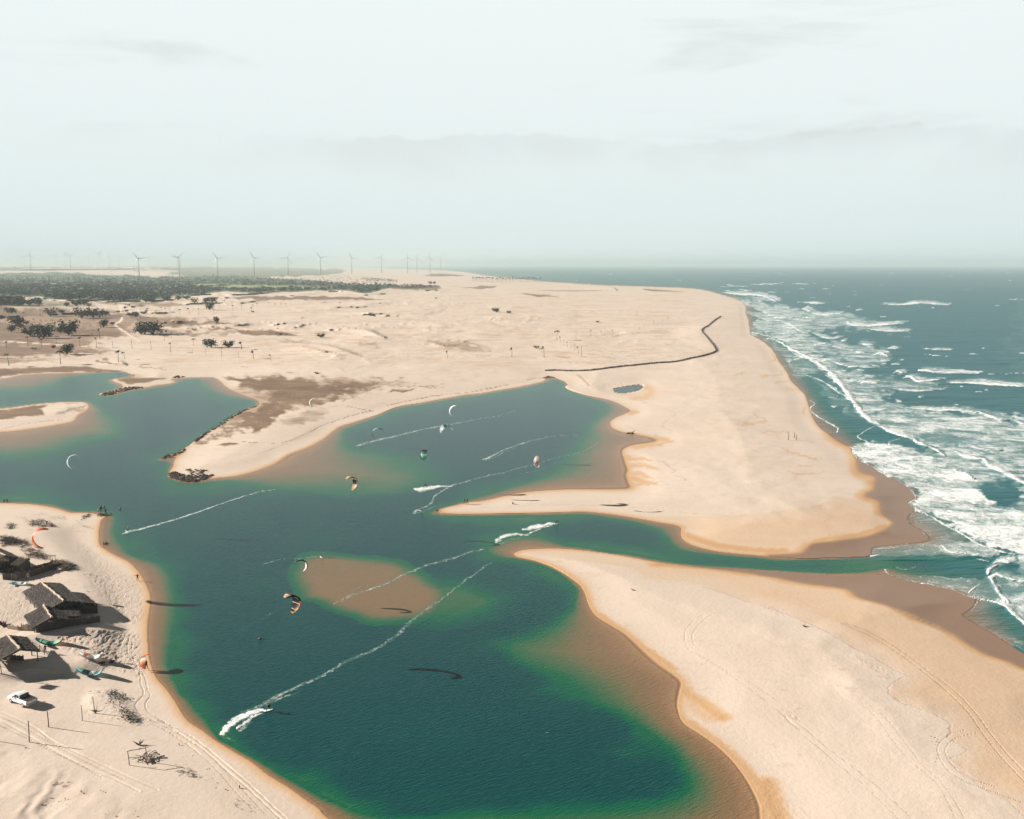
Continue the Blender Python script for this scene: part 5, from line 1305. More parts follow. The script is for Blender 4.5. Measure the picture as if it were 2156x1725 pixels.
# the held kite
hk, mk_ = on_ground(309, 1411), 0
kite('kite', 'orange and black kite held up beside the walking person at the waterline', on_ground(306, 1411) + Vector((-.3, .2, 1.9)), 1.55, 1.35, 1.5, (-.55, -.5, .65), (.85, -.2, .3), [(-.5, 'orange'), (.0, 'salmon'), (.3, 'black'), (1, 'orange')], 'orange', "kites on the beach", nstrut=3)
# ------------------------------------------------------------------ wind turbines
def turbine_proto():
    t = thing('wind_turbine', 'x', 'wind turbine')
    a = MB(); a.tube([(0, 0, 0), (0, 0, 40), (0, 0, 84)], [2.3, 1.9, 1.3], 14); a.obj('tower', M['white_metal'], t, True)
    a = MB(); a.box((0, -.5, 85.6), (3.4, 9.0, 3.4), taper=.88); a.obj('nacelle', M['white_metal'], t)
    h = MB(); h.ball((0, -5.6, 85.6), (1.7, 2.2, 1.7)); h.obj('rotor_hub', M['white_metal'], t, True)
    for k in range(3):
        b = MB(); vs = []
        for i in range(9):
            f = i / 8; z = 1.2 + 36 * f; w = (3.0 if i else .8) * (1 - .85 * f) + .25; w = w if i > 0 else 1.0
            tw = .5 * (1 - f)
            for sx, sy in ((-w * .35, 0), (0, .3 * (1 - f) + .08), (w * .75, 0), (0, -.3 * (1 - f) - .08)): vs.append((sx * math.cos(tw) - sy * math.sin(tw), -5.8 + sx * math.sin(tw) + sy * math.cos(tw), z))
        fs = [(i * 4 + q, i * 4 + (q + 1) % 4, (i + 1) * 4 + (q + 1) % 4, (i + 1) * 4 + q) for i in range(8) for q in range(4)] + [(3, 2, 1, 0), (32, 33, 34, 35)]
        b.add(vs, fs)
        o = b.obj('blade', M['white_metal'], t, True)
        o.location = (0, 0, 85.6); 
        for v in o.data.vertices: v.co.z += 0
    return t
tp = turbine_proto(); P_turb = Proto(tp)
TB = [z3([p])[0] + (z3([q])[0][1],) for p, q in [((262, 250), (262, 130)), ((207, 228), (207, 142)), ((480, 225), (480, 137)), ((555, 225), (550, 132)), ((597, 250), (590, 136)), ((745, 218), (737, 148)), ((840, 222), (832, 118)),
      ((925, 236), (916, 145)), ((1003, 236), (992, 148)), ((1174, 320), (1166, 155)), ((1258, 228), (1256, 143)), ((1497, 235), (1493, 145)), ((1512, 305), (1505, 150)), ((1520, 235), (1517, 165)), ((1836, 303), (1830, 152)), ((2143, 298), (2138, 150))]]
TB += [z4([p])[0] + (z4([q])[0][1],) for p, q in [((407, 302), (404, 150)), ((680, 298), (678, 145)), ((942, 287), (938, 148)), ((1193, 278), (1190, 148)), ((1412, 282), (1411, 145)), ((1490, 275), (1489, 152)), ((1600, 280), (1598, 150)), ((1690, 256), (1689, 150))]]
ANG = [.15, 1.2, .9, .1, -1.0, .2, .95, .1, -.5, -.62, .4, .9, .78, .3, -.55, -.5, .45, -.6, -.35, .4, 2.09, .1, .05, .8]
tl = sorted(range(len(TB)), key=lambda i: TB[i][0]); rank = {i: k for k, i in enumerate(tl)}
for i, (u, vb, vh) in enumerate(TB):
    vb = max(vb, 560.9)
    p = G(u, vb, height_at(u, vb))
    rx, ry, rz_ = ray(u, vh); hub = CAM_H + rz_ / ry * p.y
    s = (hub - p.z) / 85.6
    far_ = vb < 568
    lab = ('faint wind turbine on the hazy skyline, ' if far_ else 'white wind turbine behind the green plain, ') + nth(rank[i], len(TB)).replace('leftmost', 'leftmost of all turbines').replace('rightmost', 'rightmost of all turbines').replace('from the left', 'of all turbines from the left') \
        if rank[i] < 20 or rank[i] == len(TB) - 1 else 'slim white wind turbine near the sea horizon, ' + ORD[len(TB) - 1 - rank[i]] + ' from the right'
    r = P_turb.place(lab, p - Vector((0, 0, 1)), 0.0, s, "wind turbines along the horizon")
    k = 0
    for ch in [c for c in bpy.data.objects if c.parent is r and c.name.startswith('blade')]:
        ch.rotation_euler = (0, ANG[i] + k * 2 * math.pi / 3, 0); k += 1

# ------------------------------------------------------------------ palms, shrubs, trees
def frond(mb, base, az, L, el, droop, r, mi=0):
    d = Vector((math.cos(az), math.sin(az), 0)); side = Vector((-d.y, d.x, 0)); pr = []
    for i in range(5):
        f = i / 4; pr.append(base + d * (L * f * math.cos(el * (1 - f))) + Vector((0, 0, L * (f * math.sin(el) - droop * f * f))))
    for i in range(4):
        w0 = L * .24 * math.sin(math.pi * (.12 + .8 * i / 4)); w1 = L * .24 * math.sin(math.pi * min(.98, .12 + .8 * (i + 1) / 4)); dn = Vector((0, 0, -L * .05))
        a, b = pr[i], pr[i + 1]
        mb.add([a, b, b + side * w1 + dn, a + side * w0 + dn, b - side * w1 + dn, a - side * w0 + dn], [(0, 1, 2, 3), (1, 0, 5, 4)], mi)
def palm_proto(seed, n, lean, dry=False, wind=.5, L=2.6, h=8.0, el=(.1, 1.0)):
    r = random.Random(seed)
    t = thing('palm_tree', 'x', 'palm')
    a = MB(); pts = [Vector((lean * h * (f / 5) ** 1.7, .1 * math.sin(f), h * f / 5)) for f in range(6)]
    a.tube(pts, [.26, .19, .17, .15, .14, .13], 7); a.obj('trunk', M['trunk'], t, True)
    c = MB()
    for i in range(n):
        az = 2 * math.pi * i / n + r.uniform(-.3, .3); dv = Vector((math.cos(az) - wind, math.sin(az)))
        frond(c, pts[-1], math.atan2(dv.y, dv.x), L * r.uniform(.75, 1.1), r.uniform(*el), r.uniform(.5, 1.1), r)
    c.obj('crown', M['dry_leaf' if dry else 'palm_leaf'], t)
    return Proto(t)
PALMS = [palm_proto(1, 16, .06), palm_proto(2, 13, -.12, wind=.9), palm_proto(3, 18, .02, wind=.2, L=2.9), palm_proto(4, 9, .05, True, 1.0, 2.2)]
PFLAG = [palm_proto(5, 9, -.05, True, 1.4, 2.2, el=(-.4, .6)), palm_proto(6, 6, .03, True, 1.6, 1.9, el=(-.9, .4))]
def stub_proto(seed):
    r = random.Random(seed); t = thing('palm_tree', 'x', 'palm'); a = MB()
    a.tube([(0, 0, 0), (.1, 0, 3), (-.05, 0, 6), (.1, 0, 8)], [.2, .16, .14, .12], 7); a.obj('trunk', M['trunk'], t, True)
    c = MB()
    for i in range(3): frond(c, Vector((.1, 0, 8)), r.uniform(2, 4.2), .9, r.uniform(-.6, .5), .8, r)
    c.obj('crown', M['dry_leaf'], t); return Proto(t)
PSTUB = stub_proto(9)
def bush_proto(seed, w=1.0, h=1.0, n=460, leaf=.24, wind=.35, mat='bush_leaf', bare=.0):
    """unit shrub: width about 1, height about 1"""
    r = random.Random(seed); t = thing('shrub', 'x', 'shrub')
    a = MB(); tips = []
    for i in range(9):
        az = r.uniform(0, 6.28); ln = r.uniform(.25, .5); p0 = Vector((0, 0, 0)); p2 = Vector((math.cos(az) * ln - wind * .25, math.sin(az) * ln, r.uniform(.45, .95)))
        p1 = p2 * .45 + Vector((0, 0, .05)); a.tube([p0, p1, p2], [.03, .018, .006], 5); tips += [p2, p1 + (p2 - p1) * .5]
    a.obj('trunk', M['twig'], t)
    c = MB()
    for i in range(n):
        q = r.choice(tips) if r.random() < .8 else Vector((r.uniform(-.4, .4), r.uniform(-.4, .4), r.uniform(.2, .6)))
        q = q + Vector((r.gauss(0, .13), r.gauss(0, .13), r.gauss(0, .09)));
        if q.z < .04: q.z = .04 + r.random() * .1
        d = Vector((r.gauss(0, 1), r.gauss(0, 1), r.gauss(0, .8))).normalized(); e = d.orthogonal().normalized(); s = leaf * r.uniform(.4, 1)
        c.add([q - d * s * .5, q + e * s * .3, q + d * s * .5, q - e * s * .3], [(0, 1, 2, 3)])
    c.obj('crown', M[mat], t); return Proto(t)
BUSH = [bush_proto(11), bush_proto(12, wind=.8), bush_proto(13, n=520, leaf=.2), bush_proto(14, n=240, leaf=.2)]
def plant(P, label, f, x, y, hpx, group, wpx=None, rz=None, r=random):
    s_ = {z3: 4, z4: 4, zC: 4, zD: 3.368}[f]; u, v = f([(x, y)])[0]; h_ = height_at(u, v); p = G(u, v, h_)
    mp = math.hypot(p.x, p.y) / FO
    h = hpx / s_ * mp
    if wpx is None: P.place(label, p - Vector((0, 0, .05)), r.uniform(-.5, .5) if rz is None else rz, h / 9.0, group)
    else:
        w = wpx / s_ * mp; P.place(label, p, r.uniform(-.6, .6), (w * 1.05, w * .9, h * 1.05), group)
rr_ = random.Random(3)
def row(f, L_, protos, label, group):
    L_ = sorted(L_); n = len(L_)
    for i, a in enumerate(L_):
        plant(protos[(i * 7 + len(L_)) % len(protos)] if not (len(a) > 3) else a[3], label.format(nth(i, n)), f, a[0], a[1], a[2], group, r=rr_)
GA = "palms on the sand plain"
row(z3, [(75, 1060, 95), (510, 1045, 110), (997, 1030, 95), (1050, 1005, 62)], PALMS[:3], 'tall palm close to the north shore of the lagoon, {} of four', GA)
row(z3, [(55, 915, 55), (235, 895, 75), (352, 905, 70), (475, 870, 60), (672, 900, 78), (812, 905, 80), (950, 910, 62, PSTUB), (1112, 918, 75, PSTUB), (1273, 925, 75, PSTUB), (1437, 945, 80), (1623, 962, 45, PSTUB), (1733, 970, 55, PSTUB), (1868, 985, 80, PSTUB),
         (2010, 990, 50, PSTUB), (2135, 1000, 75, PFLAG[0])], [PALMS[3], PALMS[0]], 'slender palm in the long front row on pale sand, {}', GA)
row(z3, [(1385, 850, 50), (1445, 830, 50), (1632, 890, 60), (2037, 922, 65), (650, 715, 45), (443, 700, 25), (292, 700, 35), (840, 832, 90, PFLAG[1]), (775, 812, 30)], PALMS, 'scattered palm among the dark shrubs, {}', GA)
row(z3, [(70, 612, 32), (200, 650, 40), (258, 625, 30), (338, 615, 30), (343, 652, 25), (480, 622, 45), (795, 566, 30), (980, 572, 35), (1065, 572, 35), (1090, 570, 30), (1112, 687, 40), (1183, 667, 25), (1245, 677, 22)], PALMS, 'small palm at the edge of the woodland, {}', GA)
row(z3, [(1180, 602, 22), (1192, 570, 32), (1240, 622, 45), (1248, 582, 25), (1310, 632, 25), (1365, 600, 35), (1395, 605, 30), (1430, 610, 28), (1515, 626, 42), (1595, 622, 48), (1675, 627, 52), (1800, 612, 30), (1897, 537, 30), (1960, 592, 42), (2037, 592, 48), (2115, 600, 30), (2130, 572, 25),
         (1610, 532, 30)], PALMS, 'dark palm on sand below the green fields, {}', GA)
row(z4, [(110, 570, 30), (95, 596, 28), (145, 558, 25), (248, 551, 25), (297, 561, 25), (342, 541, 20), (347, 561, 25), (383, 556, 22), (435, 551, 22), (580, 536, 25), (848, 556, 36), (376, 516, 25)], PALMS, 'tiny palm on the bright middle plain, {}', GA)
row(z4, [(113, 1003, 75), (260, 1020, 62), (12, 925, 72), (1415, 1005, 55, PSTUB), (1745, 998, 75, PFLAG[1]), (2000, 992, 32, PSTUB)], PFLAG, 'withered palm on rippled sand left of the brush fence, {}', GA)
row(zC, [(268, 988, 95), (540, 990, 105), (648, 845, 88, PALMS[2]), (678, 862, 55), (705, 883, 48), (737, 900, 48), (765, 915, 55, PSTUB), (798, 935, 70, PSTUB), (828, 960, 70), (855, 982, 95, PSTUB), (808, 832, 65, PSTUB)], PFLAG, 'wind-bent palm above the brush fence, {}', GA)
row(zC, [(935, 805, 55), (1025, 805, 44), (1118, 788, 38), (1345, 762, 24), (1463, 718, 42), (1588, 680, 32), (1540, 690, 35, PSTUB), (1570, 690, 30, PSTUB), (1385, 745, 32, PSTUB), (1420, 740, 22, PSTUB), (1198, 612, 20), (1325, 632, 36), (812, 643, 22), (1807, 652, 20)], PFLAG,
    'withered palm on the plain left of the fence corner, {}', GA)
for i in range(62):
    x = -60 + i * 9.4 + rr_.uniform(-4, 4)
    plant(PALMS[i % 3], 'dark palm in the dense far row standing before the sea', zC, x, 355 + rr_.uniform(-3, 4) - (4 if x < 100 else 0), rr_.uniform(26, 44), "palms in the far row by the sea", r=rr_)
GS = "dark shrubs on the plain"
SH = [(145, 725, 90, 72), (100, 620, 60, 42), (425, 645, 92, 62), (520, 618, 40, 26), (690, 660, 112, 78), (785, 658, 62, 72), (840, 660, 62, 68), (890, 640, 52, 40), (97, 778, 56, 52), (222, 712, 36, 26), (255, 808, 92, 60), (305, 790, 52, 70), (370, 830, 115, 95),
      (435, 772, 52, 62), (505, 782, 62, 42), (580, 803, 112, 105), (565, 965, 82, 76), (872, 738, 62, 58), (1190, 793, 122, 62), (1290, 797, 145, 98), (1640, 537, 52, 46), (1730, 532, 42, 36), (1790, 527, 62, 36), (1765, 592, 62, 56), (1826, 707, 36, 56), (1780, 907, 78, 68),
      (1925, 907, 72, 52), (1100, 642, 52, 26), (1147, 652, 40, 42), (945, 716, 36, 20), (1635, 765, 40, 18), (710, 552, 52, 42), (750, 562, 42, 32), (710, 640, 40, 30), (450, 915, 30, 24), (285, 922, 40, 14), (175, 740, 40, 28), (1210, 625, 40, 20), (2130, 612, 20, 14)]
SH.sort(); 
size_w = lambda w: 'broad' if w > 100 else 'large' if w > 75 else 'medium' if w > 50 else 'small'
cnt = {}
for s in SH: cnt.setdefault(size_w(s[2]), []).append(s)
for k, L_ in cnt.items():
    for i, s in enumerate(L_): plant(BUSH[(i * 3 + len(k)) % 4], f'{k} dark shrub on the left plain, {nth(i, len(L_))} of the {k} ones', z3, s[0], s[1], s[3], GS, wpx=s[2], r=rr_)
for i, s in enumerate([(45, 552, 82, 62), (85, 547, 62, 62), (150, 557, 82, 72), (250, 552, 92, 52), (330, 557, 42, 62), (560, 562, 42, 32), (645, 557, 62, 42), (1040, 512, 82, 58), (1230, 528, 60, 40), (1280, 530, 50, 44), (1410, 514, 52, 40), (1500, 508, 52, 34), (1570, 500, 60, 30), (920, 512, 50, 44)]):
    plant(BUSH[i % 3], 'green-grey tree clump along the near edge of the woodland, ' + nth(i, 14), z3, s[0], s[1], s[3], "tree clumps at the woodland edge", wpx=s[2], r=rr_)
for i, (f, a, lab) in enumerate([(z4, (682, 822, 56, 30), 'lone squat shrub left of the dark-crested dune'), (z4, (1605, 372, 26, 22), 'dark round shrub on far sand, left one of two'), (z4, (1636, 373, 26, 22), 'dark round shrub on far sand, right one of two'),
                                 (z4, (2140, 605, 42, 30), 'brown tuft on the open sand, middle of the plain'), (zC, (140, 612, 38, 36), 'wind-bent shrub right of the brown tuft on open sand'), (zC, (250, 620, 36, 22), 'low brown shrub on the open sand plain'),
                                 (zC, (990, 697, 26, 14), 'small brown tuft on pale sand behind the palm cluster'), (zC, (475, 915, 50, 24), 'brown shrub between two withered palms near the lagoon head')]):
    plant(BUSH[i % 4], lab, f, a[0], a[1], a[3], GS, wpx=a[2], r=rr_)
for i, (x, y, h) in enumerate([(485, 1420, 62), (527, 1405, 40), (541, 1420, 40)]):
    u, v = zD([(x, y)])[0]; p = on_ground(u, v); m_ = math.hypot(p.x, p.y) / FO
    a = MB(); a.tube([(0, 0, -.3), (.05, 0, h / 3.368 * m_ * .5), (-.03, 0, h / 3.368 * m_)], [.16, .13, .10], 6); o = a.obj('wooden_stake', M['wood']); o.location = p
    tag(o, 'weathered stake in the east beach sand, ' + ['leftmost of three', 'middle one of three', 'rightmost of three'][i], 'stake', "stakes in the east beach")

# mass of far woodland
def woodland(name, field, n, hgt, mats, seed, label, vmin=0, vmax=2000, thr=.5):
    r = np.random.default_rng(seed); vs = []; fs = []; mi = []
    pick = np.argwhere((field > thr) & (V > vmin) & (V < vmax) & (U > -300) & (sWj < -1))
    rowstep = np.gradient(ROWS)[pick[:, 0]]; colstep = np.gradient(COLS)[pick[:, 1]]
    wgt = rowstep * colstep; wgt = wgt / wgt.sum()
    ch = pick[r.choice(len(pick), n, p=wgt)]
    k = 0
    for (i, j) in ch:
        u = COLS[j] + r.uniform(-1, 1); v = ROWS[i] + r.uniform(-.4, .4)
        h0 = H[i, j]; x, y = gp(u, v, h0); dist = math.hypot(x, y)
        s = hgt * r.uniform(.55, 1.25); q = 9 if dist > 3500 else 13
        for _ in range(q):
            a = r.uniform(0, 6.28); rad = s * .45 * math.sqrt(r.random()); z = h0 + s * (.25 + .75 * r.random() * (1 - .5 * (rad / (s * .45)) ** 2))
            cx_, cy_ = x + rad * math.cos(a), y + rad * math.sin(a)
            d = r.normal(size=3); d /= np.linalg.norm(d); e = np.cross(d, [.3, .5, .8]); e /= np.linalg.norm(e) + 1e-6; w = s * r.uniform(.16, .30)
            vs += [(cx_ - d[0] * w, cy_ - d[1] * w, z - d[2] * w * .6), (cx_ + e[0] * w, cy_ + e[1] * w, z + e[2] * w * .6), (cx_ + d[0] * w, cy_ + d[1] * w, z + d[2] * w * .6), (cx_ - e[0] * w, cy_ - e[1] * w, z - e[2] * w * .6)]
            fs.append((k, k + 1, k + 2, k + 3)); k += 4; mi.append(0 if r.random() < .6 else 1)
    me = bpy.data.meshes.new(name); me.from_pydata(vs, [], fs)
    for m_ in mats: me.materials.append(m_)
    me.polygons.foreach_set('material_index', mi); me.update()
    tag(link(name, me), label, 'woodland', kind='stuff')
woodland('palm_woodland', Fveg * (Ffield < .3), 9000, 8.5, [M['forest_leaf'], M['forest_dark']], 21, 'dense dark green woodland of palms and trees on the left plain', 575, thr=.8)
scr = np.clip(Fveg, 0, 1) * (V < 590) * (Fveg < .9); 
woodland('far_scrub', scr, 1500, 5.0, [M['forest_leaf'], M['forest_dark']], 22, 'grey-green scrub on the far plain below the turbines', 560, 592, .2)
sc2 = np.zeros_like(H); area(sc2, z4([(500, 320), (700, 300), (900, 290), (1200, 330), (1350, 345), (1250, 370), (1000, 375), (800, 358), (600, 345)]), 1, 3)
woodland('dune_scrub', sc2 * (Fveg < .5), 420, 5.0, [M['bush_leaf'], M['twig']], 23, 'brown scrub dotted over the far dunes', 560, 610, .5)
sc3 = np.zeros_like(H); area(sc3, z4([(1020, 322), (1200, 325), (1350, 345), (1200, 352), (1060, 345)]), 1, 2); area(sc3, z4([(1560, 292), (1700, 284), (1880, 298), (1700, 303)]), 1, 1.5); area(sc3, z4([(1250, 385), (1450, 378), (1700, 395), (1500, 415), (1300, 408)]), 1, 2)
woodland('brown_thicket', sc3, 700, 5.0, [M['bush_leaf'], M['twig']], 24, 'dark brown thickets beyond the bright sand plain', 560, 620, .5)

# ------------------------------------------------------------------ brush fence on the sand plain
def brush_fence():
    pts = smooth(zL([(180, 612), (300, 610), (420, 615), (600, 612), (720, 600), (880, 578), (1080, 558), (1300, 535), (1520, 520), (1680, 485), (1830, 452), (1940, 412), (1935, 370), (1900, 320), (1850, 260), (1800, 190), (1870, 140), (1930, 90), (1998, 45)]), False, 10)
    r = random.Random(4); P = [on_ground(u, v) for u, v in pts]
    t = thing('brush_fence', 'dark palm-frond sand fence that zigzags across the pale plain', 'fence', P[0])
    a = MB(); b = MB()
    for i in range(len(P) - 1):
        A_, B__ = P[i] - P[0], P[i + 1] - P[0]; L_ = (B__ - A_).length; n = max(3, int(L_ / .12))
        for k in range(n):
            q = A_.lerp(B__, (k + r.random()) / n); d = Vector((r.gauss(0, .25), r.gauss(0, .25), 1)).normalized(); h = r.uniform(.5, 1.4); w = r.uniform(.12, .35)
            e = (B__ - A_).normalized(); q = q + Vector((r.gauss(0, .2), r.gauss(0, .25), -.1))
            a.add([q - e * w, q + e * w, q + e * w * .7 + d * h, q + d * h * 1.1 - e * w * .2], [(0, 1, 2, 3)])
        if i % 3 == 0: b.tube([A_ - Vector((0, 0, .3)), A_ + Vector((0, 0, 1.0))], .08, 5)
    a.obj('frond_screen', M['twig'], t); b.obj('stake_row', M['wood'], t)
brush_fence()

# ------------------------------------------------------------------ rock spits and dry brush
def clutter(name, label, cat, regions, mat, seed, kind='stuff', size=(.3, .9), shape='rock', water=False):
    """regions: (polygon survey, count)"""
    r = random.Random(seed); mb = MB(); P0 = None
    for poly, n in regions:
        A = np.array(poly); u0, v0 = A.min(0); u1, v1 = A.max(0); k = 0; tries = 0
        while k < n and tries < n * 40:
            tries += 1; u, v = r.uniform(u0, u1), r.uniform(v0, v1)
            if not inside(np.array([u]), np.array([v]), A)[0]: continue
            k += 1; p = on_ground(u, v)
            if p.z < -.3: p.z = -.3
            if P0 is None: P0 = p.copy()
            q = p - P0; s = r.uniform(*size)
            if shape == 'rock':
                vs = []; n_ = 6; rz = r.uniform(0, 6)
                for zz, sc in ((-.3, 1), (.15, .95), (.5, .5)):
                    for i in range(n_):
                        a = rz + 2 * math.pi * i / n_; rad = s * sc * r.uniform(.6, 1.1); vs.append((q.x + rad * math.cos(a), q.y + rad * math.sin(a) * .8, q.z + zz * s * r.uniform(.8, 1.2)))
                fs = [(i, (i + 1) % n_, n_ + (i + 1) % n_, n_ + i) for i in range(n_)] + [(n_ + i, n_ + (i + 1) % n_, 2 * n_ + (i + 1) % n_, 2 * n_ + i) for i in range(n_)] + [tuple(2 * n_ + i for i in range(n_))]
                mb.add(vs, fs)
            elif shape == 'twigs':
                for _ in range(4):
                    az = r.uniform(0, 6.28); ln = s * r.uniform(.8, 2.2); d = Vector((math.cos(az) * ln, math.sin(az) * ln * .7, r.uniform(.0, .55) * ln)); st = q + Vector((r.gauss(0, s * .5), r.gauss(0, s * .5), .05))
                    mb.tube([st, st + d * .5 + Vector((0, 0, .1 * ln)), st + d], [.04 * s + .01, .03 * s + .01, .01], 3, cap=False)
            elif shape == 'grass':
                for _ in range(9):
                    az = r.uniform(0, 6.28); ln = s * r.uniform(.4, 1.0); d = Vector((math.cos(az) * ln * .6 + .2 * ln, math.sin(az) * ln * .6, ln * .8)); st = q + Vector((r.gauss(0, s * .35), r.gauss(0, s * .35), -.02)); e = d.cross(Vector((0, 0, 1))).normalized() * s * .06
                    mb.add([st - e, st + e, st + d * .6 + e * .7, st + d - Vector((0, 0, ln * .25))], [(0, 1, 2, 3)])
            elif shape == 'leaves':
                for _ in range(12):
                    c_ = q + Vector((r.gauss(0, s * .6), r.gauss(0, s * .6), abs(r.gauss(0, s * .35)) + .05)); d = Vector((r.gauss(0, 1), r.gauss(0, 1), r.gauss(0, .5))).normalized(); e = d.orthogonal().normalized(); w = s * r.uniform(.12, .3)
                    mb.add([c_ - d * w, c_ + e * w * .5, c_ + d * w, c_ - e * w * .5], [(0, 1, 2, 3)])
    o = mb.obj(name, mat); o.location = P0; tag(o, label, cat, kind=kind); return o
clutter('shore_rocks', 'band of dark broken rocks around the point of the brown spit', 'rocks', [(z7([(1415, 1030), (1470, 1005), (1560, 1040), (1700, 1040), (1810, 1035), (1760, 1065), (1640, 1100), (1540, 1095), (1440, 1065)]), 420), (z7([(1540, 980), (1740, 1000), (1720, 1040), (1580, 1040)]), 45),
    (z7([(1335, 900), (1400, 872), (1480, 852), (1560, 812), (1560, 840), (1450, 888), (1350, 912)]), 110)], M['rock'], 31, size=(.25, .75))
clutter('bank_rocks', 'thin dark rocky edge along the west side of the brown spit', 'rocks', [(z7([(1640, 750), (1760, 660), (1880, 595), (1960, 535), (2060, 487), (2150, 455), (2160, 462), (2062, 498), (1965, 548), (1884, 608), (1764, 674), (1650, 760)]), 240)], M['rock'], 32, size=(.3, .9))
clutter('reef_rocks', 'low dark reef stretching from the small islet in the upper left lagoon', 'rocks', [(z7([(820, 372), (870, 345), (960, 325), (1080, 290), (1210, 300), (1080, 325), (940, 364)]), 200), (z7([(1440, 218), (1500, 200), (1560, 212), (1480, 226)]), 60)], M['rock'], 33, size=(.3, .9))
clutter('seaweed_line', 'dark seaweed and debris at the head of the lagoon', 'seaweed', [(zA([(530, 152), (570, 138), (625, 148), (600, 156), (545, 156)]), 60), (zA([(1240, 618), (1285, 612), (1292, 625), (1245, 625)]), 14)], M['rock'], 34, size=(.3, 1.0))
clutter('dry_brush', 'heaps of dark dry branches around the hut compounds', 'brush', [(zJ([(0, 125), (130, 150), (290, 200), (440, 230), (520, 310), (400, 330), (250, 300), (0, 320)]), 120), (zJ([(330, 330), (500, 350), (740, 430), (830, 520), (700, 540), (500, 500), (380, 420)]), 90),
    (zJ([(880, 560), (1080, 570), (1290, 690), (1200, 740), (1020, 700), (900, 620)]), 100), (zJ([(0, 680), (160, 700), (280, 780), (120, 800), (0, 770)]), 40)], M['twig'], 35, size=(.35, .9), shape='twigs')
clutter('pale_brush', 'pale dead branches and reeds lying over the dark brush', 'brush', [(zJ([(200, 160), (440, 220), (520, 300), (300, 260)]), 40), (zJ([(460, 350), (700, 430), (740, 500), (500, 470)]), 40), (zJ([(860, 540), (1100, 560), (1100, 680), (950, 620)]), 60), (z1([(0, 880), (150, 920), (160, 990), (20, 960)]), 20)],
    M['twig_pale'], 36, size=(.3, .7), shape='twigs')
clutter('creeping_bushes', 'low dark creeping bushes scattered along the upper left beach', 'bushes', [(z1([(300, 450), (440, 430), (560, 480), (600, 505), (480, 510), (320, 500)]), 90), (z1([(70, 470), (150, 480), (150, 530), (90, 530)]), 26), (z1([(0, 605), (140, 620), (190, 680), (60, 700), (0, 660)]), 60),
    (z1([(1040, 375), (1130, 365), (1200, 385), (1060, 398)]), 40), (z1([(880, 400), (960, 375), (980, 395), (900, 420)]), 20), (zJ([(80, 180), (280, 190), (260, 260), (100, 240)]), 40), (zJ([(1180, 590), (1290, 670), (1270, 720), (1100, 700)]), 50),
    (z2([(1140, 760), (1230, 780), (1340, 850), (1300, 870), (1180, 830)]), 24), (z2([(1180, 870), (1300, 920), (1460, 1040), (1470, 1100), (1340, 1060), (1240, 940)]), 26)], M['bush_leaf'], 37, size=(.4, .8), shape='leaves')
clutter('beach_grass', 'sparse dry grass tufts on the sand around the huts', 'grass', [(z1([(360, 355), (530, 360), (560, 380), (380, 385)]), 16), (z1([(520, 390), (710, 380), (720, 430), (560, 420)]), 46), (z1([(820, 440), (980, 370), (1000, 390), (840, 470)]), 26), (z1([(850, 480), (1000, 510), (1010, 535), (870, 510)]), 22),
    (z1([(150, 390), (300, 410), (340, 450), (200, 430)]), 20), (z2([(1220, 1060), (1480, 1060), (1640, 1180), (1500, 1150)]), 26), (z2([(1460, 1320), (1540, 1300), (1620, 1400), (1500, 1400)]), 8), (z2([(1880, 1560), (2050, 1600), (2120, 1700), (1900, 1690)]), 40), (zG([(1150, 330), (1250, 330), (1320, 390), (1200, 370)]), 40),
    (zG([(320, 400), (470, 400), (440, 430), (330, 430)]), 26), (z2([(950, 760), (1130, 760), (1150, 800), (960, 800)]), 14), (zG([(1480, 500), (1600, 520), (1680, 600), (1520, 580)]), 18)], M['twig'], 38, size=(.15, .34), shape='grass')
clutter('small_debris', 'small dark stones and scraps strewn on the foreground sand', 'debris', [(zG([(260, 500), (440, 500), (430, 555), (270, 555)]), 16), (zG([(160, 175), (190, 175), (190, 190), (160, 190)]), 4), (zG([(480, 440), (700, 450), (690, 480), (500, 470)]), 6), (zG([(560, 620), (900, 560), (900, 630), (560, 640)]), 5), (zG([(1120, 130), (1560, 440), (1300, 480)]), 8),
    (z1([(880, 700), (1100, 720), (1250, 880), (1000, 860)]), 14), (zE([(1340, 900), (1400, 1100), (1440, 1280), (1370, 1280), (1320, 1000)]), 14), (z1([(900, 1015), (1010, 1018), (1010, 1030), (900, 1028)]), 12)], M['rock'], 39, size=(.06, .16))
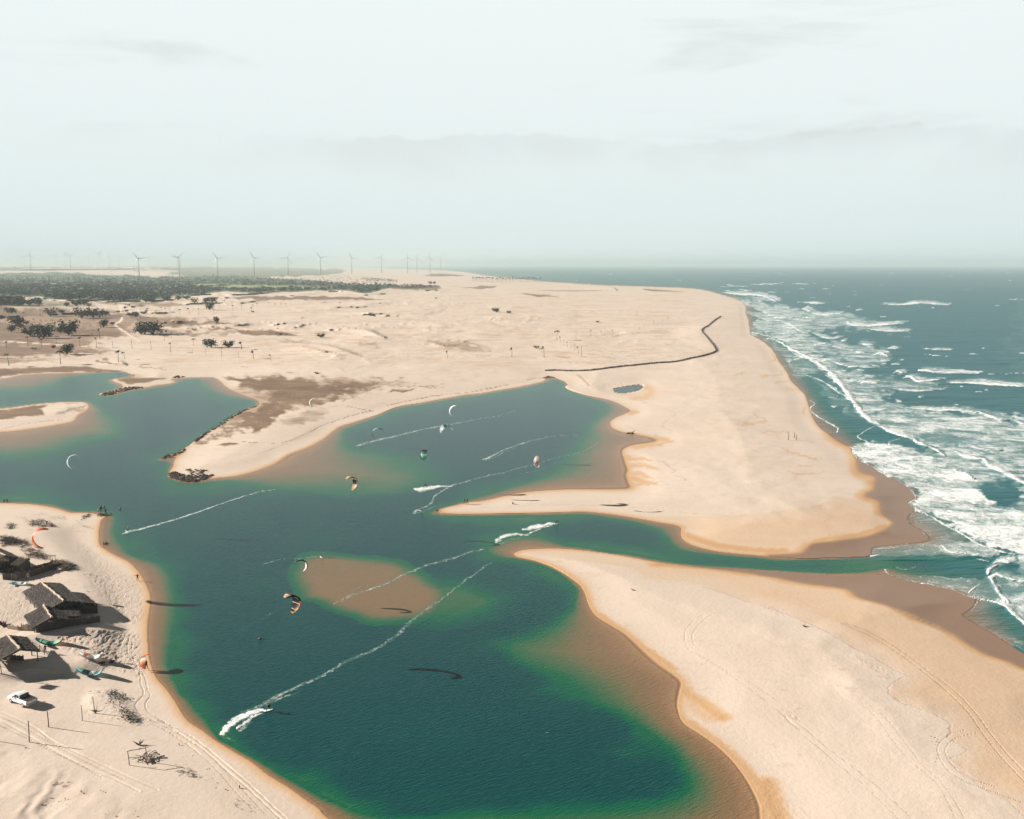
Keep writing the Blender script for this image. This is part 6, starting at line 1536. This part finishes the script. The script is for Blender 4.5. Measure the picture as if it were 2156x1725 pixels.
# ------------------------------------------------------------------ beach camp
def uvz(f, x, y): return f([(x, y)])[0]
BASE = height_at(*uvz(zJ, 760, 1330))
def P3(f, x, y, h):
    """point surveyed at (x, y) that stands h metres over the camp terrace"""
    u, v = uvz(f, x, y); return G(u, v, BASE + h)
def strip(mb, A_, B_, C_, D_, seed, nx=26, ny=14, rough=.10, thick=.16):
    """shaggy thatch slope A-B along the ridge, D-C along the eave"""
    r = random.Random(seed); nrm = (B_ - A_).cross(D_ - A_).normalized()
    if nrm.z < 0: nrm = -nrm
    top = []
    for j in range(ny + 1):
        for i in range(nx + 1):
            a = A_.lerp(B_, i / nx); d = D_.lerp(C_, i / nx); q = a.lerp(d, j / ny * (1 + (r.uniform(-.05, .06) if j == ny else 0)))
            step_ = .06 * (1 - ((j * 1.0) % 3) / 3)
            top.append(q + nrm * (r.uniform(-rough, rough) * .5 + step_) + (Vector((r.gauss(0, .05), r.gauss(0, .05), 0)) if i in (0, nx) else Vector()))
    bot = [p - nrm * thick for p in top]; n_ = len(top); w = nx + 1
    fs = []
    for j in range(ny):
        for i in range(nx):
            a = j * w + i; fs.append((a, a + w, a + w + 1, a + 1)); fs.append((n_ + a, n_ + a + 1, n_ + a + w + 1, n_ + a + w))
    for i in range(nx): a = ny * w + i; fs.append((a, n_ + a, n_ + a + 1, a + 1)); fs.append((i, i + 1, n_ + i + 1, n_ + i))
    for j in range(ny): a = j * w; fs.append((a, n_ + a, n_ + a + w, a + w)); a = j * w + nx; fs.append((a, a + w, n_ + a + w, n_ + a))
    mb.add(top + bot, fs)
    dn = (D_ - A_).normalized(); al = (B_ - A_).normalized()
    for _ in range(nx * ny // 2):                # loose fronds lying on the slope
        q = A_.lerp(B_, r.random()).lerp(D_.lerp(C_, r.random()), r.random() * .98) + nrm * (.09 + r.random() * .05); ln = r.uniform(.4, 1.1); d = (dn + al * r.gauss(0, .35)).normalized(); e = d.cross(nrm) * .05
        mb.add([q - e, q + e, q + d * ln + e * .4 - nrm * .04, q + d * ln - e * .4 - nrm * .04], [(0, 1, 2, 3)])
    for _ in range(nx * 3):                      # fringe over the eave
        q = D_.lerp(C_, r.random()); ln = r.uniform(.2, .55); d = (dn + Vector((0, 0, -.6)) + al * r.gauss(0, .3)).normalized(); e = al * .05
        mb.add([q - e, q + e, q + d * ln], [(0, 1, 2)])
def ridge_cap(mb, A_, B_, seed, w=.35):
    r = random.Random(seed); n = 18; pts = [A_.lerp(B_, i / n) + Vector((r.gauss(0, .05), r.gauss(0, .05), .12 + r.gauss(0, .03))) for i in range(n + 1)]
    mb.tube(pts, [w * r.uniform(.35, .75) for _ in pts], 6)
    for _ in range(60):
        q = A_.lerp(B_, r.random()) + Vector((0, 0, .15)); az = r.uniform(0, 6.28); d = Vector((math.cos(az), math.sin(az), -.35)) * r.uniform(.3, .8); e = d.cross(Vector((0, 0, 1))).normalized() * .05
        mb.add([q - e, q + e, q + d], [(0, 1, 2)])
def pickets(mb, A_, B_, h, r, gap=.16, wall_base=None):
    L_ = (B_ - A_).length; n = max(2, int(L_ / gap)); al = (B_ - A_).normalized()
    for i in range(n):
        q = A_.lerp(B_, (i + .5) / n); hh = h * r.uniform(.88, 1.08); w = gap * .5 * r.uniform(.85, 1.15)
        mb.box((q.x, q.y, q.z + hh / 2 - .1), (w * 2, .05, hh + .2), math.atan2(al.y, al.x) + r.gauss(0, .05))
def hut(label, r1, r2, hr, dl, dr, drop_l, drop_r, seed, walls=True, porch=False, wall_mat='wood', cap=True, name='thatched_hut'):
    """ridge ends r1 (far) and r2 (near) as (survey, x, y); eaves dl / dr metres out on either side and drop_* metres lower"""
    R1, R2 = P3(*r1, hr), P3(*r2, hr); o = Vector((R1.x, R1.y, BASE))
    t = thing(name, label, 'hut', o); R1 -= o; R2 -= o
    al = (R2 - R1).normalized(); out_r = Vector((-al.y, al.x, 0)).normalized()
    if out_r.x < 0: out_r = -out_r
    el1, el2 = R1 - out_r * dl - Vector((0, 0, drop_l)), R2 - out_r * dl - Vector((0, 0, drop_l)); er1, er2 = R1 + out_r * dr - Vector((0, 0, drop_r)), R2 + out_r * dr - Vector((0, 0, drop_r))
    a = MB(); strip(a, R1, R2, el2, el1, seed); ro = a.obj('roof_slope', M['thatch'], t); ro["label"] = 'sunlit thatch slope facing left'
    b = MB(); strip(b, R1, R2, er2, er1, seed + 1); ro = b.obj('roof_slope', M['thatch'], t); ro["label"] = 'shaded thatch slope facing right'
    if cap: c = MB(); ridge_cap(c, R1, R2, seed); c.obj('ridge_cap', M['thatch_pale'], t)
    corners = [(el1, R1, er1), (el2, R2, er2)]
    fr = MB()
    for e_l, rdg, e_r in corners: fr.tube([e_l - Vector((0, 0, .18)), rdg - Vector((0, 0, .2)), e_r - Vector((0, 0, .18))], .08, 6)
    fr.tube([el1 - Vector((0, 0, .22)), el2 - Vector((0, 0, .22))], .08, 6); fr.tube([er1 - Vector((0, 0, .22)), er2 - Vector((0, 0, .22))], .08, 6); fr.obj('roof_beams', M['wood'], t)
    r = random.Random(seed)
    L_ = (R2 - R1).length; npst = max(2, int(L_ / 3) + 1)
    for E1, E2, k in ((el1, el2, .88), (er1, er2, .88)):
        for i in range(npst):
            q = E1.lerp(E2, (i + .12) / (npst - 1 + .24)); rd = R1.lerp(R2, i / max(1, npst - 1)); q = rd.lerp(q, k)
            m_ = MB(); m_.tube([(q.x, q.y, -1.2), (q.x + .03, q.y, q.z * .5), (q.x, q.y, q.z - .15)], [.11, .09, .09], 6); m_.obj('post', M['wood'], t)
    if walls:
        w = MB(); ins = .80
        def wall(A_, B_, h):
            pickets(w, Vector((A_.x, A_.y, -.6)), Vector((B_.x, B_.y, -.6)), h + .6, r, .22)
        a1, a2 = R1.lerp(el1, ins), R2.lerp(el2, ins); b1, b2 = R1.lerp(er1, ins), R2.lerp(er2, ins)
        h_l, h_r = a1.z - .2, b1.z - .2
        wall(a1, a2, h_l); wall(b1, b2, h_r)
        for e_l, rdg, e_r in ((a1, R1, b1), (a2, R2, b2)):
            n = 10
            for i in range(n):
                f0, f1 = i / n, (i + 1) / n; f = (f0 + f1) / 2
                q0 = e_l.lerp(e_r, f0); q1 = e_l.lerp(e_r, f1); hh = min(hr - .35, (e_l.z + (rdg.z - e_l.z) * f * 2) if f < .5 else (rdg.z + (e_r.z - rdg.z) * (f - .5) * 2)) - .2
                pickets(w, Vector((q0.x, q0.y, -.6)), Vector((q1.x, q1.y, -.6)), hh + .6, r, .22)
        w.obj('plank_wall', M[wall_mat], t)
    return t
hut('long gabled hut roofed with shaggy brown thatch and a pale ridge', (zJ, 690, 915), (zJ, 1080, 1235), 3.3, 3.9, 4.0, 1.2, 1.25, 41)
hut('short gabled thatch hut in front of the long one, its ridge sand-covered', (zJ, 735, 1305), (zJ, 872, 1515), 3.0, 3.7, 3.4, 1.3, 1.3, 43)
hut('small plank hut with a thatched lean roof inside the upper palisade', (zJ, 330, 492), (zJ, 478, 520), 2.9, 2.2, .35, .9, .15, 45, cap=True)
hut('broad dark thatch roof cut by the left edge of the photo', (zJ, -260, 300), (zJ, 90, 470), 3.4, 4.0, 3.8, 1.2, 1.7, 47)
hut('open thatched shelter on posts at the left edge, nearest the pickup', (zK, 128, 200), (zK, 358, 455), 3.6, 4.6, 3.3, 1.5, 1.35, 49, walls=False, name='thatched_shelter')
# dark plank back room beyond the long hut
def lean_to(label, A_, B_, depthv, h, drop, seed, mat='thatch'):
    o = Vector((A_.x, A_.y, BASE)); t = thing('lean_to', label, 'shed', o); a = A_ - o; b = B_ - o
    m_ = MB(); strip(m_, a, b, b + depthv - Vector((0, 0, drop)), a + depthv - Vector((0, 0, drop)), seed); m_.obj('roof', M[mat], t)
    for q in (a, b, a + depthv - Vector((0, 0, drop)), b + depthv - Vector((0, 0, drop)), (a + b) / 2):
        m_ = MB(); m_.tube([(q.x, q.y, -1.2), (q.x, q.y, q.z - .1)], .09, 6); m_.obj('post', M['wood'], t)
    r = random.Random(seed); w = MB(); q1, q2 = b, b + depthv
    pickets(w, Vector((q1.x, q1.y, -.6)), Vector((q2.x, q2.y, -.6)), h - .2, r, .25); pickets(w, Vector((a.x, a.y, -.6)) + depthv * .95, Vector((b.x, b.y, -.6)) + depthv * .95, h - drop, r, .25); w.obj('wall', M['wood'], t)
    return t
lean_to('low dark lean-to joined to the right of the long thatched hut', P3(zJ, 1180, 1075, 2.3), P3(zJ, 1390, 1255, 2.3), Vector((2.6, .9, 0)), 2.3, .7, 51)
lean_to('dark shed between the two thatched huts', P3(zJ, 900, 1300, 2.2), P3(zJ, 960, 1490, 2.0), Vector((4.3, 1.2, 0)), 2.2, .5, 53)
def palisade(label, f, base_pts, h, seed, mat='wood', gap=.17):
    r = random.Random(seed); P = [on_ground(*uvz(f, x, y)) for x, y in base_pts]; o = P[0]
    t = thing('palisade_fence', label, 'fence', o); w = MB(); rl = MB(); ps = MB()
    for i in range(len(P) - 1):
        pickets(w, P[i] - o, P[i + 1] - o, h, r, gap)
        for k in (.3, .78): rl.tube([P[i] - o + Vector((0, .05, h * k)), P[i + 1] - o + Vector((0, .05, h * k))], .04, 5)
    for p in P: q = MB(); d = p - o; q.tube([(d.x, d.y + .06, d.z - .4), (d.x, d.y + .06, d.z + h + .15)], .08, 6); q.obj('post', M['wood'], t)
    w.obj('pickets', M[mat], t); rl.obj('rails', M['wood'], t); return t
palisade('curved plank palisade around the upper compound', zJ, [(50, 872), (180, 876), (310, 860), (420, 842), (510, 825), (620, 795), (740, 752), (870, 705), (950, 700)], 1.45, 61)
palisade('inner palisade behind the small plank hut', zJ, [(490, 760), (600, 720), (740, 690), (870, 645), (885, 610)], 1.3, 62)
palisade('pale plank palisade panel at the lower left of the short hut', zJ, [(365, 1728), (460, 1735), (560, 1735), (652, 1730)], 1.35, 63, 'wood_pale')
palisade('dark plank palisade running right from the short hut', zJ, [(655, 1730), (800, 1712), (960, 1690), (1120, 1665), (1300, 1640), (1480, 1620), (1680, 1588)], 1.5, 64)
palisade('low ragged board fence left of the pale palisade panel', zJ, [(130, 1700), (220, 1715), (300, 1728), (360, 1728)], .9, 65, 'wood_pale', .24)
palisade('plank wall inside the open shelter', zK, [(60, 650), (200, 640), (420, 660)], 1.0, 66)
# little extras around the huts
def pole(label, f, x, y, h, r_=.08, top=None, name='wooden_post', cat='post', group=None, lean=(0, 0)):
    p = on_ground(*uvz(f, x, y)); a = MB()
    a.tube([(0, 0, -.4), (lean[0] * .5 + .03, lean[1] * .5, h * .5), (lean[0], lean[1], h)], [r_, r_ * .92, r_ * .8], 7)
    o = a.obj(name, M['wood'], None, True); o.location = p; return tag(o, label, cat, group)
GPst = "tall posts standing in the foreground sand"
pole('tallest bare post, between the tyre tracks and the left edge', z2, 315, 1318, 3.6, .085, group=GPst, lean=(.15, 0))
pole('bare post directly right of and below the pickup', z2, 524, 1156, 2.8, .085, group=GPst)
pole('thin post left of the grassy mound', z2, 888, 1088, 2.8, .06, group=GPst)
pole('leaning post on the grassy mound, rightmost of the four', z2, 1022, 1008, 3.0, .07, group=GPst, lean=(-.15, 0))
pole('thin post at the left frame edge beside the big shadow', zK, 35, 893, 3.2, .07, group=GPst, lean=(-.4, 0))
pole('post just outside the left edge, its shadow lying on the sand', z2, -300, 1270, 3.6, .085, group=GPst)
pole('short stake standing by the shore tracks in the foreground', zG, 1537, 438, .45, .09, name='wooden_stake', cat='stake')
pole('short dark stake on the trampled sand left of the shore tracks', z2, 1930, 1350, .35, .07, name='wooden_stake', cat='stake')
# unseen poles and dark sheet, added out of frame to cast the sand shadow
def add_shadow_mast():
    p = on_ground(*uvz(z2, -190, 560)); t = thing('shadow_mast', 'unseen guyed poles with a dark sheet, added outside the left edge for their shadow', 'shadow_sheet', p)
    a = MB(); a.tube([(0, 0, -.4), (0, 0, 5.3)], .05, 6); a.tube([(-.3, .5, -.4), (0, 0, 5.2)], .03, 5); a.obj('pole', M['wood'], t)
    b = MB(); n = 10
    for i in range(n + 1):
        x = -1.7 * i / n; y = .12 * math.sin(i * .9)
        b.v += [(x * .25, x + y * .3, 4.2 + .08 * math.sin(i)), (x * .25 + .05, x + y * .3, 5.2 + .05 * math.sin(i * 1.3))]
    for i in range(n): b.f.append((2 * i, 2 * i + 2, 2 * i + 3, 2 * i + 1)); b.mi.append(0)
    b.obj('shadow_sheet', M['k_black'], t)
add_shadow_mast()
def rail_frame():
    o = on_ground(*uvz(zK, 640, 480)); t = thing('railing', 'rough pole railing at the right end of the open shelter', 'railing', o)
    q = [on_ground(*uvz(zK, x, y)) - o for x, y in ((600, 470), (720, 500), (800, 560))]
    for i, p in enumerate(q): m_ = MB(); m_.tube([p - Vector((0, 0, .4)), p + Vector((0, 0, 1.7 - .3 * i))], .06, 6); m_.obj('post', M['wood'], t)
    m_ = MB()
    for k in (.6, 1.15, 1.6): m_.tube([p + Vector((0, 0, k - .3 * i * k / 1.7)) for i, p in enumerate(q)], .04, 5)
    m_.obj('rails', M['wood'], t)
rail_frame()
def goal_frame():
    A_ = on_ground(*uvz(z2, 1398, 1568)); B_ = on_ground(*uvz(z2, 1590, 1530)); o = A_; t = thing('pole_frame', 'broken pole frame standing in the foreground sand beside dark debris', 'frame', o)
    b = B_ - o
    for p, h in ((Vector(), 2.35), (b, 2.3)): m_ = MB(); m_.tube([p - Vector((0, 0, .4)), p + Vector((-.15, 0, h))], .06, 6); m_.obj('post', M['wood'], t)
    m_ = MB(); m_.tube([Vector((-.2, 0, 2.33)), b + Vector((-.1, 0, 2.3))], .055, 6); m_.obj('crossbar', M['wood'], t)
    m_ = MB(); m_.tube([Vector((-.08, 0, 1.25)), Vector((1.2, .1, 1.2))], .045, 6); m_.obj('crossbar', M['wood'], t)
    o2 = on_ground(*uvz(z2, 1600, 1500)); d = thing('driftwood_heap', 'heap of dark driftwood and torn boards leaning on the pole frame', 'driftwood', o2); r = random.Random(8)
    m_ = MB()
    for i in range(22):
        q = Vector((r.uniform(-1.6, 1.0), r.uniform(-1.0, 1.4), r.uniform(.1, .5))); dv = Vector((r.gauss(0, 1), r.gauss(0, .8), r.gauss(0, .35))).normalized() * r.uniform(.4, 1.1); m_.tube([q - dv, q + Vector((0, 0, .1)), q + dv], [.03, .06, .02], 5)
    m_.obj('branches', M['twig'], d)
    m_ = MB()
    for x, y, rz, ln in ((.2, -.6, -1.1, 1.7), (.9, .6, .3, 1.3), (.5, 1.0, .9, 1.0)): m_.box((x, y, .35), (ln, .45, .05), rz)
    m_.box((-.3, .2, .4), (1.3, .5, .07), .4); m_.obj('boards', M['wood_pale'], d)
goal_frame()
def stump(label, f, x, y, s, seed, name='driftwood', cat='driftwood'):
    p = on_ground(*uvz(f, x, y)); r = random.Random(seed); m_ = MB()
    for i in range(7):
        az = r.uniform(0, 6.28); d = Vector((math.cos(az), math.sin(az) * .6, r.uniform(.2, .9))) * s * r.uniform(.4, 1); m_.tube([(0, 0, 0), d * .5 + Vector((0, 0, .05)), d], [.12 * s, .07 * s, .02 * s], 6)
    o = m_.obj(name, M['twig']); o.location = p; return tag(o, label, cat)
stump('forked dry branch stuck in the sand above the pole frame', z2, 1500, 1350, 1.2, 3)
stump('dark driftwood lying at the edge of the wet inlet, east of the lagoon', zA, 1272, 620, 2.4, 4)
stump('small dark driftwood piece on the pale flat of the upper left lagoon', z7, 212, 828, 1.3, 5)
stump('dark spiky bush stump at the left edge beside the short hut', zJ, 70, 1640, 2.6, 6)
stump('dark branch tangle at the foot of the leaning post', z2, 1025, 990, .9, 7)
stump('dark bush on brown soil above the curved tyre tracks', z8, 648, 118, 3.5, 8)
stump('tiny driftwood stub on the big lower sandbar', zF, 848, 312, .8, 9)
stump('dark driftwood stub by the scarp edge on the lower right sandbar', zE, 352, 212, .9, 10)
def pack(label, f, x, y, rz, c='black'):
    p = on_ground(*uvz(f, x, y)); m_ = MB(); m_.ball((0, 0, .2), (.55, .28, .22)); m_.ball((.45, .1, .18), (.3, .25, .18)); m_.tube([(-.4, 0, .3), (0, 0, .52), (.4, 0, .3)], .03, 5)
    o = m_.obj('kite_bag', M[c], None, True); o.location = p; o.rotation_euler = (0, 0, rz); return tag(o, label, 'bag', "gear bags on the sand")
pack('dark gear bag beside the white and orange kite, left one of two', z2, 1095, 472, .1)
pack('dark gear bag on the sand behind the walking person, right one of two', z2, 1205, 462, .9)
a_ = on_ground(*uvz(zJ, 1500, 1215)); m_ = MB()
for i in range(8): m_.v += [(i * .22, 0, 1.9 + .10 * math.sin(i)), (i * .22, .8, 1.7 + .10 * math.sin(i + 1))]
for i in range(7): m_.f.append((2 * i, 2 * i + 2, 2 * i + 3, 2 * i + 1)); m_.mi.append(0)
o_ = m_.obj('orange_cloth', M['k_orange']); o_.location = a_ - Vector((.8, 0, 0)); tag(o_, 'orange cloth hanging at the right corner of the dark lean-to', 'cloth')
m_ = MB(); m_.tube([(0, 0, 0), (0, 0, 1.6)], .04, 5); m_.tube([(1.3, 0, 0), (1.35, 0, 1.8)], .04, 5); m_.box((.7, 0, 1.75), (1.5, .6, .06))
o_ = m_.obj('lookout_board', M['wood']); o_.location = on_ground(*uvz(zJ, 850, 580)); tag(o_, 'small board raised on two sticks above the upper palisade', 'board')

# ------------------------------------------------------------------ pickup
def pickup():
    A_ = on_ground(*uvz(z2, 120, 893)); B_ = on_ground(*uvz(z2, 248, 945)); d = (A_ - B_); d.z = 0; wb = d.length; d.normalize()
    S_ = wb / 2.75 * 1.0
    side = Vector((d.y, -d.x, 0))           # toward the far side is -side when it faces the camera
    if side.y > 0: side = -side             # side points at the camera: the wheels we see
    mid = (A_ + B_) / 2 - side * (.78 * S_)
    ang = math.atan2(d.y, d.x)
    t = thing('pickup_truck', 'white double-cab pickup with a dark covered bed parked on the sand', 'pickup truck', mid, ang, None, S_)
    # body in local x forward, y left, z up
    prof = [(-2.30, .55), (-2.30, 1.02), (-.62, 1.04), (-.55, 1.06), (1.02, 1.04), (2.05, .92), (2.22, .78), (2.22, .45), (1.75, .38), (-1.9, .40)]
    bm = bmesh.new()
    def prism(pf, w0, w1=None):
        w1 = w1 or w0
        L_ = [bm.verts.new((x, -(w0 if z < .9 else w1), z)) for x, z in pf]; R_ = [bm.verts.new((x, (w0 if z < .9 else w1), z)) for x, z in pf]
        n = len(pf); bm.faces.new(L_); bm.faces.new(R_[::-1])
        for i in range(n): bm.faces.new((L_[i], R_[i], R_[(i + 1) % n], L_[(i + 1) % n])[::-1])
    prism(prof, .84, .80)
    bmesh.ops.recalc_face_normals(bm, faces=bm.faces); bmesh.ops.bevel(bm, geom=bm.edges[:], offset=.06, segments=2, affect='EDGES')
    me = bpy.data.meshes.new('body'); bm.to_mesh(me); bm.free(); me.materials.append(M['paint_white']); link('body', me, t)
    c = MB(); cp = [(-.62, 1.00, .78), (-.50, 1.52, .64), (.10, 1.58, .64), (.45, 1.52, .64), (1.10, 1.00, .78)]
    for x, z, w in cp: c.v += [(x, -w, z), (x, w, z)]
    n = len(cp)
    for i in range(n - 1): c.f.append((2 * i, 2 * i + 2, 2 * i + 3, 2 * i + 1)); c.mi.append(0)
    c.f += [tuple(2 * i for i in range(n))[::-1], tuple(2 * i + 1 for i in range(n))]; c.mi += [0, 0]
    c.obj('cab', M['paint_white'], t)
    for sgn in (-1, 1):
        for pts in ([(-.46, 1.10), (-.40, 1.46), (.02, 1.50), (.02, 1.10)], [(.10, 1.10), (.10, 1.50), (.38, 1.46), (.84, 1.10)]):
            g = MB(); yv = lambda z: sgn * (.785 - (z - 1.0) / .58 * .14 + .008)
            g.add([(x, yv(z), z) for x, z in pts], [(0, 1, 2, 3)]); g.obj('side_window', M['glass'], t)
    g = MB(); g.add([(1.03, -.66, 1.08), (1.03, .66, 1.08), (.53, .58, 1.49), (.53, -.58, 1.49)], [(0, 1, 2, 3)]); g.obj("windshield", M["glass"], t)
    g = MB(); g.add([(-.625, -.66, 1.12), (-.625, .66, 1.12), (-.53, .58, 1.46), (-.53, -.58, 1.46)], [(0, 1, 2, 3)]); g.obj('rear_window', M['glass'], t)
    g = MB(); g.box((-1.46, 0, 1.075), (1.62, 1.44, .05)); g.obj('bed_cover', M['black'], t)
    g = MB(); g.tube([(-.72, -.68, 1.05), (-.80, -.60, 1.50), (-.80, .60, 1.50), (-.72, .68, 1.05)], .035, 6); g.obj('roll_bar', M['black'], t)
    g = MB(); g.box((-2.325, 0, .84), (.05, 1.40, .34)); tg = g.obj('tailgate', M['paint_white'], t); h_ = MB(); h_.box((-2.36, 0, .93), (.03, .25, .06)); h_.obj('handle', M['black'], tg)
    for y in (-.76, .76):
        g = MB(); g.box((-2.33, y, .86), (.06, .13, .30)); g.obj('tail_lamp', M['red_lamp'], t); g = MB(); g.box((2.16, y * .86, .78), (.10, .26, .16)); g.obj('headlight', M['chrome'], t)
        g = MB(); g.box((.62, y * 1.2, 1.14), (.12, .18, .14)); g.obj('mirror', M['black'], t)
    g = MB(); g.box((-2.40, 0, .50), (.14, 1.55, .16)); g.obj('bumper', M['chrome'], t); g = MB(); g.box((2.26, 0, .50), (.12, 1.55, .20)); g.obj('bumper', M['chrome'], t)
    for x in (-1.38, 1.37):
        for y in (-.74, .74):
            w = MB(); w.tube([(x, y - .11, .34), (x, y - .09, .34), (x, y + .09, .34), (x, y + .11, .34)], [.28, .34, .34, .28], 20); wo = w.obj('wheel', M['black'], t, True)
            q = MB(); yy = y + (.115 if y > 0 else -.115); q.tube([(x, yy - .012, .34), (x, yy + .012, .34)], [.20, .20], 16); q.obj('rim', M['chrome'], wo)
pickup()
